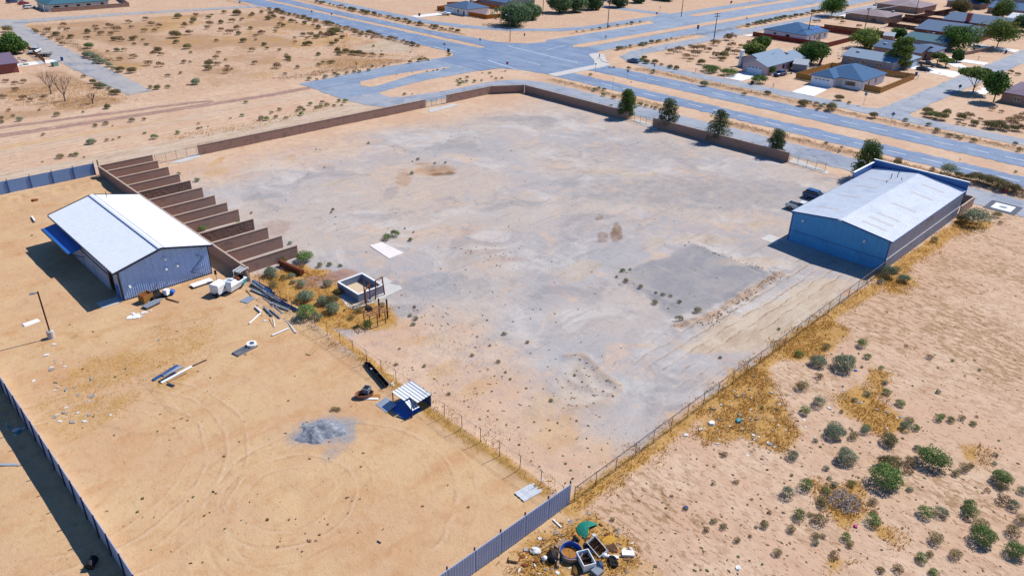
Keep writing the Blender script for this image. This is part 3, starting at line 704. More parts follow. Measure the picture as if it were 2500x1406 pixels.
# awning
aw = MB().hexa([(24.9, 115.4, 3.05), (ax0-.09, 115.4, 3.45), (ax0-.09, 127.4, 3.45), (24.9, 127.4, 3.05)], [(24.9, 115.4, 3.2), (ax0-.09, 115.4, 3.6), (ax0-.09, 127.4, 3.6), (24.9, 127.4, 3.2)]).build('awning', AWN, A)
MB().box(24.82, 24.899, 115.3, 127.5, 2.95, 3.24).build('fascia', TRIMD, aw)
for y in (115.7, 121.4, 127.1): MB().beam((25.0, y, 3.0), (ax0-.1, y, 1.9), .08).build('bracket', TRIMD, aw)
# ridge cap, rake and eave trim
for sgn in (-1, 1):
    s = (aR-aE)/abs((ax0 if sgn < 0 else ax1)-axr); x1 = axr+sgn*.34
    MB().hexa([(axr, 101.5, aR+.06), (x1, 101.5, aR+.06-s*.34), (x1, 128.9, aR+.06-s*.34), (axr, 128.9, aR+.06)], [(axr, 101.5, aR+.10), (x1, 101.5, aR+.10-s*.34), (x1, 128.9, aR+.10-s*.34), (axr, 128.9, aR+.10)]).build('ridge_cap', ROOFW, A)
    x2 = x1+sgn*.16
    MB().hexa([(x1+sgn*.004, 101.5, aR+.03-s*.36), (x2, 101.5, aR+.03-s*.52), (x2, 128.9, aR+.03-s*.52), (x1+sgn*.004, 128.9, aR+.03-s*.36)], [(x1+sgn*.004, 101.5, aR+.07-s*.36), (x2, 101.5, aR+.07-s*.52), (x2, 128.9, aR+.07-s*.52), (x1+sgn*.004, 128.9, aR+.07-s*.36)]).build('ridge_flashing', TRIMB, A)
    xe = (ax0-.55) if sgn < 0 else (ax1+.55); ze = aE-s*.55
    for yy in (101.52, 128.82):
        MB().beam((axr, yy, aR-.03), (xe, yy, ze-.03), .14, .26).build('rake_trim', TRIMD, A)
    MB().box(min(xe, xe+sgn*.12), max(xe, xe+sgn*.12), 101.6, 128.8, ze-.2, ze-.02).build('gutter', TRIMD, A)
    dm = MB().box(-.02, .02, -.07, .07, -.02, .02).mesh('gutter_strap', WHITE)
    for i in range(36): obj('gutter_strap', dm, A, (xe+sgn*.06, 101.97+i*.74, ze-.0))
def wall_lamp(T, x, y, z, nx, ny):
    mb = MB(); mb.box(x-.14, x+.14, y-.14, y+.14, z-.1, z+.12); mb.tbox(x+nx*.2-.16, x+nx*.2+.16, y+ny*.2-.16, y+ny*.2+.16, z-.2, z-.02, .05, .05)
    mb.build('wall_lamp', WHITE, T)
wall_lamp(A, 33.6, ay0-.2, 4.6, 0, -1); wall_lamp(A, 33.5, ay0-.15, 3.0, 0, -1); wall_lamp(A, 35.1, ay0-.15, 3.0, 0, -1); wall_lamp(A, 39.1, ay0-.15, 4.4, 0, -1); wall_lamp(A, 28.3, ay0-.15, 2.0, 0, -1)
MB().path([(38.0, ay0-.14, 3.7), (38.9, ay0-.14, 3.0), (36.9, ay0-.14, 1.2), (38.7, ay0-.16, .25)], .035).path([(37.4, ay0-.13, 1.25), (38.9, ay0-.13, 1.5)], .02).build('bent_conduit', TRIMD, A)
MB().path([(axr+1.6, 126.6, aR-.3), (axr+1.6, 126.6, aR+.75)], .05).build('vent_pipe', TRIMD, A)
MB().path([(26.95, 102.05, 4.3), (27.3, 102.0, 3.6), (27.3, 102.0, 2.6)], .04).build('downspout', STEEL, A)
MB().box(24.2, 27.0, 101.9, 104.0, -.1, .06).build('door_slab', CONC, A)

# ------------------------------------------------------------------ east metal building (long shed with parapet)
B = thing('metal_building', 'long grey-roofed metal building with end wall coloured shade-blue next to the main road', 'building', (0, 0, 0))
bx0, bx1, by0, by1, byr, bE, bR = 116.9, 150.8, 33.9, 49.9, 42.1, 5.25, 6.25
tint = {(0, 6), (0, 9), (0, 16), (0, 25), (0, 31), (1, 5), (1, 14), (1, 22), (1, 28), (0, 3)}
metal_shed(B, 'B', 'x', bx0-.25, bx1-.2, by0, by1, byr, bE, bR, .92, ROOFB, tint, ROOFT, oh=.3, ribs=2)
topB = Top([(by0, bE-.12), (byr, bR-.12), (by1, bE-.12)])
gable_panels(B, 'x', bx0, -1, by0, by1, 17, topB, WALLSHADE, rib=.022)
MB().box(bx1-.1, bx1, by0, by1, 0, bE).build('front_wall', WALLSHADE, B)
class Flat:
    def __init__(s, z): s.z = z; s.knots = []
    def __call__(s, c): return s.z
gable_panels(B, 'y', by0, -1, bx0, bx1, 36, Flat(bE-.15), WALLS, rib=.02)
MB().box(bx0, bx1, by1-.1, by1, 0, bE-.15).build('side_wall', WALLS, B)
MB().box(bx0-.06, bx1, by0-.09, by0-.053, 1.95, 2.09).build('wall_rail', WHITE, B)
MB().box(bx0-.09, bx0-.053, by0, by1, 1.98, 2.06).build('wall_rail', TRIMB, B)
for y in (by0-.02, by1-.02): MB().box(bx0-.075, bx0-.032, y-.08, y+.12, 0, bE-.1).build('corner_trim', TRIMB, B)
for s, ye in ((-1, by0-.3), (1, by1+.3)):
    zz = bE-(bR-bE)*.3/abs((by0 if s < 0 else by1)-byr)
    MB().beam((bx0-.3, byr, bR-.02), (bx0-.3, ye, zz-.02), .1, .24).build('rake_trim', TRIMB, B)
    MB().box(bx0-.25, bx1-.2, min(ye, ye+s*.1), max(ye, ye+s*.1), zz-.16, zz-.01).build('gutter', TRIMB, B)
pm = [M('parapet_blue_shade', '#2F69B4', .55, var=.08, scale=.8), WHITE]  # blue shade of the parapet's inner face put into its colour
mb = MB(); mb.box(bx1-.18, bx1+.02, by0-.35, by1+.75, bE-.9, 6.75, 0); mb.box(bx1-.26, bx1+.1, by0-.43, by1+.83, 6.752, 6.84, 1); mb.build('parapet', pm, B)
mb = MB(); mb.box(141.2, bx1-.2, by1+.5, by1+.7, bE-.5, 6.3, 0); mb.box(141.1, bx1-.27, by1+.42, by1+.78, 6.302, 6.39, 1); mb.build('parapet', pm, B)
wall_lamp(B, bx0-.2, 47.9, 4.3, -1, 0); wall_lamp(B, bx0-.2, 37.6, 4.1, -1, 0); MB().box(bx0-.42, bx0-.36, 41.7, 42.3, bR-.1, bR+.08).build('ridge_end', WHITE, B)
MB().path([(144.2, 44.8, 5.9), (144.2, 44.8, 6.9)], .07).path([(141.2, 44.4, 5.9), (141.2, 44.4, 6.4)], .08).path([(144.4, 43.0, 6), (144.4, 43.0, 6.6)], .06).build('vent_pipe', TRIMD, B)
mb = MB(); mb.path([(145.6, 44.2, 6), (145.6, 44.2, 6.7), (145.9, 44.2, 7.0)], .07); mb.build('vent_pipe', TRIMD, B)
MB().box(113.6, 116.6, 50.4, 53.2, -.1, .06).build('door_slab', CONC, B)

# ------------------------------------------------------------------ block walls
def bwall(label, p, q, h=2.0, th=.22, mat=None, cope=True, group=None, name='block_wall', z0=-.3, wire=False):
    p = Vector((*p, 0)); q = Vector((*q, 0)); d = (q-p); L = d.length; rz = math.atan2(d.y, d.x)
    T = thing(name, label, 'wall', (p.x, p.y, 0), rz, group)
    MB().box(0, L, -th/2, th/2, z0, h).build('blockwork', mat or BLOCK, T)
    if wire:
        pm_ = MB().tube((0, 0, h), (0, .12, h+.42), .03, .03, 5).mesh('wire_post', STEEL)
        for i in range(int(L/3)+1): obj('wire_post', pm_, T, (min(i*3+.2, L-.1), 0, 0))
        for k in range(2): MB().beam((0, .05+.05*k, h+.2+.2*k), (L, .05+.05*k, h+.2+.2*k), .014).build('barbed_wire', STEEL, T)
        for i in range(1, int(L/12)+1): MB().box(i*12-.02, i*12+.02, -th/2-.012, th/2+.012, z0, h-.01).build('movement_joint', BLOCKR, T)
    if cope: MB().box(-.03, L+.03, -th/2-.04, th/2+.04, h+.002, h+.09).build('coping', COPE, T)
    return T
NW = 156.0
bwall('long brown block wall along the dirt road between the two gates', (62.6, NW), (123.9, NW), 2.05, wire=True)
bwall('short brown block wall from the corner gate to the rounded yard corner', (131.2, NW), (147.5, NW), 2.1, wire=True)
bwall('angled brown block wall closing the far corner of the yard', (147.5, NW), (155.9, 151.2), 2.1, wire=True)
bwall('brown block wall beside the frontage road, from the far corner to the cypress gate', (156, 151), (156, 114.2), 2.1, wire=True)
bwall('brown block wall with two cypresses behind it beside the frontage road', (156, 106.4), (156, 70.2), 2.1, wire=True)
bwall('short brown block wall stub between the road gate and the long metal building', (152.6, 53.6), (149.3, 53.6), 2.0)
bwall('brown block enclosure wall behind the long metal building', (151.2, 33.7), (158.4, 33.7), 1.9)
bwall('dark block wall end of the enclosure facing the frontage road', (158.6, 33.6), (158.6, 42.4), 1.9)
bwall('low brown block wall of the bay next to the corner gate', (43.0, NW), (53.2, NW), 2.0)
dv = bwall('long brown block wall backing the row of storage bays beside the white-roofed building', (42.8, 155.8), (42.8, 97.0), 2.0)
mb = MB()
for i in range(9): mb.box(58.82+.02*i, 58.9+.12*(8-i), -.1, .1, i*.22, i*.22+.2)
mb.build('broken_end', COPE, dv)
BAYY = [152, 146.9, 141.9, 137, 132, 127, 122.3, 118, 112.8, 108, 103.4, 98.8]
ORD = ['first', 'second', 'third', 'fourth', 'fifth', 'sixth', 'seventh', 'eighth', 'ninth', 'tenth', 'eleventh', 'last']
for i, y in enumerate(BAYY):
    rough = i in (3, 8)
    T = bwall(('rough dark' if rough else 'plain brown')+' block bay divider, '+ORD[i]+' one counted from the dirt road gate', (42.95, y), (52.6-.03*i, y), 1.95+.05*math.sin(i*2.1), .3, BLOCKR if rough else BLOCK, True, 'dividers of the block storage bays')

# ------------------------------------------------------------------ sheet fences
def sheet_fence(label, p, q, n, h, out, mat, name='sheet_metal_fence', posts=True, dark_posts=False, ribs=True, capz=True, recess=.04):
    p = Vector((*p, 0)); q = Vector((*q, 0)); d = (q-p); L = d.length; rz = math.atan2(d.y, d.x)
    T = thing(name, label, 'fence', (p.x, p.y, 0), rz)
    w = L/n; mb = MB(); mb.box(.03, w-.03, -.02, .02, .05, h)
    if ribs:
        k = 10
        for i in range(k):
            c = .05+(w-.1)*(i+.5)/k; mb.hexa([(c-.06, out*.019, .06), (c+.06, out*.019, .06), (c+.03, out*.055, .06), (c-.03, out*.055, .06)], [(c-.06, out*.019, h-.01), (c+.06, out*.019, h-.01), (c+.03, out*.055, h-.01), (c-.03, out*.055, h-.01)])
    me = mb.mesh('fence_panel', mat); pm_ = MB().box(-.05, .05, -.06, .06, -.2, h+.35).mesh('post', TRIMD)
    for i in range(n):
        obj('fence_panel', me, T, (i*w, 0, 0))
    for i in range(n+1): obj('post', pm_, T, (i*w, -out*.09, 0))
    if capz: MB().box(0, L, -.03, .03, h+.003, h+.05).build('top_rail', BLUEP2, T)
    return T
sheet_fence('blue sheet fence of wide panels along the dirt road at the left edge', (-21, 157.2), (42.4, 157.2), 17, 2.3, -1, BLUEP, ribs=False)
T = kids(bpy.data.objects['sheet_metal_fence'])
mb = MB().box(-.22, .0, -.12, -.03, .05, 2.32)
me = mb.mesh('panel_rib', TRIMB)
for i in range(18): obj('panel_rib', me, bpy.data.objects['sheet_metal_fence'], (i*63.4/17, 0, 0))
sheet_fence('tall blue ribbed fence with a wide black shadow at the lower left', (9.4, 30), (9.4, 128), 33, 2.45, -1, BLUEP2)
sheet_fence('grey-blue ribbed sheet fence running into the yard corner at the bottom', (43.0, 33.9), (16, 34.3), 9, 2.5, 1, BLUEP2)
mb = MB(); mb.box(-.1, .1, -.1, .1, -.3, 2.9); tag(mb.build('timber_post', M('timber_pale', '#B08A74', .9, var=.2, scale=5, stretch=(1, 1, .2)), None, (43.1, 157.0, 0)), 'tall pale timber post where the blue fence meets the block wall', 'post')

# ------------------------------------------------------------------ chain-link fences and gates
WIRE = M('fence_wire', '#84868C', .5, .6, var=0, spec=.5)
def wire_panel(L, h, cell=.16, th=.009, z0=.05):
    v, f = [], []
    def strip(a, b):
        n = len(v); dx, dz = b[0]-a[0], b[1]-a[1]; l = math.hypot(dx, dz); ox, oz = -dz/l*th/2, dx/l*th/2
        v.extend([(a[0]+ox, 0, a[1]+oz), (b[0]+ox, 0, b[1]+oz), (b[0]-ox, 0, b[1]-oz), (a[0]-ox, 0, a[1]-oz)]); f.append((n, n+1, n+2, n+3))
    k = -int(h/cell)
    while k*cell < L:
        x0 = k*cell
        a = (max(x0, 0), max(0, 0-x0)); b = (min(x0+h, L), min(h, L-x0))
        if b[0] > a[0]+.01: strip((a[0], z0+a[1]), (b[0], z0+b[1])); strip((L-a[0], z0+a[1]), (L-b[0], z0+b[1]))
        k += 1
    return v, f
def chain_fence(label, p, q, step, h=1.85, arm=0.0, fabric=True, pr=.035, mat=None, cat='fence', name='chain_link_fence', jitter=0.0, cell=.16, rail=True, base=None, th=.009):
    p = Vector((*p, 0)); q = Vector((*q, 0)); d = (q-p); L = d.length; rz = math.atan2(d.y, d.x)
    T = thing(name, label, cat, (p.x, p.y, 0), rz); n = max(1, int(round(L/step))); w = L/n; mat = mat or RUSTP
    mb = MB(); mb.tube((0, 0, -.3), (0, 0, h+.05), pr, pr, 6)
    if arm: mb.tube((0, 0, h+.04), (0, arm, h+.38), pr*.8, pr*.7, 5)
    me = mb.mesh('post', mat); rng = random.Random(L)
    for i in range(n+1):
        o = obj('post', me, T, (i*w, 0, 0)); 
        if jitter: o.rotation_euler = (rng.uniform(-jitter, jitter), rng.uniform(-jitter, jitter), 0)
    if fabric:
        v, f = wire_panel(w, h-.08, cell, th); fm = bpy.data.meshes.new('wire_mesh'); fm.from_pydata(v, [], f); fm.materials.append(WIRE)
        for i in range(n): obj('wire_mesh', fm, T, (i*w, 0, 0))
    if rail: MB().beam((0, 0, h), (L, 0, h), .04).build('top_rail', mat, T)
    if arm:
        for k in range(3):
            a = arm*(k+1)/3.2; MB().beam((0, a, h+.04+.34*(k+1)/3.2), (L, a, h+.04+.34*(k+1)/3.2), .012).build('barbed_wire', WIRE, T)
    return T
chain_fence('chain-link fence with slanted post arms between the gravel yard and the straw field', (43.4, 33.7), (116.6, 33.7), 3.15, 1.95, arm=-.35)
chain_fence('sagging post-and-wire fence with grass at its foot between sand plot and gravel yard', (42.8, 34.6), (42.8, 96.0), 2.95, 1.85, arm=.28, cell=.3, rail=False, jitter=.03, th=.007)
GATES = [('chain-link double gate in the wall by the corner of the dirt road and frontage road', (124.2, NW), (131.0, NW), 1.75), ('chain-link gate beside the first storage bay, opening on the dirt road', (53.6, NW), (62.3, NW), 2.2),
         ('chain-link gate between cypresses on the frontage road', (156, 114.0), (156, 106.6), 1.85), ('chain-link gate nearest the long metal building on the frontage road', (156, 70), (156, 61.8), 2.1)]
for lb, p, q, st in GATES:
    T = chain_fence(lb, p, q, st, 2.0, mat=STEEL if NW in p else RUSTP, cat='gate', name='chain_link_gate', cell=.2, pr=.04)
    L = math.hypot(q[0]-p[0], q[1]-p[1]); MB().beam((0, 0, .12), (L, 0, .12), .05).build('bottom_rail', STEEL, T)
for poly in (PX((1046, 268), (1110, 254), (1118, 258), (1050, 276)), PX((410, 400), (486, 374), (490, 384), (440, 398)), PX((1540, 294), (1560, 292), (1612, 312), (1600, 318)), PX((1925, 398), (1935, 386), (1965, 396), (2025, 422), (2018, 426), (1975, 412))):
    mb = MB(); mb.prism(rough_edge(poly, .8, .1, 3), -.1, .075); tag(mb.build('gate_apron', CONC), kind='structure')
for px, py in [(1480, 282), (1925, 385)]:
    pass

# ------------------------------------------------------------------ plants
def leafmat(name, cols, rough=.8, trans=.25):
    m = bpy.data.materials.new(name); m.use_nodes = True; N = m.node_tree.nodes; L = m.node_tree.links; b = N['Principled BSDF']
    b.inputs['Roughness'].default_value = rough; b.inputs['Specular IOR Level'].default_value = .15
    at = N.new('ShaderNodeAttribute'); at.attribute_name = 'tint'
    cr = N.new('ShaderNodeValToRGB'); L.new(at.outputs['Fac'], cr.inputs[0]); e = cr.color_ramp.elements
    while len(e) < len(cols): e.new(.5)
    for i, c in enumerate(cols): e[i].position = i/(len(cols)-1); e[i].color = C(c, .62)
    oi = N.new('ShaderNodeObjectInfo'); hs = N.new('ShaderNodeHueSaturation')
    r1 = N.new('ShaderNodeMapRange'); r1.inputs['To Min'].default_value = .78; r1.inputs['To Max'].default_value = 1.2; L.new(oi.outputs['Random'], r1.inputs['Value'])
    L.new(r1.outputs[0], hs.inputs['Value']); L.new(cr.outputs[0], hs.inputs['Color']); L.new(hs.outputs[0], b.inputs['Base Color'])
    if trans:
        t = N.new('ShaderNodeBsdfTranslucent'); mx = N.new('ShaderNodeMixShader'); mx.inputs[0].default_value = trans
        L.new(hs.outputs[0], t.inputs[0]); L.new(b.outputs[0], mx.inputs[1]); L.new(t.outputs[0], mx.inputs[2]); L.new(mx.outputs[0], N['Material Output'].inputs[0])
    return m
SAGE = leafmat('leaf_sage', ['#6E7A60', '#96A384', '#B7C1A0', '#A3AF8C'])
GREENB = leafmat('leaf_green_brush', ['#56703C', '#7C9A52', '#9DB872', '#8AA45E'])
OLIVE = leafmat('leaf_olive_brush', ['#6E6444', '#958A5E', '#B1A472', '#A09A68'])
DRYB = leafmat('leaf_dry_brush', ['#7A6048', '#A08262', '#BF9E78', '#AC8E6A'])
STRAWM = leafmat('straw_blades', ['#CE8E34', '#E9AC4C', '#F7CC7C', '#F0BA60'], trans=.5)
CYP = leafmat('leaf_cypress', ['#35441F', '#567034', '#788E46', '#8E9C56'], trans=.2)
CYPG = leafmat('leaf_cypress_grey', ['#39452F', '#5E6D48', '#829065', '#98A278'], trans=.2)
TREEG = leafmat('leaf_tree', ['#2C4420', '#4A6E36', '#6C9248', '#84A656'], trans=.3)
TREEY = leafmat('leaf_tree_light', ['#465A2E', '#708A42', '#98AA58', '#AEBA68'], trans=.3)
WILLOW = leafmat('leaf_tamarisk', ['#35553C', '#5A8058', '#84A274', '#A2B88A'], trans=.3)
DEADW = M('dead_wood', '#8E7C7C', .9, var=.2, scale=4)
BARK = M('bark', '#5B4636', .95, var=.25, scale=5)

def leaf_mesh(name, pts, tint, size, mats, up=.35, rng=None, asp=.6, extra=None, nrm=None):
    """leaf-sized quads at the given points; tint 0..1 picks the leaf's own colour"""
    rng = rng or RNG; n = len(pts); size = np.broadcast_to(np.asarray(size, float), (n,))
    a = rng.normal(size=(n, 3)); a[:, 2] = a[:, 2]*.6+up*.5; a /= np.linalg.norm(a, axis=1)[:, None]
    b = rng.normal(size=(n, 3)); b -= a*(a*b).sum(1)[:, None]; b /= np.linalg.norm(b, axis=1)[:, None]
    if nrm is not None:                      # leaves lie roughly across the outward direction, as on a clipped dome
        nn = nrm+rng.normal(size=(n, 3))*.45; nn /= np.linalg.norm(nn, axis=1)[:, None]
        a = rng.normal(size=(n, 3)); a -= nn*(a*nn).sum(1)[:, None]; a /= np.linalg.norm(a, axis=1)[:, None]; b = np.cross(nn, a)
    A_ = a*size[:, None]*.5; B_ = b*size[:, None]*.5*asp
    v = np.stack([pts-A_, pts+B_*.9-A_*.1, pts+A_, pts-B_*.9+A_*.1], 1).reshape(-1, 3)
    t = np.repeat(tint, 4); faces = np.arange(4*n).reshape(-1, 4)
    mi = np.zeros(n, np.int32)
    V = v.tolist(); F = [tuple(x) for x in faces]
    if extra:
        k = len(V); V += extra.v; F += [tuple(i+k for i in f) for f in extra.f]; t = np.concatenate([t, np.full(len(extra.v), .3)]); mi = np.concatenate([mi, np.ones(len(extra.f), np.int32)])
    me = bpy.data.meshes.new(name); me.from_pydata(V, [], F)
    for m in (mats if isinstance(mats, list) else [mats]): me.materials.append(m)
    me.polygons.foreach_set('material_index', mi)
    at = me.attributes.new('tint', 'FLOAT', 'POINT'); at.data.foreach_set('value', t.astype(np.float32))
    return me
def bush_mesh(name, mat, n, seed, lobes=5, flat=.8, size=.10, spread=.3):
    rng = np.random.default_rng(seed); P = []; T = []; Nn = []
    for k in range(lobes):
        main = k == 0; m = int(n*.45) if main else int(n*.55/(lobes-1))
        r = .5 if main else rng.uniform(.24, .36); a = rng.uniform(0, 6.28); c = np.array([0, 0, .26]) if main else np.array([math.cos(a)*spread, math.sin(a)*spread, .22+rng.uniform(-.04, .2)])
        d = rng.normal(size=(m, 3)); d[:, 2] = np.abs(d[:, 2])-.25*rng.random(m); d /= np.linalg.norm(d, axis=1)[:, None]
        rr = r*(1-.28*rng.random(m)**2.2)*(1+.10*rng.normal(size=m)); P.append(c+d*rr[:, None]*np.array([1, 1, flat])); Nn.append(d); T.append(np.clip(rng.normal(.5+.08*rng.normal(), .22, m), 0, 1))
    P = np.concatenate(P); P[:, 2] = np.abs(P[:, 2]-.01)+.01; T = np.concatenate(T)
    return leaf_mesh(name, P, T, rng.uniform(.6, 1.3, len(P))*size, mat, rng=rng, nrm=np.concatenate(Nn))
BUSH = {'sage': [bush_mesh('brush_leaves', SAGE, 1300, 100+i, 5, .8, .075) for i in range(4)], 'green': [bush_mesh('brush_leaves', GREENB, 1300, 200+i, 5, .8, .075) for i in range(3)],
        'olive': [bush_mesh('brush_leaves', OLIVE, 1100, 300+i, 5, .8, .075) for i in range(3)], 'dry': [bush_mesh('brush_leaves', DRYB, 380, 400+i, 4, .62, .12, .34) for i in range(5)],
        'big': [bush_mesh('brush_leaves', SAGE, 2400, 500+i, 9, .8, .06, .42) for i in range(2)], 'hedge': [bush_mesh('brush_leaves', TREEG, 2400, 520+i, 8, .8, .07, .42) for i in range(2)]}
for _k, _m_, _sd in (('sage', SAGE, 610), ('green', GREENB, 620), ('olive', OLIVE, 630)): BUSH[_k+'_dense'] = [bush_mesh('brush_leaves', _m_, 3000, _sd+i, 7, .78, .066, .34) for i in range(2)]
KINDW = {'sage': 'grey sage', 'green': 'bright green', 'olive': 'olive', 'dry': 'dry brown', 'big': 'large pale green', 'hedge': 'dark green'}
bi = [0]
def bush(kind, x, y, w, h=None, label=None, group=None, name=None, cat='shrub'):
    """w: width in metres"""
    bi[0] += 1; ml = BUSH[kind+'_dense'] if (w > 1.75 and kind+'_dense' in BUSH) else BUSH[kind]; me = ml[bi[0] % len(ml)]; rng = random.Random(bi[0]); s = w/1.12; h = h or w*.72
    name = name or {'sage': 'sage_shrub', 'green': 'green_shrub', 'olive': 'olive_shrub', 'dry': 'dry_shrub', 'big': 'sage_shrub', 'hedge': 'clipped_shrub'}[kind]
    o = obj(name, me, None, (x, y, hgt(x, y)-.03), rng.uniform(0, 6.28), (s*rng.uniform(.9, 1.1), s*rng.uniform(.9, 1.1), h/.72))
    if cat == 'shrub' and name != 'clipped_shrub': SEEN.setdefault(label, []).append(o)
    return tag(o, label, cat, group)
MARKS = [('stick heap', 2062, 1225), ('rubbish heap', 1430, 1340), ('teal cloth', 1803, 1028), ('long building corner', 2165, 650), ('manhole pad', 2440, 507), ('concrete basin', 880, 710), ('beam heap', 670, 730), ('rusty rack', 915, 780), ('storage bays', 560, 520), ('pale concrete pad', 943, 612), ('sandy brown pit', 1060, 418), ('dark gravel patch', 1700, 690),
    ('cypress gate', 1575, 300), ('gutter strip', 1410, 180), ('corner gate', 1080, 262), ('dirt road gate', 430, 385), ('bare trees', 145, 235), ('round turning patch', 920, 115), ('teal-roofed house', 180, 25), ('blue street bin', 151, 144), ('broken street end', 350, 220), ('double-armed pole', 1741, 110), ('parked sedan', 1546, 150), ('grey gable house', 1880, 165), ('white corner drive', 1975, 225), ('round tree', 2030, 40), ('purple-roofed house', 2470, 240), ('flat-topped tree', 2375, 220), ('lean-to shelter', 1000, 970), ('boat house', 1140, 30), ('full dark cypress', 2095, 380), ('churned earth patch', 1450, 930), ('white plastic board', 1738, 1033), ('large clipped shrub', 1733, 170)]
def where(px, py):
    nm, mx, my = min(MARKS, key=lambda m: (m[1]-px)**2+((m[2]-py)*1.6)**2); d = math.hypot(px-mx, (py-my)*1.6); a = math.degrees(math.atan2((py-my)*1.6, px-mx))
    return ('just ' if d < 60 else ('' if d < 150 else 'far '))+['right of', 'below and right of', 'below', 'below and left of', 'left of', 'above and left of', 'above', 'above and right of'][int(((a+22.5) % 360)//45)]+' the '+nm
def PXof(x, y, z=0.0):
    v = np.array([x, y, z-CAM_H]); w_ = v@FWD; return PW/2+FPX*(v@RIGHT)/w_, PH/2+FPX*(v@DOWN)/w_
SEEN = {}
ORDN = ['leftmost', 'second', 'third', 'fourth', 'fifth', 'sixth', 'seventh', 'eighth', 'ninth', 'tenth', 'eleventh', 'twelfth', 'thirteenth', 'fourteenth', 'fifteenth', 'sixteenth', 'seventeenth', 'eighteenth']
def shrubs(lst, kindlabel, group, f=1.0):
    for it in lst:
        px, py, w, k = it; x, y = G(px, py+2); w *= f
        sz = 'tiny' if w < .55 else 'small' if w < .95 else 'midsize' if w < 1.35 else 'broad' if w < 1.8 else 'large'
        bush(k, x, y, w, None, '%s %s shrub %s' % (sz, KINDW[k].replace('large ', ''), where(px, py)), group)
# right-hand field (photo positions; width in metres)
RF = []
def tile(i, lst):
    ox = [0, 620, 1240, 1860][i % 4]; oy = [0, 340, 690, 1046][i//4]
    return [(ox+x/3.906, oy+y/3.906, w, k) for x, y, w, k in lst]
RF += tile(15, [(690, 60, 2.0, 'sage'), (870, 80, 1.2, 'olive'), (980, 25, 1.1, 'sage'), (1205, 130, 1.9, 'olive'), (510, 115, .6, 'sage'), (285, 265, 1.3, 'sage'), (1480, 190, .9, 'sage'), (1615, 320, 2.9, 'green'),
    (800, 300, 2.2, 'sage'), (610, 375, .7, 'sage'), (645, 475, .55, 'sage'), (1210, 370, 2.2, 'olive'), (1155, 520, 3.0, 'green'), (1420, 330, 1.3, 'olive'), (1390, 410, 1.1, 'dry'), (1850, 430, 1.0, 'olive'), (1925, 380, 1.1, 'olive'),
    (2280, 490, 1.9, 'green'), (2260, 560, 1.0, 'olive'), (2150, 585, .6, 'dry'), (410, 560, 1.5, 'green'), (240, 640, 1.6, 'sage'), (560, 690, .9, 'olive'), (590, 740, 1.1, 'olive'), (1060, 700, .9, 'olive'), (850, 530, .9, 'green'), (690, 540, .8, 'sage'),
    (1560, 820, 1.6, 'green'), (1700, 820, 1.4, 'sage'), (1980, 745, 1.4, 'green'), (1985, 820, 1.7, 'green'), (360, 840, 1.3, 'green'), (545, 890, 1.4, 'olive'), (1050, 890, 1.5, 'green'), (275, 960, .9, 'olive'), (505, 1025, .8, 'olive'), (575, 1020, .6, 'olive'),
    (505, 1085, .7, 'sage'), (795, 1045, 1.0, 'green'), (840, 1100, .8, 'olive'), (2080, 940, 1.7, 'olive'), (2090, 1070, 2.3, 'green'), (2390, 1000, 1.5, 'olive'), (1655, 1060, 1.4, 'olive'), (140, 1185, .9, 'olive'), (685, 1215, 1.0, 'dry'),
    (1845, 1205, 1.2, 'olive'), (2395, 1190, 1.8, 'green'), (1525, 1245, 1.2, 'green'), (1600, 1190, .7, 'olive'), (1125, 1350, .8, 'olive'), (1640, 1380, 1.0, 'green'), (2300, 690, 1.3, 'dry'), (2390, 750, 1.3, 'sage'), (2470, 600, 1.0, 'sage'), (75, 800, .5, 'dry'),
    (2470, 870, 1.2, 'olive'), (455, 820, .6, 'olive'), (610, 600, .9, 'green'), (1410, 580, .7, 'sage'), (2225, 250, .6, 'sage'), (2220, 330, .5, 'sage'), (1060, 800, .6, 'olive'), (1340, 940, .3, 'olive'), (285, 440, .4, 'olive'), (1990, 350, .7, 'olive'), (30, 900, .6, 'dry'), (1300, 1340, .9, 'dry')])
RF += tile(11, [(955, 595, 1.6, 'green'), (610, 620, 1.3, 'olive'), (355, 690, 1.2, 'green'), (535, 775, 1.9, 'sage'), (775, 810, 2.8, 'sage'), (1000, 715, 1.0, 'green'), (1140, 815, .7, 'green'), (385, 1000, 1.6, 'olive'), (545, 1160, 1.7, 'sage'),
    (410, 1230, 1.3, 'green'), (1320, 1160, 1.2, 'green'), (1190, 1050, 1.0, 'green'), (995, 1065, .9, 'sage'), (885, 1120, .7, 'sage'), (1680, 1045, .7, 'sage'), (1595, 715, .9, 'dry'), (1815, 740, .5, 'sage'), (2070, 830, .5, 'sage'), (1680, 1300, 1.1, 'green'),
    (1720, 1270, .7, 'green'), (1805, 1315, .9, 'green'), (1900, 1290, .9, 'olive'), (2015, 1345, .8, 'green'), (1395, 1330, 1.3, 'olive'), (1370, 1385, 1.4, 'sage'), (1465, 1385, 1.0, 'green'), (990, 1385, .9, 'green'), (690, 1390, 1.6, 'sage'), (1170, 955, .7, 'sage'),
    (955, 800, .4, 'sage'), (755, 1230, .6, 'olive'), (545, 900, 1.1, 'dry'), (160, 437, .5, 'green'), (0, 1190, .5, 'green'), (140, 1200, .4, 'sage'), (1375, 600, .5, 'dry'), (2050, 1268, .4, 'dry')])
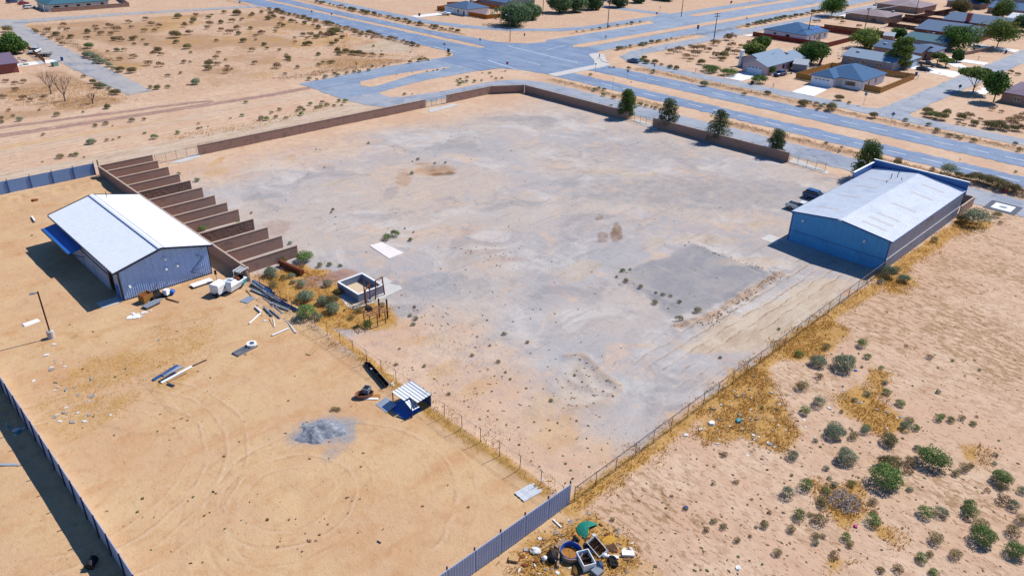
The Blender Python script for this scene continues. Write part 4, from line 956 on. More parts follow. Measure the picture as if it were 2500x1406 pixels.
RF += tile(14, [(1560, 640, .4, 'dry'), (1965, 525, .5, 'dry'), (2175, 510, .6, 'dry'), (1965, 885, .7, 'olive'), (2055, 940, .7, 'olive'), (1890, 970, .7, 'dry'), (2445, 920, .9, 'olive'), (2310, 1025, .4, 'olive'), (2180, 1065, .7, 'olive'), (2365, 935, .4, 'sage'), (2060, 250, .8, 'dry'), (2490, 800, .4, 'dry'), (995, 865, .5, 'olive'), (1690, 765, .5, 'dry')])
shrubs(RF, 'in the straw field right of the chain-link fence', 'shrubs in the field right of the fence', .98)
# beside the long shed
shrubs([(2380, 545, 4.6, 'big'), (2165, 672, 2.6, 'sage'), (2185, 662, 1.6, 'olive'), (2205, 685, 1.8, 'sage'), (2150, 690, 1.2, 'sage'), (2280, 588, 1.4, 'olive'), (2350, 540, 2.2, 'olive')], 'against the foot of the long metal building', 'shrubs by the long building')
# rubbish corner between bays and pool
shrubs(tile(9, [(495, 165, 2.4, 'sage'), (515, 330, 2.6, 'green'), (600, 350, 1.6, 'sage'), (660, 195, 1.8, 'sage'), (740, 190, 1.9, 'olive'), (755, 270, 2.0, 'sage'), (825, 90, 1.4, 'olive'), (460, 25, 1.6, 'sage'), (705, 25, 1.5, 'sage'), (1080, 410, 1.4, 'green'), (190, 40, 1.4, 'olive'), (1000, 270, 1.2, 'olive'), (930, 340, 1.0, 'olive'), (1220, 215, .9, 'olive'), (1530, 230, .6, 'dry'), (1545, 340, .8, 'sage'), (1520, 395, .7, 'sage'), (1490, 310, .6, 'sage'), (760, 1205, .7, 'olive'), (810, 1210, .6, 'olive')]) +
       tile(5, [(280, 1170, 1.4, 'olive'), (480, 1150, 2.4, 'green'), (630, 1210, 1.1, 'olive'), (725, 1195, .9, 'green'), (822, 1205, .7, 'green'), (160, 1290, 2.0, 'sage'), (200, 1320, 1.5, 'sage'), (290, 1330, 1.2, 'olive'), (360, 1310, 1.1, 'sage'), (370, 1365, .9, 'sage'), (450, 1220, 1.4, 'dry')]), 'in the weedy corner by the concrete basin', 'shrubs by the concrete basin')
shrubs(tile(5, [(1265, 945, 1.5, 'green'), (1345, 920, 1.7, 'green'), (1495, 960, .9, 'green'), (1440, 848, .4, 'green'), (345, 995, .8, 'sage'), (755, 668, .7, 'olive'), (738, 695, .5, 'olive'), (1568, 190, .8, 'sage'), (1727, 228, .6, 'sage'), (1825, 225, .7, 'sage'), (1505, 325, .9, 'sage'), (1512, 210, .4, 'sage'), (670, 255, .4, 'olive'), (1095, 35, .7, 'sage'), (595, 92, .4, 'sage'), (630, 98, .3, 'sage'), (2452, 107, .4, 'sage'), (1338, 98, .3, 'sage'), (2430, 828, .3, 'sage'), (1520, 885, .5, 'dry')]) +
       tile(6, [(1095, 1260, .9, 'green'), (1165, 1238, .5, 'green'), (1035, 1310, .5, 'green'), (1125, 1350, .9, 'olive')]) + tile(10, [(1265, 45, .8, 'olive'), (1400, 190, 1.0, 'olive'), (1480, 120, .8, 'olive'), (1550, 125, .6, 'dry'), (1630, 190, .8, 'olive'), (1810, 270, 1.2, 'olive'), (1625, 370, 1.2, 'olive'), (185, 570, .6, 'olive'), (640, 870, .4, 'green'), (410, 1120, .5, 'green'), (2025, 710, .5, 'sage'), (1410, 95, .5, 'olive'), (670, 248, .25, 'dry')]) +
       tile(4, [(1705, 335, 1.0, 'olive'), (1880, 395, 1.2, 'sage'), (1935, 865, 1.5, 'green'), (2270, 790, .7, 'green'), (2190, 1070, .8, 'olive'), (2225, 1055, .6, 'green'), (2400, 700, .6, 'sage'), (305, 912, .4, 'sage'), (1360, 495, .8, 'olive'), (1335, 330, .8, 'sage')]) +
       tile(9, [(1390, 625, .4, 'dry'), (1625, 795, .5, 'olive'), (2330, 755, .6, 'olive'), (2390, 490, .7, 'olive'), (2250, 595, .4, 'olive'), (1855, 1060, .5, 'olive'), (2400, 850, .4, 'olive'), (1360, 775, .5, 'olive'), (2080, 690, .6, 'olive'), (2445, 915, .4, 'olive')]), 'standing alone on the gravel yard', 'scattered yard shrubs')
# verges along the roads and the dirt road
V1 = tile(1, [(70, 1140, 1.6, 'olive'), (125, 1140, 1.5, 'green'), (210, 1120, 1.3, 'olive'), (250, 1050, 1.3, 'olive'), (170, 1080, 1.2, 'dry'), (440, 1040, 1.7, 'olive'), (480, 1055, 1.2, 'green'), (455, 1095, 1.5, 'green'), (420, 1060, 1.2, 'olive'), (540, 1000, 1.4, 'green'), (655, 980, 1.3, 'olive'), (640, 1020, 1.5, 'olive'), (700, 1005, 1.4, 'olive'), (600, 1030, 1.3, 'olive'), (810, 965, 1.3, 'green'), (870, 970, 1.5, 'green'), (770, 1010, 1.0, 'olive'), (840, 1005, .9, 'olive'), (310, 1130, 1.2, 'dry'),
    (1440, 900, 1.1, 'sage'), (1510, 895, .6, 'dry'), (1960, 805, 1.6, 'green'), (1990, 785, 1.2, 'sage'), (2025, 780, 1.3, 'sage'), (2105, 780, 1.3, 'green'), (2170, 770, .9, 'sage'), (1940, 770, 1.1, 'olive'), (2310, 748, .9, 'olive'), (2365, 745, 1.0, 'sage'), (2250, 700, 1.1, 'sage'), (2180, 695, .7, 'dry'), (2395, 680, .8, 'sage'), (1970, 755, 1.1, 'olive'), (2030, 740, 1.1, 'olive'), (2265, 730, .8, 'olive'),
    (1650, 680, .7, 'dry'), (1750, 665, .8, 'olive'), (1810, 655, .7, 'dry'), (1510, 687, .5, 'sage'), (1358, 712, .5, 'dry'), (1710, 672, .6, 'olive'), (1140, 440, 1.2, 'green'), (1220, 490, .9, 'dry')])
shrubs(V1, 'on the sandy verge around the dirt road turning', 'shrubs on the verges by the road loop')
V2 = tile(0, [(2350, 980, 1.2, 'green'), (2310, 1105, 1.2, 'sage'), (1700, 1270, 1.2, 'green'), (1475, 1320, 1.7, 'green'), (870, 1365, 1.8, 'sage'), (905, 1350, .9, 'sage'), (1260, 1155, 1.6, 'olive'), (1375, 1140, 1.1, 'olive'), (1010, 1185, 1.4, 'olive'), (910, 1200, 1.2, 'olive'), (190, 1150, 1.7, 'sage'), (545, 1105, 1.6, 'olive'), (1030, 1030, 1.8, 'olive'), (795, 1070, .9, 'dry'), (85, 1060, 1.3, 'dry'), (20, 1130, 1.2, 'olive'), (25, 1170, 1.2, 'olive'), (415, 1285, 1.0, 'dry'), (1385, 1270, .9, 'sage'), (1890, 1225, .9, 'olive'), (1920, 1215, .7, 'sage'), (1985, 1205, .5, 'sage'), (1140, 1310, .8, 'dry'), (1020, 1340, 1.0, 'olive'), (1080, 1330, .7, 'sage'), (1075, 1195, .5, 'sage'), (1895, 1180, .8, 'dry'), (2200, 1130, .7, 'dry'), (130, 1110, 1.2, 'dry'), (380, 1050, 1.0, 'dry')]) + tile(4, [(730, 150, 1.3, 'green'), (575, 175, 1.6, 'olive'), (805, 168, .5, 'sage'), (680, 155, 1.0, 'olive'), (405, 213, .6, 'dry')])
shrubs(V2, 'along the dirt road behind the block wall', 'shrubs along the dirt road')
# dry brush on the large vacant lot, and on the strips between the roads: photo positions, then filled in
LOT = tile(0, [(1390, 190, 2, 'dry'), (1700, 170, 2.4, 'olive'), (1870, 155, 2, 'dry'), (2140, 125, 2, 'dry'), (2260, 140, 2.8, 'olive'), (2390, 155, 1.6, 'dry'), (2215, 210, 2.2, 'dry'), (2310, 195, 1.8, 'dry'), (2005, 235, 2.4, 'dry'), (1760, 255, 2.2, 'dry'), (1845, 198, 1.8, 'olive'), (1255, 265, 1.4, 'dry'), (1050, 260, 2.4, 'dry'), (1450, 240, 2.4, 'dry'), (1520, 258, 2.2, 'dry'), (1380, 300, 1.9, 'dry'), (1475, 298, 1.6, 'dry'), (925, 292, 1.6, 'dry'), (640, 290, 1.8, 'dry'), (610, 250, 2.4, 'dry'), (1115, 295, 2.8, 'dry'), (1980, 275, 1.8, 'dry'), (2110, 290, 1.8, 'dry'), (2260, 280, 2.4, 'dry'), (1810, 325, 2.4, 'dry'), (2190, 318, 2.4, 'dry'), (1680, 355, 3.0, 'olive'), (1090, 385, 1.7, 'olive'), (1160, 390, 1.8, 'dry'), (830, 372, 1.8, 'dry'), (680, 360, 1.7, 'olive'), (1280, 378, 2, 'dry'), (1365, 388, 1.2, 'dry'), (2070, 395, 1.5, 'dry'), (1410, 430, 1.1, 'olive'), (1790, 460, 2.0, 'olive'), (1120, 488, 1.5, 'sage'), (1510, 492, 2.0, 'olive'), (1445, 508, 1.0, 'dry'), (1545, 525, 1.5, 'dry'), (1145, 570, 1.5, 'dry'), (1420, 618, 2.0, 'dry'), (1530, 630, 2.0, 'dry'), (1755, 600, 1.5, 'dry'), (1820, 596, 1.0, 'dry'), (1995, 620, 2.0, 'olive'), (2075, 620, 1.6, 'dry'), (2155, 575, 1.0, 'olive'), (1725, 700, 1.0, 'olive'), (2215, 660, .9, 'dry'), (1600, 728, 1.2, 'dry'), (1150, 365, 1.2, 'dry'), (965, 330, 2.0, 'dry'), (1060, 330, 1.8, 'dry'), (2485, 320, 1.6, 'dry'), (2440, 345, 1.4, 'dry'),
     (1870, 800, 2, 'sage')]) + tile(1, [(100, 430, 1.4, 'olive'), (250, 480, 1.2, 'olive'), (335, 585, 1.2, 'olive'), (420, 650, 1.3, 'olive'), (615, 525, 1.4, 'olive'), (530, 425, 1.8, 'olive'), (490, 428, 1.4, 'dry'), (395, 368, 1.3, 'dry'), (395, 405, 1.3, 'dry'), (80, 320, 1.9, 'dry'), (205, 305, 1.2, 'dry'), (245, 240, 2.0, 'dry'), (215, 280, 1.7, 'dry'), (300, 710, 1.1, 'dry'), (125, 465, 1.2, 'olive'), (310, 530, 1.2, 'dry'), (225, 645, 2.4, 'dry'), (660, 605, 1.3, 'dry'), (715, 605, 1.3, 'olive'), (755, 600, 1.3, 'olive'), (620, 625, 1.3, 'olive'), (525, 760, 1.3, 'sage'), (685, 738, 1.3, 'sage'), (805, 722, 1.2, 'sage'), (890, 700, 1.1, 'sage'), (1005, 688, 1.1, 'sage'), (955, 690, 1.1, 'olive'), (1095, 672, 1.0, 'sage'), (1240, 635, .9, 'sage'), (1130, 635, 1.0, 'olive'), (600, 758, .8, 'dry'), (765, 710, 1.2, 'olive'), (1490, 600, 1.4, 'dry'), (1580, 580, 1.5, 'olive'), (1630, 570, 1.3, 'olive'), (1660, 575, .9, 'dry'), (1860, 525, 1.3, 'olive'), (1495, 497, .7, 'dry'), (800, 490, 1.8, 'olive'), (820, 520, 1.7, 'olive'), (880, 500, 1.8, 'olive'), (940, 515, 1.8, 'olive'), (1000, 520, 2.0, 'olive'), (1050, 530, 1.8, 'dry'), (1130, 535, 1.8, 'dry'), (1220, 535, 1.5, 'dry'), (780, 320, 3.0, 'olive'), (740, 330, 2.4, 'olive'), (700, 345, 2.4, 'dry'), (650, 350, 2.2, 'dry'), (545, 345, 2.4, 'dry'), (470, 340, 2, 'dry'), (790, 400, 1.6, 'olive'), (745, 425, 1.5, 'olive')])
_rl = random.Random(77)
for _ in range(46):
    _x = 84+80*_rl.random()**.8; _y = _rl.uniform(222, 335); _p = PXof(_x, _y); LOT.append((_p[0], _p[1]-2, _rl.uniform(.9, 1.9), _rl.choice(['dry', 'olive', 'olive'])))
LS = tile(0, [(860, 545, 2.4, 'sage'), (820, 530, 1.8, 'sage'), (910, 560, 1.9, 'sage'), (935, 595, 2.0, 'sage'), (980, 600, 1.7, 'sage'), (1045, 630, 1.6, 'sage'), (1020, 590, 1.5, 'dry'), (1150, 680, 1.9, 'olive'), (1260, 690, 2.0, 'olive'), (1085, 660, 1.3, 'sage'), (855, 455, 2.2, 'green'), (540, 335, 1.8, 'olive'), (455, 300, 2.2, 'dry'), (415, 340, 1.4, 'dry'), (480, 370, 1.6, 'dry'), (330, 290, 1.4, 'dry'), (560, 390, 1.6, 'dry'), (350, 310, 1.5, 'olive'), (600, 425, 1.8, 'dry'), (890, 790, 1.4, 'olive'), (940, 830, 1.8, 'olive'), (985, 835, 1.6, 'sage'), (800, 735, 1.1, 'olive'), (1040, 850, 1.2, 'sage'), (1110, 895, 1.7, 'olive'), (1060, 885, 1.2, 'olive'), (75, 300, 2.6, 'olive'), (230, 785, 1.6, 'dry'), (150, 800, 1.4, 'dry'), (150, 860, 1.3, 'dry'), (225, 945, 1.6, 'dry'), (30, 930, 1.5, 'dry'), (300, 960, 1.4, 'dry'), (60, 780, 1.3, 'dry'), (420, 940, 1.4, 'dry'), (1440, 840, 1.2, 'olive'), (1500, 845, 1.4, 'olive'), (1600, 835, 1.2, 'olive'), (1790, 810, .6, 'dry'), (1830, 808, .5, 'dry')])
shrubs(LOT, 'on the large vacant lot beyond the dirt road', 'dry brush on the vacant lot', 1.3)
shrubs(LS, 'beside the grey side street at upper left', 'brush beside the left side street', 1.3)
# berm brush: rows along the road dividers
def row(pts, step, k, wr, lab, grp, jit=.8, seed=1):
    rng = random.Random(seed)
    for a, b_ in zip(pts[:-1], pts[1:]):
        a = Vector(a); b_ = Vector(b_); L = (b_-a).length; t = 0
        while t < L:
            p = a+(b_-a)*(t/L); w = rng.uniform(*wr)*1.25; kk = rng.choice(k)
            sz = 'small' if w < .9 else ('midsize' if w < 1.5 else 'large')
            bush(kk, p.x+rng.uniform(-jit, jit), p.y+rng.uniform(-jit, jit), w, None, '%s %s shrub %s' % (sz, KINDW[kk].replace('large ', ''), where(*PXof(p.x, p.y))), grp); t += step*rng.uniform(.6, 1.5)
row([(175, 222), (174.6, 262), (175, 330)], 2.6, ['dry', 'dry', 'olive'], (1.0, 2.0), 'on the bank between the vacant lot and the main road', 'brush along the main road bank', .9, 3)
row([(170, 246), (168, 290), (168, 330)], 4.0, ['dry', 'olive'], (1.0, 2.2), 'behind the main road bank beside the vacant lot', 'brush behind the main road bank', 2.0, 4)
row([(204.8, 236), (204.2, 280), (204.6, 340)], 3.2, ['dry', 'olive'], (1.0, 2.0), 'between the main road and the upper frontage road', 'brush on the upper road divider', .8, 5)
row([(228, 174.4), (262, 174.4)], 3.2, ['olive', 'sage'], (.9, 1.7), 'on the divider strip beside the parked sedan', 'brush on the cross road divider', .6, 6)
row([(318, 173.6), (420, 174)], 4.5, ['sage', 'olive', 'dry'], (1.4, 2.6), 'on the far divider strip leading past the round tree', 'brush on the far divider', .6, 7)
row([(244, 207.6), (288, 207.6)], 5.0, ['dry', 'olive'], (.8, 1.5), 'on the strip by the upper power pole', 'brush by the upper pole', .6, 8)
VR = tile(2, [(1150, 660, 1.5, 'sage'), (1385, 695, 1.4, 'sage'), (1870, 815, 2.2, 'sage'), (830, 865, 1.3, 'sage'), (870, 850, 1.2, 'olive'), (915, 865, 1.3, 'sage'), (915, 910, 1.5, 'sage'), (1010, 935, 1.5, 'olive'), (1260, 1000, 1.4, 'olive'), (1320, 1015, 1.2, 'olive'), (1410, 1035, 1.3, 'sage'), (1480, 1045, .9, 'dry'), (1515, 1055, 1.0, 'sage'), (1370, 1020, .9, 'olive'), (2250, 905, 1.5, 'dry'), (2470, 905, 1.6, 'olive'), (1175, 780, .5, 'sage'), (970, 645, .8, 'dry'), (1010, 645, .9, 'olive'), (985, 1005, .8, 'dry'), (790, 715, 1.0, 'olive'), (1450, 1040, .8, 'olive')]) + \
     tile(3, [(60, 910, 1.4, 'olive'), (390, 1005, 2.4, 'olive'), (520, 1010, 1.5, 'olive'), (555, 1030, 1.4, 'sage'), (660, 1050, 2.6, 'olive'), (590, 1015, 1.2, 'olive'), (450, 985, 1.2, 'dry'), (1060, 1125, 1.9, 'olive'), (1370, 1150, 1.3, 'sage'), (1590, 1195, 1.4, 'sage'), (1380, 1200, .9, 'dry'), (1665, 1260, 1.5, 'olive'), (1780, 1300, 1.4, 'olive'), (1860, 1310, 1.0, 'sage'), (1890, 1325, .9, 'olive'), (2020, 1350, 1.5, 'olive'), (2410, 1375, 1.3, 'sage'), (520, 1050, 1.0, 'olive')]) + \
     tile(7, [(1770, 345, 3.2, 'big'), (1615, 310, 1.0, 'olive'), (1285, 240, 1.6, 'olive'), (1300, 205, 1.4, 'dry'), (1870, 375, 1.6, 'olive'), (2030, 410, 2.6, 'olive'), (2130, 430, 2.4, 'olive'), (2200, 450, 2.6, 'olive'), (2280, 480, 2.6, 'olive'), (2350, 490, 2.4, 'dry'), (2410, 510, 2.0, 'olive'), (2490, 530, 1.8, 'dry'), (1960, 390, 1.6, 'olive'), (610, 45, .9, 'sage'), (735, 118, .7, 'dry'), (760, 80, .7, 'olive'), (2450, 110, 1.3, 'olive'), (1890, 190, .4, 'dry'), (2230, 735, 1.5, 'olive'), (2270, 800, .8, 'dry'), (2420, 310, .7, 'sage')])
shrubs(VR, 'on the verges beside the main road lanes', 'shrubs on the main road verges', 1.15)
# waste ground by the houses
VH = tile(2, [(1300, 560, 1.4, 'olive'), (1320, 600, 1.6, 'olive'), (1400, 600, 1.6, 'olive'), (1275, 580, 1.3, 'green'), (1545, 645, 1.3, 'sage'), (1605, 655, 1.4, 'olive'), (1465, 620, 1.0, 'olive'), (1640, 490, 2.6, 'dry'), (1555, 505, 2.2, 'dry'), (1760, 475, 2.6, 'dry'), (1830, 475, 2.8, 'dry'), (1900, 490, 2.2, 'dry'), (1790, 525, 2.4, 'dry'), (1700, 550, 2.0, 'dry'), (1980, 545, 2.6, 'dry'), (2060, 545, 2.6, 'olive'), (2100, 510, 2.6, 'dry'), (2170, 510, 2.2, 'dry'), (1840, 610, 2.0, 'olive'), (1740, 580, 1.6, 'dry'), (2045, 575, 1.6, 'olive'), (2130, 375, 3.4, 'dry'), (2090, 380, 2.6, 'dry'), (1985, 430, 2.6, 'dry'), (2130, 445, 2.4, 'dry'), (2320, 430, 2.6, 'dry'), (2230, 450, 1.8, 'dry'), (1950, 410, 1.8, 'dry')]) + \
     tile(3, [(1570, 1075, 1.9, 'olive'), (1640, 1120, 2.0, 'green'), (1705, 1135, 2.2, 'olive'), (1760, 1090, 1.8, 'olive'), (1575, 1110, 1.5, 'olive'), (1900, 1130, 1.9, 'olive'), (1975, 1120, 2.0, 'dry'), (2020, 1190, 1.6, 'olive'), (1870, 1180, 1.1, 'dry'), (1925, 1190, .9, 'dry'), (2190, 1050, 1.3, 'dry'), (2170, 1220, 2.2, 'olive'), (2250, 1220, 2.4, 'olive'), (2210, 1190, 1.8, 'dry'), (2380, 1190, 2.2, 'dry'), (2440, 1165, 2.4, 'dry'), (2490, 1110, 1.8, 'dry'), (2310, 1240, 1.8, 'olive'), (2480, 1250, 2.2, 'dry'), (2080, 1145, 1.1, 'dry'), (2280, 1070, 1.0, 'dry'), (2350, 1145, 1.3, 'dry'), (2440, 715, 1.4, 'dry'), (2370, 695, 1.6, 'dry'), (2130, 1180, 1.3, 'dry'), (2400, 1240, 1.6, 'olive'), (730, 950, 1.8, 'olive'), (830, 985, 1.0, 'olive'), (770, 220, 1.8, 'dry'), (760, 180, 1.6, 'olive'), (1060, 210, 1.9, 'sage'), (920, 262, 2.0, 'dry'), (650, 175, 1.9, 'dry'), (830, 175, 2.0, 'dry'), (720, 185, 1.8, 'olive'), (500, 210, 1.6, 'dry'), (540, 210, 1.6, 'dry')])
shrubs(VH, 'on the waste ground among the houses', 'brush on waste ground by the houses', 1.4)

for lb, os_ in SEEN.items():
    if len(os_) > 1:
        os_.sort(key=lambda o: PXof(o.location.x, o.location.y)[0])
        for i, o in enumerate(os_): o['label'] = lb+(', leftmost one' if i == 0 else ', rightmost one' if i == len(os_)-1 else ', %s from left' % ORDN[min(i, 17)])
# ------------------------------------------------------------------ dry grass: far too many blades to count
def straw_field(name, polys, dens, hr, label, mat=STRAWM, seed=1, wid=.045, clump=True, lean=.9):
    rng = np.random.default_rng(seed); P = []
    for poly in polys:
        xs = [p[0] for p in poly]; ys = [p[1] for p in poly]
        area = (max(xs)-min(xs))*(max(ys)-min(ys)); n = int(area*dens)
        X = rng.uniform(min(xs)-.8, max(xs)+.8, n); Y = rng.uniform(min(ys)-.8, max(ys)+.8, n)
        d = pdist(poly, X, Y)*np.where(pin(poly, X, Y), 1, -1)
        keep = sstep(-.9, 1.4, d+(fbm(X*.5, Y*.5, seed, 3)-.5)*4.0) > rng.uniform(0, 1, n)
        if clump: keep &= (fbm(X*.9, Y*.9, seed+5, 3) > .40+rng.normal(0, .06, n))
        P.append(np.stack([X[keep], Y[keep]], 1))
    P = np.concatenate(P); n = len(P); z = height(P[:, 0], P[:, 1])
    ang = rng.uniform(0, 6.283, n); ln = rng.uniform(hr[0], hr[1], n); tilt = rng.uniform(.25, lean+.3, n)
    dx = np.cos(ang)*np.sin(tilt)*ln; dy = np.sin(ang)*np.sin(tilt)*ln; dz = np.cos(tilt)*ln*.9
    sx = -np.sin(ang)*wid; sy = np.cos(ang)*wid
    v = np.stack([np.stack([P[:, 0]-sx, P[:, 1]-sy, z-.02], 1), np.stack([P[:, 0]+sx, P[:, 1]+sy, z-.02], 1), np.stack([P[:, 0]+dx, P[:, 1]+dy, z+dz], 1)], 1).reshape(-1, 3)
    me = bpy.data.meshes.new(name); me.vertices.add(3*n); me.vertices.foreach_set('co', v.astype(np.float32).ravel())
    me.loops.add(3*n); me.loops.foreach_set('vertex_index', np.arange(3*n, dtype=np.int32)); me.polygons.add(n); me.polygons.foreach_set('loop_start', np.arange(0, 3*n, 3, dtype=np.int32)); me.update()
    at = me.attributes.new('tint', 'FLOAT', 'POINT'); at.data.foreach_set('value', np.repeat(np.clip(rng.normal(.55, .25, n), 0, 1), 3).astype(np.float32))
    me.materials.append(mat); return tag(obj(name, me), label, 'grass', None, 'stuff')
straw_field('dry_grass', STRAW, 80, (.16, .46), 'golden dry grass in patches across the right-hand field', seed=3)
def band(pts, w):
    return ribbon(pts, w)
straw_field('dry_grass', [band(PX((1395, 1238), (1560, 1116), (1700, 1005), (1880, 872), (2000, 782), (2140, 690)), 2.6), band(PX((2155, 690), (2260, 612), (2360, 540)), 3.4), band([(43.1, 35), (43.1, 96)], 1.7), band([(41.9, 50), (41.9, 75)], 1.0)], 40, (.18, .5), 'golden dry grass lining the foot of the yard fences', seed=5)
straw_field('dry_grass', [PX((615, 672), (740, 645), (800, 660), (850, 730), (960, 750), (985, 790), (880, 810), (800, 800), (700, 740), (640, 700))], 45, (.2, .6), 'golden dry weeds around the concrete basin', seed=7)
straw_field('dry_grass', [PX((900, 880), (1050, 880), (1250, 1030), (1320, 1150), (1180, 1060), (1000, 950)), PX((1010, 780), (1180, 850), (1240, 900), (1100, 900), (1000, 830)), PX((130, 890), (320, 850), (420, 880), (330, 1010), (120, 1030)), PX((360, 800), (560, 770), (520, 880), (380, 940))], 14, (.1, .3), 'thin dry golden weeds on bare sand', STRAWM, 9, .035)
straw_field('dry_grass', [band([(207.6, 20), (207.6, 150)], 3.0), band([(174, 10), (173.4, 96)], 3.2), band([(173.6, 116), (173.6, 158)], 3.4), band([(174.6, 222), (175, 330)], 3.4), band([(205, 236), (204.6, 320)], 3.0), band([(226, 174.4), (340, 174.4)], 2.4), band([(110, 208), (165, 206)], 5), band([(82, 260), (84, 330)], 4)], 16, (.25, .6), 'dry brown grass on the banks between the roads', DRYB, 11, .06)
straw_field('dry_grass', [PX((780, 105), (850, 80), (860, 125), (960, 135), (1010, 140), (860, 140)), PX((180, 105), (240, 130), (250, 140), (170, 112)), PX((780, 150), (900, 140), (980, 150), (760, 185)), PX((20, 220), (200, 200), (320, 240), (200, 270), (10, 260)), PX((400, 330), (560, 310), (700, 285), (830, 250), (830, 262), (600, 320), (420, 345))], 7, (.25, .6), 'yellow dry grass on the vacant lots and verges beyond the wall', STRAWM, 13, .07)

# ------------------------------------------------------------------ trees
def tree(label, x, y, h, w, mat, n, seed, kind='round', trunk=.35, name='tree', group=None, size=.34, clear=.25, lob=14, tm=None):
    rng = np.random.default_rng(seed); T = thing(name, label, 'tree', (x, y, hgt(x, y)), 0, group)
    P, Tn, NR = [], [], []; clump = []
    for k in range(lob):
        if kind == 'cypress':
            t = (k+.5)/lob; zz = h*(clear+(1-clear)*t*.93); rad = w*.5*(.55+.55*math.sin(math.pi*min(1, .25+t*.8))) ; a = k*2.4+rng.uniform(-.4, .4); rr = rad*rng.uniform(.25, .75)
            c = np.array([math.cos(a)*rr, math.sin(a)*rr, zz]); r = np.array([w*.23, w*.23, h*.11])*rng.uniform(.8, 1.25)
        elif kind == 'spread':
            a = k*2.4; rr = w*.5*math.sqrt((k+.5)/lob)*.8; c = np.array([math.cos(a)*rr, math.sin(a)*rr, h*(.72+.16*(1-(rr/(w*.5))**2))+rng.uniform(-.1, .1)*h]); r = np.array([w*.2, w*.2, h*.13])*rng.uniform(.8, 1.2)
        else:
            d = rng.normal(size=3); d /= np.linalg.norm(d); f = rng.uniform(.25, .72); c = np.array([d[0]*w*.5*f, d[1]*w*.5*f, h*(clear+(1-clear)*.5)+d[2]*h*(1-clear)*.5*f*.95]); r = np.array([w*.26, w*.26, h*(1-clear)*.27])*rng.uniform(.8, 1.25)
        clump.append(c); m = n//lob; d = rng.normal(size=(m, 3)); d /= np.linalg.norm(d, axis=1)[:, None]; q = rng.uniform(.3, 1.08, m)**.5
        P.append(c+d*q[:, None]*r); NR.append(d); Tn.append(np.clip(rng.normal(.5+rng.normal()*.14, .2, m), 0, 1))
    P = np.concatenate(P); P[:, 2] = np.maximum(P[:, 2], .15)
    obj('crown', leaf_mesh('crown', P, np.concatenate(Tn), rng.uniform(.6, 1.35, len(P))*size, mat, rng=rng, nrm=np.concatenate(NR)), T)
    mb = MB(); top = h*(.9 if kind == 'cypress' else .62); mb.path([(0, 0, -.2), (rng.normal()*.05, rng.normal()*.05, top*.5), (rng.normal()*.12, rng.normal()*.12, top)], [trunk*.5, trunk*.36, trunk*.12], 7)
    for c in clump[::(2 if lob > 10 else 1)]:
        z0 = min(c[2]*.72, top*.9) if kind == 'cypress' else h*clear*rng.uniform(.7, 1.2)+.2; mb.path([(0, 0, z0), tuple(c*.6+np.array([0, 0, z0])*.4), tuple(c)], [trunk*.2, trunk*.12, trunk*.05], 5)
    mb.build('trunk', tm or BARK, T); return T
def at(px, py): return G(px, py)
for lb, (x, y), h, w, m, sd in [('dark green cypress at the end of the block wall by the cypress gate', (157.7, 116.0), 7.2, 5.0, CYP, 1), ('grey-green cypress just past the cypress gate on the frontage road', (157.8, 103.2), 7.4, 4.9, CYPG, 2),
        ('sparse grey-green cypress in the middle of the roadside wall', (157.8, 89.0), 7.6, 5.2, CYPG, 3), ('thin small cypress near the end of the roadside wall', (158.4, 74.6), 6.0, 4.3, CYPG, 4), ('full dark cypress beside the long metal building', (158.6, 54.4), 8.0, 5.6, CYP, 5)]:
    tree(lb, x, y, h, w, m, 9000 if m is CYP else 5600, sd, 'cypress', .42, 'cypress_tree', 'cypresses along the roadside wall', .30, .08, 26)
BIG = [('big drooping tamarisk beside the small dark-roofed house at top', (1255, 62), 8.5, 14, WILLOW), ('second tamarisk growing into the big one by the upper light pole', (1300, 48), 6.5, 8, WILLOW), ('pale tamarisk left of the upper cross street', (1365, 32), 8.5, 10, WILLOW), ('full tamarisk in the row at the top of the picture', (1405, 30), 8, 9, WILLOW), ('last tamarisk of the row before the upper cross street', (1448, 24), 7.5, 9, WILLOW), ('tamarisk right of the upper cross street', (1510, 18), 6.5, 9, WILLOW), ('small tamarisk at the top edge', (1560, 8), 5, 8, WILLOW), ('broad tamarisk at the top edge near the blue bin', (1620, 2), 5, 10, WILLOW)]
for i, (lb, p, h, w, m) in enumerate(BIG): tree(lb, *at(*p), h*1.1, w*1.15, m, 6000, 30+i, 'round', .5, 'tamarisk_tree', 'tamarisks at the top of the picture', .85, .0, 20)
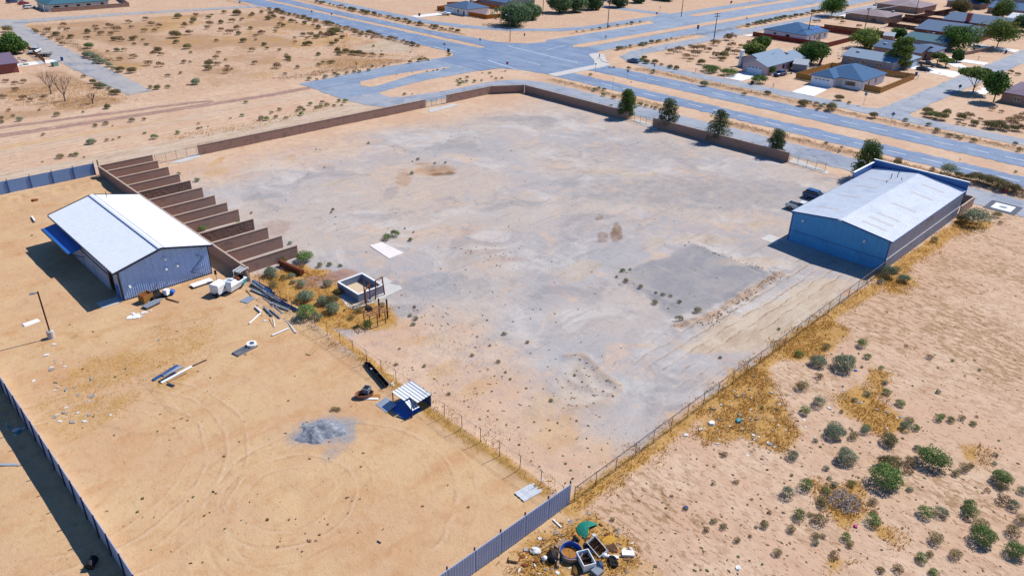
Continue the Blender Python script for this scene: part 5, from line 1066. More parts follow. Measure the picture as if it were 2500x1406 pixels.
HT = [('round dark green tree standing alone by the far divider strip', (2030, 40), 8.5, 9.0, TREEG, 'round', .12), ('bushy green tree behind the grey gable house', (1978, 155), 5.8, 9.0, TREEG, 'round', .1), ('bushy tree beside the red plank fence', (2113, 118), 6.0, 9.5, TREEY, 'round', .1), ('tall feathery tree in front of the long grey house', (2190, 168), 8.5, 6.4, TREEY, 'cypress', .1),
      ('dense broad tree in the front yard past the garage house', (2335, 122), 7.2, 12.0, TREEG, 'round', .15), ('wide shade tree on a bare trunk by the white parked car', (2433, 118), 9.0, 12.0, TREEY, 'round', .3), ('small clipped tree in the driveway verge', (2335, 152), 3.4, 3.6, TREEG, 'round', .08), ('flat-topped tree at the side street corner', (2375, 226), 5.6, 8.0, TREEY, 'spread', .3), ('leaning tree beside the purple-roofed house', (2425, 250), 6.8, 5.6, TREEG, 'round', .3),
      ('yellow-green tree behind the chimney house', (2445, 50), 7.5, 9, TREEY, 'round', .15), ('dark tree at the top right among the far roofs', (2385, 20), 9, 10, TREEG, 'round', .15), ('bare-looking grey tree between the far back yards', (2345, 35), 6, 9, OLIVE, 'round', .1), ('pale green tree at the right edge by the white roof', (2495, 75), 6.5, 10, WILLOW, 'round', .1), ('small dark tree between the back yards', (2192, 100), 4.2, 4.6, TREEG, 'round', .1),
      ('tall tree at the top among the far houses', (2195, 8), 5.5, 9, WILLOW, 'round', .1), ('thick green tree behind the chimney of the grey gable house', (1835, 140), 4.4, 6.0, TREEY, 'round', .05), ('dark tree behind the grey gable house chimney', (1855, 128), 4.4, 6.0, TREEG, 'round', .05),
      ('big dark green tree at the left edge beside the parked pickup', (38, 133), 5.4, 7.0, TREEG, 'round', .05), ('low dark tree at the left edge', (8, 132), 2.8, 6.0, TREEG, 'round', .05), ('small garden tree with yellow-green top near the black pickup', (2288, 156), 2.6, 4.0, TREEY, 'spread', .3), ('low garden tree beside the garage driveway', (2308, 164), 2.2, 3.4, TREEY, 'spread', .3), ('tree at the far top right corner', (2420, 4), 7, 10, TREEG, 'round', .1)]
for i, (lb, p, h, w, m, kd, cl) in enumerate(HT): tree(lb, *at(*p), h*1.25, w*1.3, m, 5200, 60+i, kd, .4, 'garden_tree', 'trees around the houses', .72, cl*.6, 16)
for i, (lb, p, w, h) in enumerate([('long dark clipped shrub by the grey gable house', (1733, 176), 5.6, 2.4), ('dark clipped shrub next to the white driveway', (1780, 185), 5.4, 2.3), ('dark round shrub by the frontage road bin', (1850, 203), 4.4, 2.7), ('green shrub against the corner of the grey gable house', (1878, 182), 3.2, 3.0), ('tall green shrub beside the parked blue car', (1890, 172), 3.6, 3.2)]):
    x, y = G(*p); bush('hedge', x, y, w, h, lb, 'clipped shrubs at the grey house', 'clipped_shrub')
# bare dead trees at upper left
def dead_tree(label, px, py, h, seed, dens=1.0):
    rng = random.Random(seed); x, y = G(px, py); T = thing('bare_tree', label, 'tree', (x, y, hgt(x, y)), 0, 'bare trees at upper left')
    tr, br = MB(), MB()
    tr.path([(0, 0, -.2), (rng.uniform(-.1, .1), 0, h*.22)], [.22, .17], 7)
    def grow(p, d, l, r, lev):
        q = p+d*l; (tr if lev == 0 else br).tube(p, q, r, r*.62, 5 if lev < 2 else 4)
        if lev >= 4: return
        for k in range(rng.choice([2, 3, 3]) if lev else 6):
            nd = (d+Vector((rng.gauss(0, .42), rng.gauss(0, .42), rng.uniform(0.05, .45)))).normalized(); grow(q, nd, l*rng.uniform(.6, .85), r*.6, lev+1)
    for k in range(5):
        a = k*1.256+rng.uniform(-.3, .3); grow(Vector((0, 0, h*.2)), Vector((math.cos(a)*.55, math.sin(a)*.55, .85)).normalized(), h*.24, .11, 1)
    tr.build('trunk', DEADW, T); br.build('branches', DEADW, T); return T
dead_tree('bare grey tree with fanned branches, left one of the pair', 125, 230, 7.4, 5); dead_tree('bare grey tree with drooping twigs, right one of the pair', 160, 248, 7.6, 8); dead_tree('thin leafless sapling right of the two bare trees', 227, 254, 3.2, 12)

# ------------------------------------------------------------------ houses
SHING = {'blue': M('shingle_blue', '#2A6496', .85, var=.12, scale=3, bump=.02, bscale=6), 'grey': M('shingle_grey', '#8BA3BC', .85, var=.10, scale=3, bump=.02, bscale=6), 'slate': M('shingle_slate', '#4F6E94', .85, var=.12, scale=3, bump=.02, bscale=6),
         'purple': M('shingle_purple', '#7E6D86', .85, var=.12, scale=3, bump=.02, bscale=6), 'mauve': M('shingle_mauve', '#9A8890', .85, var=.12, scale=3, bump=.02, bscale=6), 'white': M('shingle_white', '#D9E2EA', .8, var=.06, scale=3), 'teal': M('shingle_teal', '#3F7388', .85, var=.14, scale=3, bump=.02, bscale=6)}
STUC = {'white': M('stucco_white', '#E8E6EC', .9, var=.04, scale=2, k=.9), 'tan': M('stucco_tan', '#C29E8E', .9, var=.07, scale=2), 'brick': M('stucco_brick', '#A9675C', .9, var=.1, scale=2), 'grey': M('stucco_grey', '#A9AEBC', .9, var=.06, scale=2), 'cream': M('stucco_cream', '#D9D6D2', .9, var=.05, scale=2, k=.85), 'pink': M('stucco_pink', '#D5BEC4', .9, var=.05, scale=2, k=.8)}
GLASS = M('window_glass', '#20303C', .12, 0, var=.1, scale=1, spec=.8)
FASC = M('fascia', '#4E4A50', .8, var=.1)
GDOOR = M('garage_door_white', '#DDEBFA', .5, var=.03, k=.95)
SOLAR = M('solar_panel', '#1E5FA8', .25, 0, var=.08, scale=1, spec=.7)
DRIVE = M('driveway_concrete', '#E3E3E4', .85, var=.06, scale=1.0, col2='#D9D5D2', thr=.6, k=.8)
def roof_mesh(kind, x0, x1, y0, y1, z, rise, oh, axis):
    a0, a1, b0, b1 = x0-oh, x1+oh, y0-oh, y1+oh; mb = MB(); t = .16
    if kind == 'hip':
        if (a1-a0) >= (b1-b0): r0, r1 = (a0+(b1-b0)/2, (b0+b1)/2), (a1-(b1-b0)/2, (b0+b1)/2)
        else: r0, r1 = ((a0+a1)/2, b0+(a1-a0)/2), ((a0+a1)/2, b1-(a1-a0)/2)
        if math.hypot(r1[0]-r0[0], r1[1]-r0[1]) < .3: r1 = (r0[0]+.15, r0[1]+.15)
        e = [(a0, b0), (a1, b0), (a1, b1), (a0, b1)]; R0 = (*r0, z+rise); R1 = (*r1, z+rise); lo = [(x, y, z) for x, y in e]; hi = [(x, y, z+t) for x, y in e]
        mb.face(lo[::-1], 1)
        for i in range(4): j = (i+1) % 4; mb.face([lo[i], lo[j], hi[j], hi[i]], 1)
        if (a1-a0) >= (b1-b0): mb.face([hi[0], hi[1], R1, R0]); mb.face([hi[1], hi[2], R1]); mb.face([hi[2], hi[3], R0, R1]); mb.face([hi[3], hi[0], R0])
        else: mb.face([hi[0], hi[1], R0]); mb.face([hi[1], hi[2], R1, R0]); mb.face([hi[2], hi[3], R1]); mb.face([hi[3], hi[0], R0, R1])
    else:
        def P(u, v, zz): return (u, v, zz) if axis == 'x' else (v, u, zz)
        u0, u1, v0, v1 = (a0, a1, b0, b1) if axis == 'x' else (b0, b1, a0, a1); vm = (v0+v1)/2
        for va in (v0, v1):
            mb.hexa([P(u0, va, z), P(u1, va, z), P(u1, vm, z+rise-.001), P(u0, vm, z+rise-.001)], [P(u0, va, z+t), P(u1, va, z+t), P(u1, vm, z+rise+t), P(u0, vm, z+rise+t)])
    return mb
def house(label, vols, roofc, wallc, wins=(), garage=None, doors=(), extras=(), eave=2.7, name='house', group='houses of the estate'):
    """vols: (x0,x1,y0,y1,kind,rise,axis[,eave]); wins: (vol index, face, centre, width, z0, z1)"""
    x0 = min(v[0] for v in vols); y0 = min(v[2] for v in vols)
    H = thing(name, label, 'house', ((x0), (y0), 0), 0, group); roofs = []; ox, oy = x0, y0
    for i, v in enumerate(vols):
        a0, a1, b0, b1, kd, rise, axs = v[:7]; ev = v[7] if len(v) > 7 else eave
        a0 -= ox; a1 -= ox; b0 -= oy; b1 -= oy; e = .02*i
        mb = MB(); mb.box(a0+e, a1-e, b0+e, b1-e, -.2, ev)
        if kd == 'gable':
            if axs == 'x':
                m = (b0+b1)/2
                for xx in (a0+e, a1-e-.12): mb.hexa([(xx, b0+e, ev), (xx+.12, b0+e, ev), (xx+.12, b1-e, ev), (xx, b1-e, ev)], [(xx, m-.02, ev+rise*.92), (xx+.12, m-.02, ev+rise*.92), (xx+.12, m+.02, ev+rise*.92), (xx, m+.02, ev+rise*.92)])
            else:
                m = (a0+a1)/2
                for yy in (b0+e, b1-e-.12): mb.hexa([(a0+e, yy, ev), (a0+e, yy+.12, ev), (a1-e, yy+.12, ev), (a1-e, yy, ev)], [(m-.02, yy, ev+rise*.92), (m-.02, yy+.12, ev+rise*.92), (m+.02, yy+.12, ev+rise*.92), (m+.02, yy, ev+rise*.92)])
        mb.build('wall', STUC[wallc], H)
        roofs.append(roof_mesh(kd, a0, a1, b0, b1, ev+.005+.01*i, rise, .5, axs).build('roof', [SHING[roofc], FASC], H))
    def on(face, v, c, d):
        a0, a1, b0, b1 = v[0]-ox, v[1]-ox, v[2]-oy, v[3]-oy
        return (a0-d, c-oy) if face == '-x' else ((c-ox), b0-d)
    def panel(face, v, c, w, z0, z1, d0, d1, mat, nm, par):
        a0, b0 = v[0]-ox, v[2]-oy; mb = MB()
        if face == '-x': mb.box(a0-d1, a0-d0, c-oy-w/2, c-oy+w/2, z0, z1)
        else: mb.box(c-ox-w/2, c-ox+w/2, b0-d1, b0-d0, z0, z1)
        return mb.build(nm, mat, par)
    for vi, fc, c, w, z0, z1 in wins:
        f = panel(fc, vols[vi], c, w, z0, z1, -.01, .05, FASC if wallc in ('white', 'cream', 'pink') else WHITE, 'window', H)
        k = max(1, int(round(w/.9)))
        for q in range(k): panel(fc, vols[vi], c-w/2+w*(q+.5)/k, w/k-.12, z0+.08, z1-.08, .045, .06, GLASS, 'pane', f)
    for vi, fc, c, w, mat in doors:
        dd = panel(fc, vols[vi], c, w, 0, 2.1, -.01, .05, mat, 'door', H); panel(fc, vols[vi], c+w*.35, .08, 1.0, 1.12, .05, .09, STEEL, 'handle', dd)
    if garage:
        for vi, fc, c, w, zt in garage:
            gd = panel(fc, vols[vi], c, w, .02, zt, -.01, .06, GDOOR, 'garage_door', H)
            for q in range(4): panel(fc, vols[vi], c-w/2+w*(q+.5)/4, w/4-.3, zt-.42, zt-.14, .061, .07, GLASS, 'pane', gd)
            for q in range(3): panel(fc, vols[vi], c, w-.06, .5+q*.5, .53+q*.5, .061, .068, FASC, 'seam', gd)
    for ex in extras:
        k = ex[0]
        if k == 'chimney': _, x, y, s, zt, m = ex; mb = MB(); mb.box(x-ox-s/2, x-ox+s/2, y-oy-s*.35, y-oy+s*.35, 0, zt); mb.box(x-ox-s/2-.1, x-ox+s/2+.1, y-oy-s*.35-.1, y-oy+s*.35+.1, zt+.002, zt+.15); mb.build('chimney', m, roofs[0])
        elif k == 'cooler': _, x, y, z = ex; mb = MB(); mb.box(x-ox-.55, x-ox+.55, y-oy-.55, y-oy+.55, z, z+.9); mb.tbox(x-ox-.62, x-ox+.62, y-oy-.62, y-oy+.62, z+.902, z+1.06, .1, .1); [mb.box(x-ox-.56-.02, x-ox-.56, y-oy-.5, y-oy+.5, z+.12+.15*i, z+.2+.15*i) for i in range(5)]; mb.build('swamp_cooler', M('cooler_beige', '#B9BCC2', .6, var=.08), roofs[0])
        elif k == 'solar':
            _, pts, n, m_ = ex; P = [Vector((p[0]-ox, p[1]-oy, p[2])) for p in pts]
            for i in range(n):
                for j in range(m_):
                    def Q(u, v): return P[0]+(P[1]-P[0])*u+(P[3]-P[0])*v
                    q = [Q(i/n+.01, j/m_+.01), Q((i+1)/n-.01, j/m_+.01), Q((i+1)/n-.01, (j+1)/m_-.01), Q(i/n+.01, (j+1)/m_-.01)]
                    MB().hexa([tuple(p) for p in q], [tuple(p+Vector((0, 0, .05))) for p in q]).build('solar_panel', SOLAR, roofs[0])
        elif k == 'vent': _, x, y, z = ex; MB().tube((x-ox, y-oy, z-.4), (x-ox, y-oy, z+.35), .09, .09, 6).build('vent_pipe', WHITE, roofs[0])
        elif k == 'post': _, x, y = ex; MB().box(x-ox-.09, x-ox+.09, y-oy-.09, y-oy+.09, 0, eave).build('porch_post', WHITE, H)
    return H
house('white house with pyramid blue roof and white double garage on the corner lot', [(237.0, 254.6, 88.8, 103.1, 'hip', 3.0, 'x'), (233.4, 245, 96.2, 103.0, 'hip', 2.0, 'x')], 'blue', 'white',
      [(0, '-x', 92.2, 3.0, .9, 2.1), (0, '-y', 242.4, .9, .1, 2.1), (0, '-y', 247.6, 1.0, .9, 2.1)], [(1, '-x', 99.6, 5.0, 2.2)], [(0, '-x', 95.2, 1.0, STUC['cream'])], [('post', 236.6, 94.2), ('post', 236.6, 89.2), ('vent', 248, 92.5, 4.6), ('vent', 249.5, 95.5, 5.2), ('vent', 250.8, 91, 3.9)])
house('grey-roofed gable house with rooftop cooler and wide garage door', [(232.6, 258, 117.8, 126.2, 'gable', 1.7, 'x'), (240, 257.5, 124, 131, 'gable', 1.5, 'x')], 'grey', 'pink',
      [(0, '-y', 244, 1.4, .9, 2.1), (0, '-y', 249, 1.4, .9, 2.1), (0, '-y', 254, 1.2, .9, 2.1)], [(0, '-x', 121.9, 5.2, 2.2)], [], [('chimney', 240.2, 131.4, 1.3, 5.0, WHITE), ('cooler', 251.5, 121.2, 3.6), ('vent', 243, 120.5, 3.9), ('vent', 246, 123.5, 4.4), ('vent', 247.2, 124, 4.4), ('vent', 248.4, 124, 4.4)])
house('white house with blue pyramid roof and solar panels behind a red fence', [(301, 320, 138, 156.5, 'hip', 3.2, 'x')], 'blue', 'white', [(0, '-x', 146, 1.6, .9, 2.1), (0, '-x', 151.6, 1.2, 1.5, 2.1), (0, '-y', 304, 1.0, .9, 2.1), (0, '-y', 308, 1.0, .9, 2.1), (0, '-y', 312.4, 1.6, .1, 2.1), (0, '-y', 317, 1.0, .9, 2.1)], None, [],
      [('solar', [(308, 138.4, 3.15), (316.5, 138.4, 3.15), (314.5, 142.4, 4.55), (310, 142.4, 4.55)], 4, 2), ('vent', 309, 148, 5.6), ('vent', 310.5, 149, 5.6), ('vent', 305, 145, 4.2)])
house('long grey-blue gable house with a white garage wing behind the plank fence', [(272.6, 287, 93.5, 110.8, 'gable', 1.7, 'y'), (280.5, 292, 91.8, 98.5, 'hip', 1.3, 'x')], 'grey', 'grey', [(0, '-x', 98, 1.8, .9, 2.1), (0, '-x', 103, 1.6, .9, 2.1), (0, '-x', 107.5, 1.6, .9, 2.1)], [(1, '-y', 287.5, 5, 2.2)], [], [('cooler', 277, 107.5, 3.2), ('vent', 278.5, 100, 4.1)])
house('blue-grey gable house with light hipped garage wing in the middle of the row', [(299.6, 314, 94.6, 111, 'gable', 1.7, 'y'), (305.5, 318.5, 92.4, 101, 'hip', 1.5, 'x')], 'slate', 'tan', [(0, '-x', 99, 1.6, .9, 2.1), (0, '-x', 105, 1.6, .9, 2.1), (1, '-x', 95, 2.0, .6, 2.1)], [(1, '-y', 314.5, 4.8, 2.2)], [], [('cooler', 303, 108.5, 3.0), ('vent', 305, 100, 4)])
house('low blue-grey house half hidden by the dense broad tree', [(328.4, 343.5, 96, 111, 'gable', 1.7, 'y')], 'teal', 'grey', [(0, '-x', 100, 1.6, .9, 2.1), (0, '-x', 107, 1.6, .9, 2.1)], None, [], [('cooler', 326.6, 110, 1.0), ('vent', 333, 101, 3.7)])
house('brick-walled grey house with big blue solar array', [(358, 386, 100.4, 117.5, 'gable', 2.4, 'y'), (363, 385, 93.2, 100.6, 'gable', 1.9, 'y')], 'slate', 'brick', [(0, '-x', 112, 1.6, .9, 2.1), (0, '-x', 104.5, 1.6, .9, 2.1)], None, [(1, '-x', 95.5, 1.2, WHITE)], [('solar', [(360.2, 116.3, 3.15), (360.2, 108, 3.15), (368.6, 108, 4.55), (368.6, 116.3, 4.55)], 5, 3), ('cooler', 357, 109.6, 1.2)])
house('brick house with broad chimney and dark slate gable roof', [(397.4, 421, 94, 119.5, 'gable', 2.4, 'y')], 'slate', 'brick', [(0, '-x', 104.5, 1.6, .9, 2.1), (0, '-x', 100, 1.6, .9, 2.1), (0, '-x', 114.5, 1.4, .9, 2.1)], None, [], [('chimney', 398.6, 109.4, 2.4, 6.4, STUC['brick']), ('cooler', 395.6, 116.5, 1.0)])
house('white-roofed house at the right end of the row', [(424, 446, 84, 101, 'gable', 2.0, 'y')], 'white', 'grey', [(0, '-y', 430, 1.6, .9, 2.1)], None, [], [])
house('mauve-roofed house with cooler beside the round tree', [(379, 398, 138, 157, 'hip', 1.9, 'x')], 'mauve', 'tan', [(0, '-x', 142, 1.4, .9, 2.1), (0, '-x', 149, 1.4, .9, 2.1)], None, [], [('cooler', 387, 150, 3.7), ('cooler', 394.5, 141.5, 3.2)])
house('mauve-roofed house at the top behind the mauve one with the cooler', [(428, 452, 141, 162, 'hip', 2.4, 'x')], 'mauve', 'tan', [(0, '-x', 146, 1.4, .9, 2.1)], None, [], [('vent', 440, 148, 4.8)])
house('bright blue-roofed house at the top right corner', [(464, 486, 101, 120, 'gable', 2.4, 'y')], 'blue', 'tan', [(0, '-x', 106, 1.4, .9, 2.1)], None, [], [])
house('grey-roofed house on the top edge behind the back yards', [(474, 494, 126, 143, 'hip', 2.2, 'x')], 'slate', 'tan', [], None, [], [])
house('far slate-roofed house right of the dark top tree', [(520, 542, 116, 134, 'gable', 2.2, 'y')], 'slate', 'grey', [], None, [], [])
house('purple-roofed brick house at the right edge', [(256.4, 276, 38, 56, 'hip', 2.4, 'x')], 'purple', 'tan', [(0, '-x', 52, 1.6, .9, 2.1)], None, [], [])
house('small white house with dark hip roof and a boat in its drive', [(236.6, 250, 266.4, 281.8, 'hip', 2.4, 'x')], 'slate', 'white', [(0, '-x', 272.4, 1.4, .9, 2.1), (0, '-x', 268.6, 1.0, .1, 2.1)], [(0, '-x', 278.4, 4.6, 2.2)], [], [('post', 236.2, 270.6), ('post', 236.2, 274.6), ('cooler', 246.5, 274.5, 4.3)])
house('grey house behind the small white one at the top edge', [(266, 286, 272, 292, 'gable', 1.8, 'y')], 'slate', 'grey', [], None, [], [])
house('long cream house with teal hip roof at the top left corner', [(99.2, 123.5, 377.6, 393, 'hip', 3.0, 'x')], 'teal', 'cream', [(0, '-y', 102.4, 2.4, .6, 2.1), (0, '-y', 106.2, 1.4, .9, 2.1), (0, '-y', 111, 1.4, .9, 2.1), (0, '-y', 115.2, 1.6, .9, 2.1), (0, '-y', 120.8, 1.2, .9, 2.1)], None, [], [('vent', 112, 384, 4.8), ('vent', 118, 383, 4.6), ('post', 97.5, 377.8)])
house('brown-walled house cut by the left edge', [(36, 57, 262, 276.5, 'gable', 1.8, 'x')], 'purple', 'brick', [], None, [], [], name='house')
# concrete drives
def slab(name, poly, mat=DRIVE, z=.05, par=None):
    mb = MB(); mb.prism(poly, -.15, z); return tag(mb.build(name, mat), kind='structure')
slab('driveway', [(218.6, 94.6), (233.3, 96.3), (233.3, 102.8), (218.6, 101.6)]); slab('driveway', [(219.4, 118.8), (232.5, 118.8), (232.5, 125.4), (219.4, 125)])
slab('driveway', [(280, 76.6), (292, 76.6), (291, 91.7), (284, 91.7)]); slab('driveway', [(312, 76.6), (318, 76.6), (317.6, 92.2), (311, 92.2)]); slab('driveway', [(350, 76.8), (357, 76.8), (357, 93), (350, 93)]); slab('driveway', [(300, 76.8), (309, 84), (309, 90), (300, 83)])
slab('driveway', [(216.2, 276), (236.5, 276), (236.5, 281.2), (216.2, 281.2)]); slab('driveway', [(262, 62), (285, 62), (285, 66.5), (262, 66.5)]); slab('driveway', [(57.2, 270.2), (70, 270.6), (70, 275.5), (57.2, 275)])
slab('driveway', [(296, 160.2), (300.5, 158), (300.5, 161.8), (296, 163.4)]); slab('driveway', [(386, 160), (394, 160), (394, 163.4), (386, 163.4)]); slab('driveway', PX((880, 0), (960, 0), (985, 0), (930, 2)) if False else [(402, 62), (440, 62), (440, 67), (402, 67)])
# plank fences: each bay of planks a panel
WOODT = M('plank_tan', '#C28F4F', .85, var=.18, scale=3, stretch=(2, 2, .3)); WOODB = M('plank_brown', '#8E5A3A', .85, var=.18, scale=3, stretch=(2, 2, .3)); WOODR = M('plank_red', '#8A3A30', .85, var=.14, scale=3, stretch=(2, 2, .3)); WOODD = M('plank_dark', '#5E3C36', .85, var=.16, scale=3, stretch=(2, 2, .3))
def plank_fence(label, pts, mat, h=1.85):
    T = thing('plank_fence', label, 'fence', (*pts[0], 0)); o = Vector(pts[0]); cache = {}
    for a, b_ in zip(pts[:-1], pts[1:]):
        a = Vector(a); b_ = Vector(b_); d = b_-a; L = d.length; n = max(1, int(round(L/2.4))); w = L/n; rz = math.atan2(d.y, d.x); key = round(w, 3)
        if key not in cache:
            mb = MB(); k = 12
            for i in range(k): mb.box(w*i/k+.006, w*(i+1)/k-.006, -.012+.006*(i % 2), .012+.006*(i % 2), .03, h-.02*((i*7) % 3))
            mb.box(0, w, .02, .06, .4, .48); mb.box(0, w, .02, .06, h-.4, h-.32); cache[key] = (mb.mesh('fence_panel', mat), MB().box(-.06, .06, -.06, .06, -.2, h+.05).mesh('post', mat))
        for i in range(n):
            p = a+d*(i/n)-o; obj('fence_panel', cache[key][0], T, (p.x, p.y, 0), rz); obj('post', cache[key][1], T, (p.x, p.y, 0), rz)
    return T
plank_fence('tan plank fence around the back yard of the corner house', [(236.8, 104), (236.9, 109.6), (262.3, 109.6), (266.6, 84.0), (238.2, 83.4), (238.4, 88.4)], WOODT)
plank_fence('red plank fence around the white solar house', [(297, 159), (298, 128), (334, 128), (335, 158)], WOODR)
plank_fence('dark plank fence running behind the row of houses', [(262.5, 113.6), (298, 127.6)], WOODD)
plank_fence('dark plank fence behind the middle houses', [(334.6, 127.8), (345, 116), (392, 121.5), (394, 136), (470, 132)], WOODD)
plank_fence('brown plank fence across the far back yards', [(345, 116), (342, 150)], WOODB); plank_fence('brown plank fence between the far yards and the mauve house', [(372, 120), (372, 134), (400, 137)], WOODD); plank_fence('dark brown fence line at the top among far yards', [(408, 122), (407, 140)], WOODD)
plank_fence('dark plank fence dividing two far yards', [(432, 121), (431, 139)], WOODD)
plank_fence('orange plank fence beside the small white house', [(237.5, 266.2), (238.2, 255), (252, 254), (262, 258), (262, 290), (250, 296)], M('plank_orange', '#C9762C', .85, var=.15, scale=3))
plank_fence('short orange plank fence left of the small white house', [(237, 282), (237, 287.6), (243, 288)], M('plank_orange'))
bwall('low brown block wall in front of the teal-roofed house', (99.4, 375.4), (130.8, 374.2), 1.6); bwall('brown block wall running back from the teal-roofed house corner', (130.9, 374.3), (136, 402), 1.7); bwall('low brown block wall at the left edge below the pickup', (40, 266), (57.2, 267.4), 1.5)
bwall('brown block wall stretch behind the house with a boat', (262.4, 291), (300, 291), 1.8); bwall('grey block wall at the top edge right of the tamarisk', (330, 262), (332, 300), 1.8, mat=STUC['grey']); bwall('short dark block wall in the front yard by the dense broad tree', (322, 88), (350, 84.4), 1.2)
# back yard sheds
def shed(label, x, y, w, d, h, wm, rm, rz=0.0):
    T = thing('garden_shed', label, 'shed', (x, y, 0), rz); MB().box(-w/2, w/2, -d/2, d/2, -.1, h).build('wall', wm, T); roof_mesh('gable', -w/2, w/2, -d/2, d/2, h+.005, w*.28, .2, 'y').build('roof', [rm, FASC], T); MB().box(-.45, .45, -d/2-.04, -d/2+.0, 0, h*.85).build('door', WHITE, T)
shed('small shed with pale roof between the grey gable house and the plank fence', 249.5, 114.4, 5.0, 4.4, 2.3, STUC['grey'], SHING['white'], .3)
shed('tan shed with pale flat roof in the middle back yard', 333.5, 118.6, 4.4, 4, 2.2, STUC['tan'], SHING['white'], .2)

# ------------------------------------------------------------------ vehicles
TYRE = M('tyre', '#1B1B1E', .9, var=.1); RIM = M('wheel_rim', '#A7ABB2', .35, .7, var=.05); CHR = M('lamp_lens', '#E7EAEE', .2, var=0, spec=.7); REDL = M('tail_lens', '#B0232A', .3, var=0); BLKP = M('black_plastic', '#1D1F24', .7, var=.1)
_paint = {}
def paint(h):
    if h not in _paint: _paint[h] = M('car_paint_'+h.strip('#'), h, .28, .0, var=.02, scale=.5, spec=.6, k=.66)
    return _paint[h]
def loft(mb, secs, mi=0):
    """secs: list of (x, [(y,z) ring]) with equal ring lengths"""
    b = len(mb.v); k = len(secs[0][1])
    for x, ring in secs: mb.v += [(x, y, z) for y, z in ring]
    for s in range(len(secs)-1):
        for i in range(k):
            j = (i+1) % k; mb.f.append((b+s*k+i, b+s*k+j, b+(s+1)*k+j, b+(s+1)*k+i)); mb.mi.append(mi)
    mb.f.append(tuple(b+i for i in range(k-1, -1, -1))); mb.f.append(tuple(b+(len(secs)-1)*k+i for i in range(k))); mb.mi += [mi, mi]
def ring(w, z0, z1, sh=.0, r=.12):
    return [(-w*.94, z0), (w*.94, z0), (w, z0+.18), (w, z1-r-.1), (w-sh, z1-r*.5), (w-sh-r, z1), (-(w-sh-r), z1), (-(w-sh), z1-r*.5), (-w, z1-r-.1), (-w, z0+.18)]
def vehicle(label, kind, col, x, y, rz, group=None, name=None, cat=None):
    T = thing(name or {'sedan': 'parked_car', 'suv': 'parked_car', 'pickup': 'pickup_truck'}[kind], label, cat or ('pickup' if kind == 'pickup' else 'car'), (x, y, hgt(x, y) if False else .0), rz, group)
    p = paint(col)
    if kind == 'pickup':
        L, hw, wb = 5.7, .98, 3.6; mb = MB(); loft(mb, [(2.75, ring(hw*.86, .5, .95, .04)), (2.6, ring(hw*.97, .42, 1.05, .04)), (1.2, ring(hw, .42, 1.13, .03)), (-.55, ring(hw, .42, 1.13, .03))]); 
        mb.box(-2.8, -.552, -hw, -hw+.12, .45, 1.14); mb.box(-2.8, -.552, hw-.12, hw, .45, 1.14); mb.box(-2.8, -2.68, -hw+.121, hw-.121, .45, 1.12); mb.box(-2.68, -.552, -hw+.121, hw-.121, .45, .56); mb.build('body', p, T)
        MB().box(-2.66, -.57, -hw+.125, hw-.125, .565, .62).build('bed_liner', BLKP, T)
        cab = [(1.15, .90, 1.13, 1.15), (.45, .80, 1.13, 1.72), (-.30, .80, 1.13, 1.75), (-.54, .84, 1.13, 1.62)]; ax = (1.85, -1.75); zt = 1.80
        mb = MB(); loft(mb, [(1.2, ring(.9, 1.1, 1.16, .02, .02)), (.5, ring(.86, 1.1, 1.70, .1, .05)), (-.3, ring(.86, 1.1, 1.72, .1, .05)), (-.53, ring(.86, 1.1, 1.62, .1, .05))]); mb.build('windows', GLASS, T); MB().tbox(-.45, .55, -.78, .78, 1.70, 1.80, .06, .06).build('roof', p, T)
    elif kind == 'suv':
        L, hw = 4.8, .95; mb = MB(); loft(mb, [(2.35, ring(hw*.84, .5, .9, .05)), (2.2, ring(hw*.96, .4, 1.0, .05)), (1.0, ring(hw, .4, 1.1, .04)), (-1.9, ring(hw, .4, 1.12, .04)), (-2.3, ring(hw*.94, .45, 1.05, .05))]); mb.build('body', p, T); ax = (1.45, -1.4)
        mb = MB(); loft(mb, [(1.05, ring(.88, 1.06, 1.14, .02, .02)), (.35, ring(.86, 1.06, 1.62, .12, .05)), (-1.7, ring(.86, 1.06, 1.64, .12, .05)), (-2.15, ring(.84, 1.06, 1.15, .05, .03))]); mb.build('windows', GLASS, T); MB().tbox(-1.85, .45, -.75, .75, 1.62, 1.72, .1, .07).build('roof', p, T)
    else:
        L, hw = 4.6, .9; mb = MB(); loft(mb, [(2.25, ring(hw*.84, .42, .72, .05)), (2.05, ring(hw*.96, .32, .82, .05)), (.9, ring(hw, .3, .93, .04)), (-1.3, ring(hw, .3, .96, .04)), (-2.05, ring(hw*.97, .32, .94, .05)), (-2.25, ring(hw*.86, .42, .85, .05))]); mb.build('body', p, T); ax = (1.38, -1.32)
        mb = MB(); loft(mb, [(1.0, ring(.82, .9, .97, .02, .02)), (.25, ring(.80, .9, 1.38, .12, .05)), (-.85, ring(.80, .9, 1.38, .12, .05)), (-1.65, ring(.80, .9, .98, .03, .02))]); mb.build('windows', GLASS, T); MB().tbox(-.95, .32, -.68, .68, 1.37, 1.44, .1, .06).build('roof', p, T)
    for sx in ax:
        for sy in (-1, 1):
            mb = MB(); mb.tube((sx, sy*(hw-.2), .36), (sx, sy*(hw+.02), .36), .36, .36, 14); w = mb.build('wheel', TYRE, T); MB().tube((sx, sy*(hw+.021), .36), (sx, sy*(hw+.03), .36), .2, .2, 10).build('rim', RIM, w)
    zf = {'pickup': .82, 'suv': .82, 'sedan': .66}[kind]
    for sy in (-1, 1):
        MB().box(L/2-.22, L/2-.06, sy*hw*.62-.16, sy*hw*.62+.16, zf, zf+.14).build('headlight', CHR, T); MB().box(-L/2-.02, -L/2+.12, sy*hw*.8-.1, sy*hw*.8+.1, zf, zf+.2).build('tail_lamp', REDL, T)
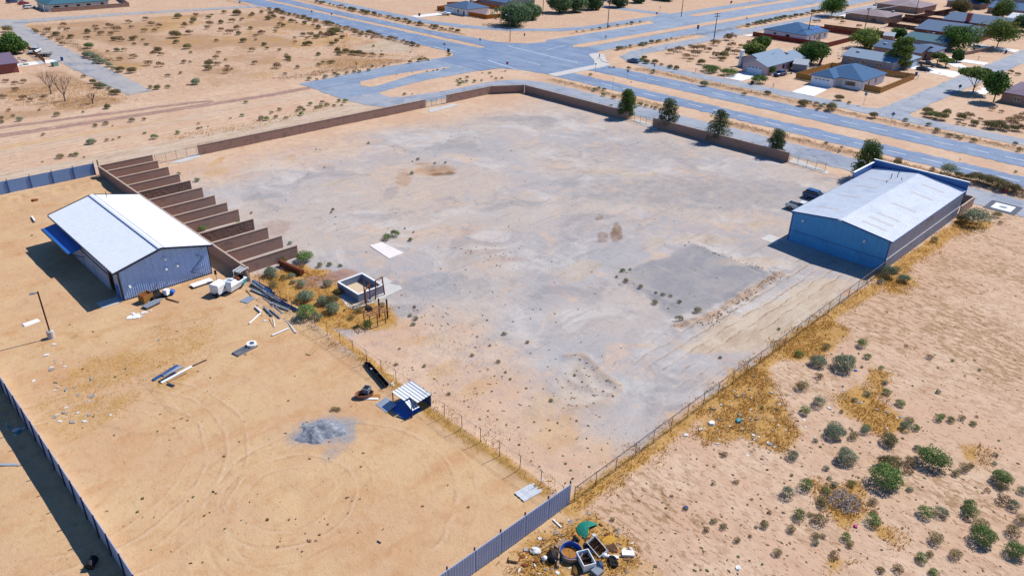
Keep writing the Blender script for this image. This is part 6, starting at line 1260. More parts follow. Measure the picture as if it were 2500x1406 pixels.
    MB().box(L/2-.12, L/2+.02, -hw*.8, hw*.8, .36, .52).build('bumper', BLKP, T); MB().box(-L/2-.06, -L/2+.06, -hw*.8, hw*.8, .38, .54).build('bumper', BLKP, T)
    return T
PI2 = math.pi/2
def veh(label, kind, col, px, py, rz, **k):
    x, y = G(px, py); return vehicle(label, kind, col, x, y, rz, **k)
_w = G(1928, 512); vehicle('white pickup with black bed liner backed out beside the long metal building', 'pickup', '#E9EEF2', _w[0]+.95, _w[1]-1.75, -PI2)
vehicle('blue SUV parked beyond the white pickup at the long metal building', 'suv', '#1B4F8E', G(1968, 484)[0]+.9, G(1968, 484)[1]-1.4, -PI2)
veh('dark blue sedan with silver trunk parked at the frontage road bend', 'sedan', '#4A78A8', 1546, 153, PI2+.12)
veh('white pickup parked by the iron gate at the left edge', 'pickup', '#EEF1F3', 86, 130, -2.2)
veh('blue car in front of the grey gable house fence', 'suv', '#1A4C86', 1903, 186, math.pi-.15)
veh('black pickup on the drive of the long grey house', 'pickup', '#16233A', 2262, 162, -PI2+.1)
veh('low dark car on the drive beside the black pickup', 'sedan', '#152540', 2254, 173, -PI2)
veh('white SUV in front of the wide shade tree', 'suv', '#EDF0F4', 2388, 122, -PI2+.15)
veh('silver car parked on the far frontage road past the round tree', 'sedan', '#D6DDE6', 2140, 14, 3.0)
veh('dark blue SUV at the top left corner drive', 'suv', '#1C3E78', 30, 8, .3); veh('red car at the top left corner drive', 'sedan', '#A3203A', 58, 12, .2); veh('white SUV at the top left corner by the brush', 'suv', '#E8ECF2', 72, 22, .2); veh('silver car behind the dark SUV at the top left', 'sedan', '#C9D2DE', 45, 4, .3)
veh('dark blue car between the houses behind the tall feathery tree', 'sedan', '#2A3A5A', 2218, 112, -1.4)
# boat in the drive
T = thing('motor_boat', 'white motor boat on the drive of the small white house', 'boat', (*G(1086, 38), 0), 2.6)
mb = MB(); loft(mb, [(-2.6, [(-.9, .5), (.9, .5), (1.05, 1.1), (-1.05, 1.1)]), (.6, [(-.8, .5), (.8, .5), (1.05, 1.15), (-1.05, 1.15)]), (2.9, [(-.08, .95), (.08, .95), (.12, 1.25), (-.12, 1.25)])]); mb.build('hull', WHITE, T)
MB().tbox(-1.2, .8, -.7, .7, 1.13, 1.6, .3, .2).build('cabin', WHITE, T); MB().box(-.4, .3, -.72, .72, 1.3, 1.5).build('windshield', GLASS, T); MB().box(-2.4, 1.2, -.06, .06, .2, .5).build('trailer_beam', STEEL, T)
for s in (-1, 1): MB().tube((-1.2, s*.8, .3), (-1.2, s*1.0, .3), .3, .3, 10).build('wheel', TYRE, T)
# flat trailer beside the left pickup
T = thing('flat_trailer', 'black flat trailer with side mesh parked below the left pickup', 'trailer', (*G(108, 138), 0), -.62)
MB().box(-2.2, 2.2, -1.0, 1.0, .45, .55).build('deck', BLKP, T)
for a, b_ in (((-2.2, -1, .95), (2.2, -1, .95)), ((-2.2, 1, .95), (2.2, 1, .95)), ((2.2, -1, 1.3), (2.2, 1, 1.3)), ((2.2, -1, .5), (2.2, -1, 1.3)), ((2.2, 1, .5), (2.2, 1, 1.3)), ((2.2, 0, .5), (2.2, 0, 1.3)), ((-2.2, 1, .5), (-2.2, 1, .95)), ((-2.2, -1, .5), (-2.2, -1, .95)), ((0, 1, .5), (0, 1, .95)), ((0, -1, .5), (0, -1, .95))): MB().beam(a, b_, .06).build('rail', BLKP, T)
for s in (-1, 1):
    for xx in (-.4, .4): MB().tube((xx, s*1.02, .33), (xx, s*1.22, .33), .33, .33, 10).build('wheel', TYRE, T)
MB().beam((-2.2, 0, .5), (-3.4, 0, .5), .1).build('drawbar', BLKP, T)

# ------------------------------------------------------------------ poles, signs, bins
POLEW = M('pole_timber', '#5A4038', .9, var=.2, scale=4); SIGNB = M('sign_back', '#8FA0B4', .5, .3, var=.05); SIGNR = M('sign_red', '#B5262B', .5, var=.05); SIGNG = M('sign_green', '#2E8A70', .5, var=.05); SIGNO = M('sign_orange', '#E0762A', .5, var=.05); SIGNBL = M('sign_blue', '#4E7FB8', .5, var=.05); INSUL = M('insulator', '#C9CED6', .4, var=0)
CAMAZ = math.atan2(_sy, _cy)
def pole(label, px, py, h, arms=0, rz=0.0, name='power_pole'):
    x, y = G(px, py); T = thing(name, label, 'pole', (x, y, hgt(x, y)), rz)
    MB().tube((0, 0, -.4), (0, 0, h), .19, .12, 8).build('shaft', POLEW, T)
    for k in range(arms):
        a = MB().box(-1.25, 1.25, -.07, .07, h-.45-k*.9, h-.31-k*.9).build('crossarm', POLEW, T)
        for q in (-1.1, -.55, .55, 1.1): MB().tube((q, 0, h-.31-k*.9), (q, 0, h-.12-k*.9), .06, .04, 6).build('insulator', INSUL, a)
    return T
pole('tall double-armed power pole at the near corner of the house lots', 1741, 110, 11.6, 2, CAMAZ-1.2); G2 = G(1734, 108)
pole('power pole on the strip left of the upper cross street', 1483, 71, 11.0, 1, CAMAZ-1.2); pole('power pole beside the upper frontage road opening', 1663, 42, 10.5, 1, CAMAZ-1.2); pole('power pole in front of the pale tamarisk', 1325, 39, 9.5, 1, CAMAZ-1.2)
pp = [pole('dark power pole in front of the white solar house', 1969, 98, 10.2, 1, CAMAZ-1.2), pole('dark power pole behind the bushy tree by the red fence', 2108, 84, 10.6, 1, CAMAZ-1.2), pole('dark power pole among the far back yards', 2230, 52, 11.0, 1, CAMAZ-1.2)]
for i, (a, b_) in enumerate(zip(pp[:-1], pp[1:])):
    T = thing('overhead_wire', 'overhead wires strung from the '+('solar house pole to the middle pole' if i == 0 else 'middle pole to the far yard pole'), 'wire', a.location)
    for q in (-1.1, -.4, .5, 1.1):
        A0 = Vector((q*math.cos(CAMAZ-1.2), q*math.sin(CAMAZ-1.2), 10.0)); B0 = Vector(b_.location)-Vector(a.location)+Vector((q*math.cos(CAMAZ-1.2), q*math.sin(CAMAZ-1.2), 10.2))
        MB().path([tuple(A0+(B0-A0)*(k/8)+Vector((0, 0, -1.2*4*(k/8)*(1-k/8)))) for k in range(9)], .025, 4).build('strand', INSUL, T)
T = thing('street_light', 'street light with curved arm in front of the big tamarisk', 'street lamp', (*G(1245, 103), 0), 2.3)
MB().tube((0, 0, -.3), (0, 0, 9.2), .13, .09, 8).build('pole', POLEW, T); MB().path([(0, 0, 8.9), (.7, 0, 9.5), (1.5, 0, 9.6)], .05).build('arm', STEEL, T); MB().tbox(1.3, 2.1, -.16, .16, 9.5, 9.68, .1, .05).build('lamp_head', WHITE, T)
def sign(label, px, py, h, mat, shape='rect', w=.6, hh=.6, rz=None, two=None, name='road_sign'):
    x, y = G(px, py); T = thing(name, label, 'sign', (x, y, 0), (CAMAZ-PI2) if rz is None else rz)
    MB().tube((0, 0, -.2), (0, 0, h), .04, .04, 6).build('post', STEEL, T)
    n = {'diamond': 4, 'oct': 8}.get(shape)
    if n:
        o = 0 if n == 4 else math.pi/8; pts = [(math.cos(2*math.pi*i/n+o)*w, math.sin(2*math.pi*i/n+o)*w) for i in range(n)]
        MB().hexa([(a, -.07, h-w+b_) for a, b_ in pts], [(a, -.045, h-w+b_) for a, b_ in pts]).build('plate', mat, T)
    else: MB().box(-w/2, w/2, -.07, -.045, h-hh, h).build('plate', mat, T)
    if two: MB().box(-.55, .55, -.02, .0, h+.02, h+.22).build('street_name_plate', two, T)
    return T
for a in [('grey sign on the main road bank, the one further up', 762, 42, 2.6, SIGNB, 'rect', .7, .7), ('grey sign on the main road bank nearer the junction', 811, 52, 3.2, SIGNB, 'rect', .6, .8), ('blue sign plate beside the corner of the vacant lot', 1006, 124, 3.2, SIGNBL, 'rect', .7, 1.1), ('small grey sign at the nose of the vacant lot', 1085, 125, 2.8, SIGNB, 'diamond', .5), ('slim brown marker post at the edge of the vacant lot', 871, 172, 2.6, POLEW, 'rect', .25, 1.0),
          ('red stop sign seen side-on at the corner of the cross road', 1238, 174, 2.9, SIGNR, 'oct', .42), ('grey sign at the tip of the main road median', 1172, 112, 2.6, SIGNB, 'rect', .6, .8), ('dark sign beside the upper street light', 1280, 97, 2.2, SIGNB, 'rect', .6, .9), ('green sign on a post beside the concrete gutter strip', 1453, 180, 3.2, SIGNG, 'rect', .4, .5), ('grey sign in the sandy median past the gutter strip', 1531, 198, 3.4, SIGNB, 'rect', .6, .8),
          ('plain post on the near verge of the main road', 1495, 222, 3.6, POLEW, 'rect', .1, .3), ('green street sign by the parked sedan', 1567, 132, 3.0, SIGNG, 'rect', .9, .4), ('small grey marker on the divider beyond the sedan', 1596, 176, 2.4, SIGNB, 'diamond', .35), ('dark marker on the cross road median', 1478, 103, 2.4, SIGNB, 'rect', .5, .8), ('red stop sign at the upper frontage opening', 1602, 46, 2.8, SIGNR, 'oct', .45), ('dark marker post at the upper cross street', 1610, 34, 3.2, POLEW, 'rect', .4, .5),
          ('white sign on the divider strip near the double-armed pole', 1702, 84, 3.6, SIGNBL, 'rect', .9, 1.6), ('grey diamond sign at the far divider end', 1821, 60, 3.0, SIGNB, 'diamond', .4), ('grey diamond sign beside the main road opposite the side street', 2174, 305, 3.4, SIGNB, 'diamond', .6), ('orange diamond warning sign beside the round tree', 2000, 40, 3.4, SIGNO, 'diamond', .85), ('small sign on the waste lot near the grey gable house', 1786, 92, 2.0, SIGNB, 'rect', .5, .5), ('sign at the far upper frontage road', 1829, 12, 3.0, SIGNB, 'rect', .5, .6), ('blue sign at the upper left lot road', 587, 20, 2.8, SIGNBL, 'rect', .8, .7)]:
    sign(*a)
sign('stop sign with street name plate at the side street corner', 2108, 256, 3.4, SIGNB, 'oct', .45, two=SIGNB); sign('round back of a sign at the far corner of the side street', 2339, 228, 2.6, SIGNBL, 'oct', .5)
def bin_(label, px, py, mat, rz=0.0):
    x, y = G(px, py); T = thing('wheelie_bin', label, 'bin', (x, y, hgt(x, y)), rz)
    mb = MB(); mb.hexa([(-.24, -.28, .08), (.24, -.28, .08), (.24, .28, .08), (-.24, .28, .08)], [(-.34, -.38, 1.05), (.34, -.38, 1.05), (.34, .38, 1.05), (-.34, .38, 1.05)]); mb.build('body', mat, T)
    MB().tbox(-.37, .37, -.42, .42, 1.052, 1.16, .08, .05).build('lid', mat, T); MB().tube((-.3, .3, .12), (.3, .3, .12), .13, .13, 8).build('wheels', TYRE, T)
BINB = M('bin_blue', '#1F3F9E', .5, var=.05); BIND = M('bin_dark', '#22303A', .6, var=.08)
for a in [('blue bin beside the left side street', 152, 149, BINB), ('dark bin on the drive edge of the house with the boat', 1024, 40, BIND), ('dark bin at the nose of the vacant lot', 1095, 128, BIND), ('dark green-lidded bin on the frontage road by the grey gable house', 1836, 207, BIND), ('blue bin by the side street near the wide shade tree', 2455, 132, BINB), ('blue bin at the top right of the upper frontage road', 1785, 9, BINB), ('blue-lidded bin at the end of the tan plank fence', 2236, 186, BINB), ('dark bin at the back wall of the solar house', 1992, 99, BIND)]: bin_(*a)
def mailbox(label, px, py):
    x, y = G(px, py); T = thing('mailbox', label, 'mailbox', (x, y, 0), -.2); MB().box(-.05, .05, -.05, .05, -.1, 1.1).build('post', POLEW, T); MB().tbox(-.14, .14, -.3, .3, 1.102, 1.4, .04, 0).build('box', WHITE, T)
for a in [('mailbox beside the tan plank fence end', 2240, 194), ('mailbox on the side street verge by the black pickup', 2339, 174), ('mailbox in front of the dense broad tree', 2388, 147), ('mailbox by the clipped shrub drive', 1698, 178), ('white mailbox post on the bend by the waste lot', 1625, 123), ('mailbox on the frontage verge before the white drive', 1887, 215)]: mailbox(*a)
T = thing('utility_box', 'pale green utility cabinet beside the left driveway', 'cabinet', (*G(135, 162), 0), .3); MB().box(-.8, .8, -.6, .6, 0, 1.1).build('cabinet', M('cabinet_green', '#7FA79C', .6, var=.05), T); MB().box(-.85, .85, -.65, .65, 1.102, 1.2).build('lid', M('cabinet_green'), T)
# iron gate and small fence by the left pickup
T = thing('iron_gate', 'brown mesh gate leaning across the left driveway', 'gate', (*G(68, 122), 0), math.atan2(G(112, 158)[1]-G(68, 122)[1], G(112, 158)[0]-G(68, 122)[0]))
L = math.hypot(G(112, 158)[0]-G(68, 122)[0], G(112, 158)[1]-G(68, 122)[1])
GATEM = M('gate_brown', '#8E6A50', .7, var=.1)
for i in range(int(L/1.6)+1): MB().box(i*1.6-.04, i*1.6+.04, -.04, .04, -.1, 1.7).build('post', GATEM, T)
for z in (.2, .95, 1.65): MB().box(0, L, -.03, .03, z, z+.06).build('rail', GATEM, T)
for i in range(int(L/.25)): MB().box(i*.25, i*.25+.05, -.015, .015, .2, 1.65).build('bar', GATEM, T)

# ------------------------------------------------------------------ lamp post in the left plot
T = thing('lamp_post', 'tall dark parking-lot lamp post on a round concrete footing', 'street lamp', (*G(126, 824), 0), math.pi*.9)
MB().lathe((0, 0, 0), [(.42, -.3), (.42, .95), (.36, 1.0)], 14).build('footing', CONC, T); MB().box(-.08, .08, -.08, .08, 1.002, 6.6).build('pole', M('lamp_pole', '#5A2E2A', .6, var=.08), T); MB().box(.09, .35, -.04, .04, 6.42, 6.5).build('arm', TRIMD, T); MB().tbox(.3, .95, -.2, .2, 6.4, 6.56, .06, .04).build('lamp_head', M('lamp_grey', '#9AA0AA', .5, var=.05), T)

# ------------------------------------------------------------------ a walker at the junction
def person(label, px, py, rz):
    x, y = G(px, py); T = thing('person', label, 'person', (x, y, .05), rz)
    J = {'pel': (0, 0, .95), 'chest': (0.02, 0, 1.32), 'neck': (.03, 0, 1.48), 'head': (.05, 0, 1.62), 'top': (.05, 0, 1.74), 'hl': (0, .1, .9), 'kl': (.16, .1, .5), 'al': (.12, .1, .08), 'tl': (.28, .1, .04), 'hr': (0, -.1, .9), 'kr': (-.04, -.1, .5), 'ar': (-.26, -.1, .14), 'tr': (-.14, -.1, .05),
         'sl': (.02, .19, 1.42), 'el': (-.1, .24, 1.16), 'wl': (.02, .24, .92), 'fl': (.06, .23, .82), 'sr': (.02, -.19, 1.42), 'er': (.06, -.24, 1.15), 'wr': (.24, -.22, .98), 'fr': (.31, -.21, .92)}
    Rd = {'pel': .15, 'chest': .17, 'neck': .06, 'head': .10, 'top': .075, 'hl': .1, 'kl': .065, 'al': .045, 'tl': .04, 'hr': .1, 'kr': .065, 'ar': .045, 'tr': .04, 'sl': .075, 'el': .05, 'wl': .035, 'fl': .035, 'sr': .075, 'er': .05, 'wr': .035, 'fr': .035}
    E_ = [('pel', 'chest'), ('chest', 'neck'), ('neck', 'head'), ('head', 'top'), ('pel', 'hl'), ('hl', 'kl'), ('kl', 'al'), ('al', 'tl'), ('pel', 'hr'), ('hr', 'kr'), ('kr', 'ar'), ('ar', 'tr'), ('chest', 'sl'), ('sl', 'el'), ('el', 'wl'), ('wl', 'fl'), ('chest', 'sr'), ('sr', 'er'), ('er', 'wr'), ('wr', 'fr')]
    ks = list(J); me = bpy.data.meshes.new('body'); me.from_pydata([J[k] for k in ks], [(ks.index(a), ks.index(b_)) for a, b_ in E_], [])
    o = obj('body', me, T); m = o.modifiers.new('skin', 'SKIN')
    for i, k in enumerate(ks): sv = me.skin_vertices[0].data[i]; sv.radius = (Rd[k], Rd[k]); sv.use_root = (k == 'pel')
    o.modifiers.new('sub', 'SUBSURF').levels = 1; o.modifiers['sub'].render_levels = 1
    mt = bpy.data.materials.new('walker_clothes'); mt.use_nodes = True; N = mt.node_tree.nodes; Lk = mt.node_tree.links
    tc = N.new('ShaderNodeTexCoord'); sp = N.new('ShaderNodeSeparateXYZ'); Lk.new(tc.outputs['Object'], sp.inputs[0]); cr = N.new('ShaderNodeValToRGB'); cr.color_ramp.interpolation = 'CONSTANT'; dv_ = N.new('ShaderNodeMath'); dv_.operation = 'DIVIDE'; dv_.inputs[1].default_value = 1.8; Lk.new(sp.outputs[2], dv_.inputs[0]); Lk.new(dv_.outputs[0], cr.inputs[0])
    e = cr.color_ramp.elements; e[0].position = 0; e[0].color = C('#2A2A30'); e[1].position = .06; e[1].color = C('#33415E')
    for pz, cc in ((.56, '#6A4A5C'), (.81, '#B98B70'), (.93, '#2A211E')): q = e.new(pz); q.color = C(cc)
    Lk.new(cr.outputs[0], N['Principled BSDF'].inputs['Base Color']); N['Principled BSDF'].inputs['Roughness'].default_value = .9
    me.materials.append(mt); return T
person('person in dark trousers walking on the concrete apron at the junction', 1463, 144, CAMAZ+.9)

# ------------------------------------------------------------------ loose things on the plots
GALV = M('sheet_galvanised', '#C3CFDF', .4, .25, var=.08, scale=2, spec=.5); BEAMW = M('beam_white', '#DDE4EC', .5, var=.08, scale=3); BEAMB = M('beam_blue', '#2F66A6', .5, var=.1, scale=3); RUST = M('rust', '#8A4A2C', .9, var=.25, scale=6); RUSTL = M('rust_light', '#B5806A', .85, var=.2, scale=6); CARD = M('cardboard', '#B9803F', .9, var=.12, scale=3); PLYW = M('plywood', '#D0A878', .85, var=.12, scale=3); GREYP = M('grey_plastic', '#8E99A8', .6, var=.08); TEAL = M('teal_plastic', '#2E9AA6', .5, var=.06); BLUEPL = M('blue_plastic', '#2A74D8', .45, var=.06); GREENT = M('tarp_green', '#168A78', .6, var=.08, scale=3); TIMB = M('timber_weathered', '#A9917C', .9, var=.2, scale=5)
def gz(px, py): x, y = G(px, py); return (x, y, hgt(x, y))
def lying(label, a, b_, kind, mat, w=.22, h=.12, name='steel_beam', cat='beam', dz=0.0, group=None):
    """a long member lying between two photo points"""
    p = Vector(gz(*a)); q = Vector(gz(*b_)); d = q-p; L = math.hypot(d.x, d.y); T = thing(name, label, cat, (p.x, p.y, max(p.z, q.z)+dz), math.atan2(d.y, d.x), group)
    mb = MB()
    if kind == 'channel': mb.box(0, L, -w/2, w/2, .02, .03); mb.box(0, L, -w/2, -w/2+.015, .031, h); mb.box(0, L, w/2-.015, w/2, .031, h); mb.build('web', mat, T); MB().box(-.01, 0, -w/2, w/2, .02, h).build('end_plate', mat, T)
    elif kind == 'pipe': mb.tube((0, 0, w/2+.02), (L, 0, w/2+.02), w/2, w/2, 8); mb.build('pipe', mat, T); MB().tube((-.02, 0, w/2+.02), (.0, 0, w/2+.02), w*.35, w*.35, 8).build('bore_shade', DARK, T)
    else: mb.box(0, L, -w/2, w/2, .02, h); mb.build('board', mat, T)
    return T
def z1(x, y): return (480+x/7.8125, 640+y/7.8125)
BP = 'beams dumped beside the sagging fence'
for lb, a, b_, k, m, w, h, dz in [('broad blue steel channel on top of the beam heap', (1090, 410), (1420, 600), 'channel', BEAMB, .5, .2, .25), ('white steel channel along the left of the beam heap', (1045, 530), (1400, 690), 'channel', BEAMW, .34, .15, .02), ('long white channel crossing the beam heap', (1060, 440), (1560, 770), 'channel', BEAMW, .3, .16, .12), ('long blue channel reaching the lower end of the beam heap', (1500, 740), (1930, 960), 'channel', BEAMB, .36, .2, .05),
        ('blue channel next to the lower end of the beam heap', (1420, 640), (1720, 770), 'channel', BEAMB, .4, .22, .0), ('pale channel at the lower end of the beam heap', (1440, 800), (1770, 940), 'channel', BEAMW, .3, .14, .0), ('narrow pale rail beside the beam heap', (1280, 690), (1650, 985), 'channel', BEAMW, .16, .1, .0), ('blue channel half under the beam heap', (1180, 430), (1480, 640), 'channel', BEAMB, .4, .2, .0), ('white-topped channel at the head of the heap', (1110, 420), (1300, 560), 'channel', BEAMW, .2, .12, .46), ('blue-white channel in the middle of the heap', (1340, 640), (1600, 800), 'channel', GALV, .34, .2, .2)]:
    lying(lb, z1(*a), z1(*b_), k, m, w, h, dz=dz, group=BP)
for lb, a, b_, w in [('grey pipe length below the beam heap', (1290, 880), (1440, 1040), .26), ('pale pipe length lying right of the grey pipe', (1400, 920), (1590, 1080), .2), ('white pipe of the bent pair on the sand, upper arm', (1120, 870), (1240, 980), .28), ('white pipe of the bent pair on the sand, lower arm', (1225, 985), (1005, 1180), .2), ('white pipe lying alone below the heap', (1440, 1406), (1755, 1275), .2), ('thin white pole in the pair near the large shrub', (1740, 1150), (1880, 1350), .1), ('second thin white pole in the pair near the large shrub', (1790, 1190), (1905, 1355), .1), ('short white lath below the heap', (1465, 1085), (1490, 1250), .1)]:
    lying(lb, z1(*a), z1(*b_), 'pipe', WHITE if 'white' in lb else GREYP, w, name='pipe_length', cat='pipe')
lying('thin pale lath beside the short white one', z1(1390, 1085), z1(1470, 1230), 'board', PLYW, .1, .06, 'timber_lath', 'plank'); lying('brown timber lath leaning at the beam heap', z1(950, 530), z1(1090, 700), 'board', PLYW, .12, .1, 'timber_lath', 'plank')
def sheet(label, px, py, w, l, rz, mat=GALV, tilt=0.0, n=6, name='metal_sheet'):
    x, y, z = gz(px, py); T = thing(name, label, 'sheet', (x, y, z+.05), rz); T.rotation_euler = (tilt, 0, rz)
    mb = MB(); mb.box(-w/2, w/2, -l/2, l/2, 0, .02); mb.build('sheet', mat, T); mb = MB()
    for i in range(n): c = -w/2+w*(i+.5)/n; mb.tbox(c-w/n*.28, c+w/n*.28, -l/2, l/2, .0201, .07, w/n*.1, 0)
    mb.build('corrugation', mat, T); return T
sheet('corrugated grey sheet lying left of the beam heap', 605, 733, 1.7, 1.3, math.radians(20), GALV, n=5)
sheet('white corrugated sheet lying by the grassy fence near the bottom corner', 1300, 1196, 1.5, 3.4, math.radians(85), BEAMW, n=3)
# white flat door on the sand by the building corner
T = thing('sandwich_panel', 'white flat panel propped low on the sand beside the metal building', 'panel', (*G(493, 694), .12), .02); MB().box(-1.5, 1.5, -.6, .6, .12, .2).build('panel', WHITE, T); MB().box(-1.4, -1.2, -.5, .5, -.1, .118).build('block', TRIMD, T); MB().box(1.2, 1.4, -.5, .5, -.1, .118).build('block', TRIMD, T)
sign('small dark board on a post beside the bay wall end', 530, 688, 1.9, BLKP, 'rect', .35, .7, name='marker_board')
# stripped white boat and box
T = thing('boat_wreck', 'stripped white and teal boat hull standing on the sand by the bay wall', 'boat', (*G(575, 704), 0), math.radians(24))
mb = MB(); loft(mb, [(-1.7, [(-.7, .35), (.7, .35), (.95, 1.25), (-.95, 1.25)]), (.3, [(-.7, .3), (.7, .3), (1.0, 1.25), (-1.0, 1.25)]), (1.9, [(-.4, .45), (.4, .45), (.75, 1.1), (-.75, 1.1)])]); mb.build('hull', WHITE, T); mb = MB(); loft(mb, [(.55, [(-1.01, .5), (1.01, .5), (1.03, .8), (-1.03, .8)]), (1.95, [(-.6, .55), (.6, .55), (.78, .85), (-.78, .85)])]); mb.build('teal_band', TEAL, T)
MB().tbox(-1.7, -.1, -.85, .85, 1.252, 1.75, .25, .15).build('cabin', WHITE, T); MB().box(-1.2, -.6, -.45, .45, 1.751, 1.77).build('hatch', GREYP, T); MB().box(.2, 1.3, -.65, .65, 1.252, 1.3).build('cockpit_well', DARK, T); MB().tbox(.3, .8, -.4, .4, 1.301, 1.6, .1, .1).build('seat', RUST, T); MB().box(1.2, 1.3, -.6, .6, 1.301, 1.8).build('windshield', GLASS, T)
for xx in (-1.1, .9): MB().box(xx-.15, xx+.15, -.5, .5, -.1, .33).build('support_block', TIMB, T)
T = thing('boat_canopy', 'white lattice canopy frame standing behind the boat hull', 'frame', (*G(592, 686), 0), math.radians(24))
for sx in (-.9, .9):
    for sy in (-.6, .6): MB().beam((sx, sy, -.1), (sx, sy, 1.9), .06).build('leg', WHITE, T)
for i in range(6): MB().box(-.95+i*.36, -.87+i*.36, -.65, .65, 1.902, 1.96).build('slat', WHITE, T)
for j in range(3): MB().box(-.95, .95, -.65+j*.62, -.58+j*.62, 1.961, 2.0).build('slat', WHITE, T)
T = thing('insulated_box', 'white insulated box on the sand left of the boat hull', 'box', (*G(537, 716), 0), math.radians(22)); MB().tbox(-.95, .95, -.75, .75, .35, 1.5, -.05, -.05).build('body', WHITE, T); MB().tbox(-1.02, 1.02, -.82, .82, 1.502, 1.7, .1, .1).build('lid', WHITE, T); MB().box(.2, .75, -.83, -.79, .9, 1.15).build('latch_panel', TEAL, T); MB().box(-.9, .9, -.7, .7, -.1, .348).build('skid', TRIMD, T); MB().tube((-1.2, -.5, .3), (-.9, -.5, .3), .3, .3, 10).build('wheel', TYRE, T)
# dump at the foot of the gable wall
def crate(label, px, py, w, d, h, mat, rz=0.0, name='crate', open_=True):
    x, y, z = gz(px, py); T = thing(name, label, 'crate', (x, y, z), rz); t = .04
    MB().box(-w/2, w/2, -d/2, d/2, 0, .05).build('base', mat, T)
    for q in ((-w/2, w/2, -d/2, -d/2+t), (-w/2, w/2, d/2-t, d/2), (-w/2, -w/2+t, -d/2+t+.002, d/2-t-.002), (w/2-t, w/2, -d/2+t+.002, d/2-t-.002)): MB().box(*q, .051, h).build('side', mat, T)
    if open_: MB().tbox(-w/2+.08, w/2-.08, -d/2+.08, d/2-.08, .06, h*.8, .08, .08).build('contents', RUST, T)
    return T
crate('open cardboard crate full of scrap under the gable wall', 358, 735, 1.5, 1.2, 1.2, CARD, .3)
T = thing('scrap_chair', 'dark upholstered seat dumped beside the cardboard crate', 'seat', gz(376, 732), .6); MB().tbox(-.5, .5, -.4, .4, .1, .55, .05, .05).build('seat', BLKP, T); MB().tbox(-.5, .5, .25, .5, .552, 1.15, .06, .04).build('backrest', BLKP, T)
T = thing('black_tub', 'black plastic tub with raised lid near the gable wall', 'tub', gz(388, 727), .2); mb = MB(); mb.hexa([(-.45, -.3, 0), (.45, -.3, 0), (.45, .3, 0), (-.45, .3, 0)], [(-.6, -.42, .5), (.6, -.42, .5), (.6, .42, .5), (-.6, .42, .5)]); mb.build('tub', BLKP, T); MB().hexa([(-.6, .43, .5), (.6, .43, .5), (.6, .46, .5), (-.6, .46, .5)], [(-.55, .6, 1.0), (.55, .6, 1.0), (.55, .63, 1.0), (-.55, .63, 1.0)]).build('lid', BLKP, T)
T = thing('white_hopper', 'white hopper with blue drum lying by the gable wall', 'hopper', gz(408, 722), .5); MB().tbox(-.45, .45, -.4, .4, .3, 1.0, .12, .1).build('hopper', WHITE, T); MB().tube((.3, -.5, .35), (.9, -.3, .35), .34, .34, 12).build('drum', BLUEPL, T); MB().box(-.5, .2, -.4, .3, 0, .298).build('base', BLKP, T)
T = thing('grey_panel', 'flat grey panel on a skid in front of the gable wall', 'panel', gz(370, 746), .28); MB().box(-1.1, 1.1, -.55, .55, .2, .34).build('panel', GREYP, T); MB().box(-1.0, 1.0, -.5, -.4, -.1, .198).build('skid', BLKP, T); MB().box(-1.0, 1.0, .4, .5, -.1, .198).build('skid', BLKP, T)
lying('pale aluminium strip behind the grey panel', (345, 742), (396, 731), 'board', GALV, .4, .1, 'metal_strip', 'strip'); lying('curved dark hose on the sand by the gable wall', (405, 730), (437, 739), 'pipe', BLKP, .14, name='hose_length', cat='hose')
def scraps(name, label, pts, mats, smin=.12, smax=.4, seed=1, kind='stuff', cat='litter'):
    """crumpled bits of rubbish, too many and too small to pick apart"""
    rng = random.Random(seed); mb = MB()
    for px, py in pts:
        x, y, z = gz(px, py); s = rng.uniform(smin, smax); a = rng.uniform(0, 6.28); c, d = math.cos(a)*s, math.sin(a)*s; k = rng.uniform(.3, 1); h = rng.uniform(.05, .5)*s; m = rng.randrange(len(mats))
        b = [(x-c, y-d, z), (x+d*k, y-c*k, z), (x+c, y+d, z), (x-d*k, y+c*k, z)]; t = [(p[0]+rng.uniform(-.3, .3)*s*.4, p[1]+rng.uniform(-.3, .3)*s*.4, z+.02+rng.uniform(.2, 1)*h) for p in b]; mb.hexa(b, t, m)
    return tag(mb.build(name, mats), label, cat, None, kind)
PAPER = M('paper_scrap', '#EDEDEC', .8, var=.06); SC2 = M('scrap_grey', '#A9A8AC', .8, var=.1)
def rnd(poly, n, seed):
    rng = random.Random(seed); xs = [p[0] for p in poly]; ys = [p[1] for p in poly]; out = []
    while len(out) < n:
        p = (rng.uniform(min(xs), max(xs)), rng.uniform(min(ys), max(ys)))
        if pin(poly, np.array([p[0]]), np.array([p[1]]))[0]: out.append(p)
    return out
def t8(lst, i=8): ox = [0, 620, 1240, 1860][i % 4]; oy = [0, 340, 690, 1046][i//4]; return [(ox+x/3.906, oy+y/3.906) for x, y in lst]
scraps('litter', 'white scraps of rubbish scattered over the left sand plot', t8([(520, 745), (580, 765), (620, 800), (490, 832), (495, 805), (840, 930), (870, 915), (320, 935), (555, 995), (525, 1025), (630, 1020), (745, 1070), (860, 1080), (890, 1080), (850, 1125), (545, 1255), (610, 1240), (640, 1235), (740, 1240), (850, 1260), (805, 1320), (1055, 1260), (690, 1325), (1515, 548), (515, 585), (445, 692), (950, 985), (715, 1000), (630, 1190), (570, 1320), (520, 1280)]), [PAPER, PAPER, SC2], .14, .42, 3)
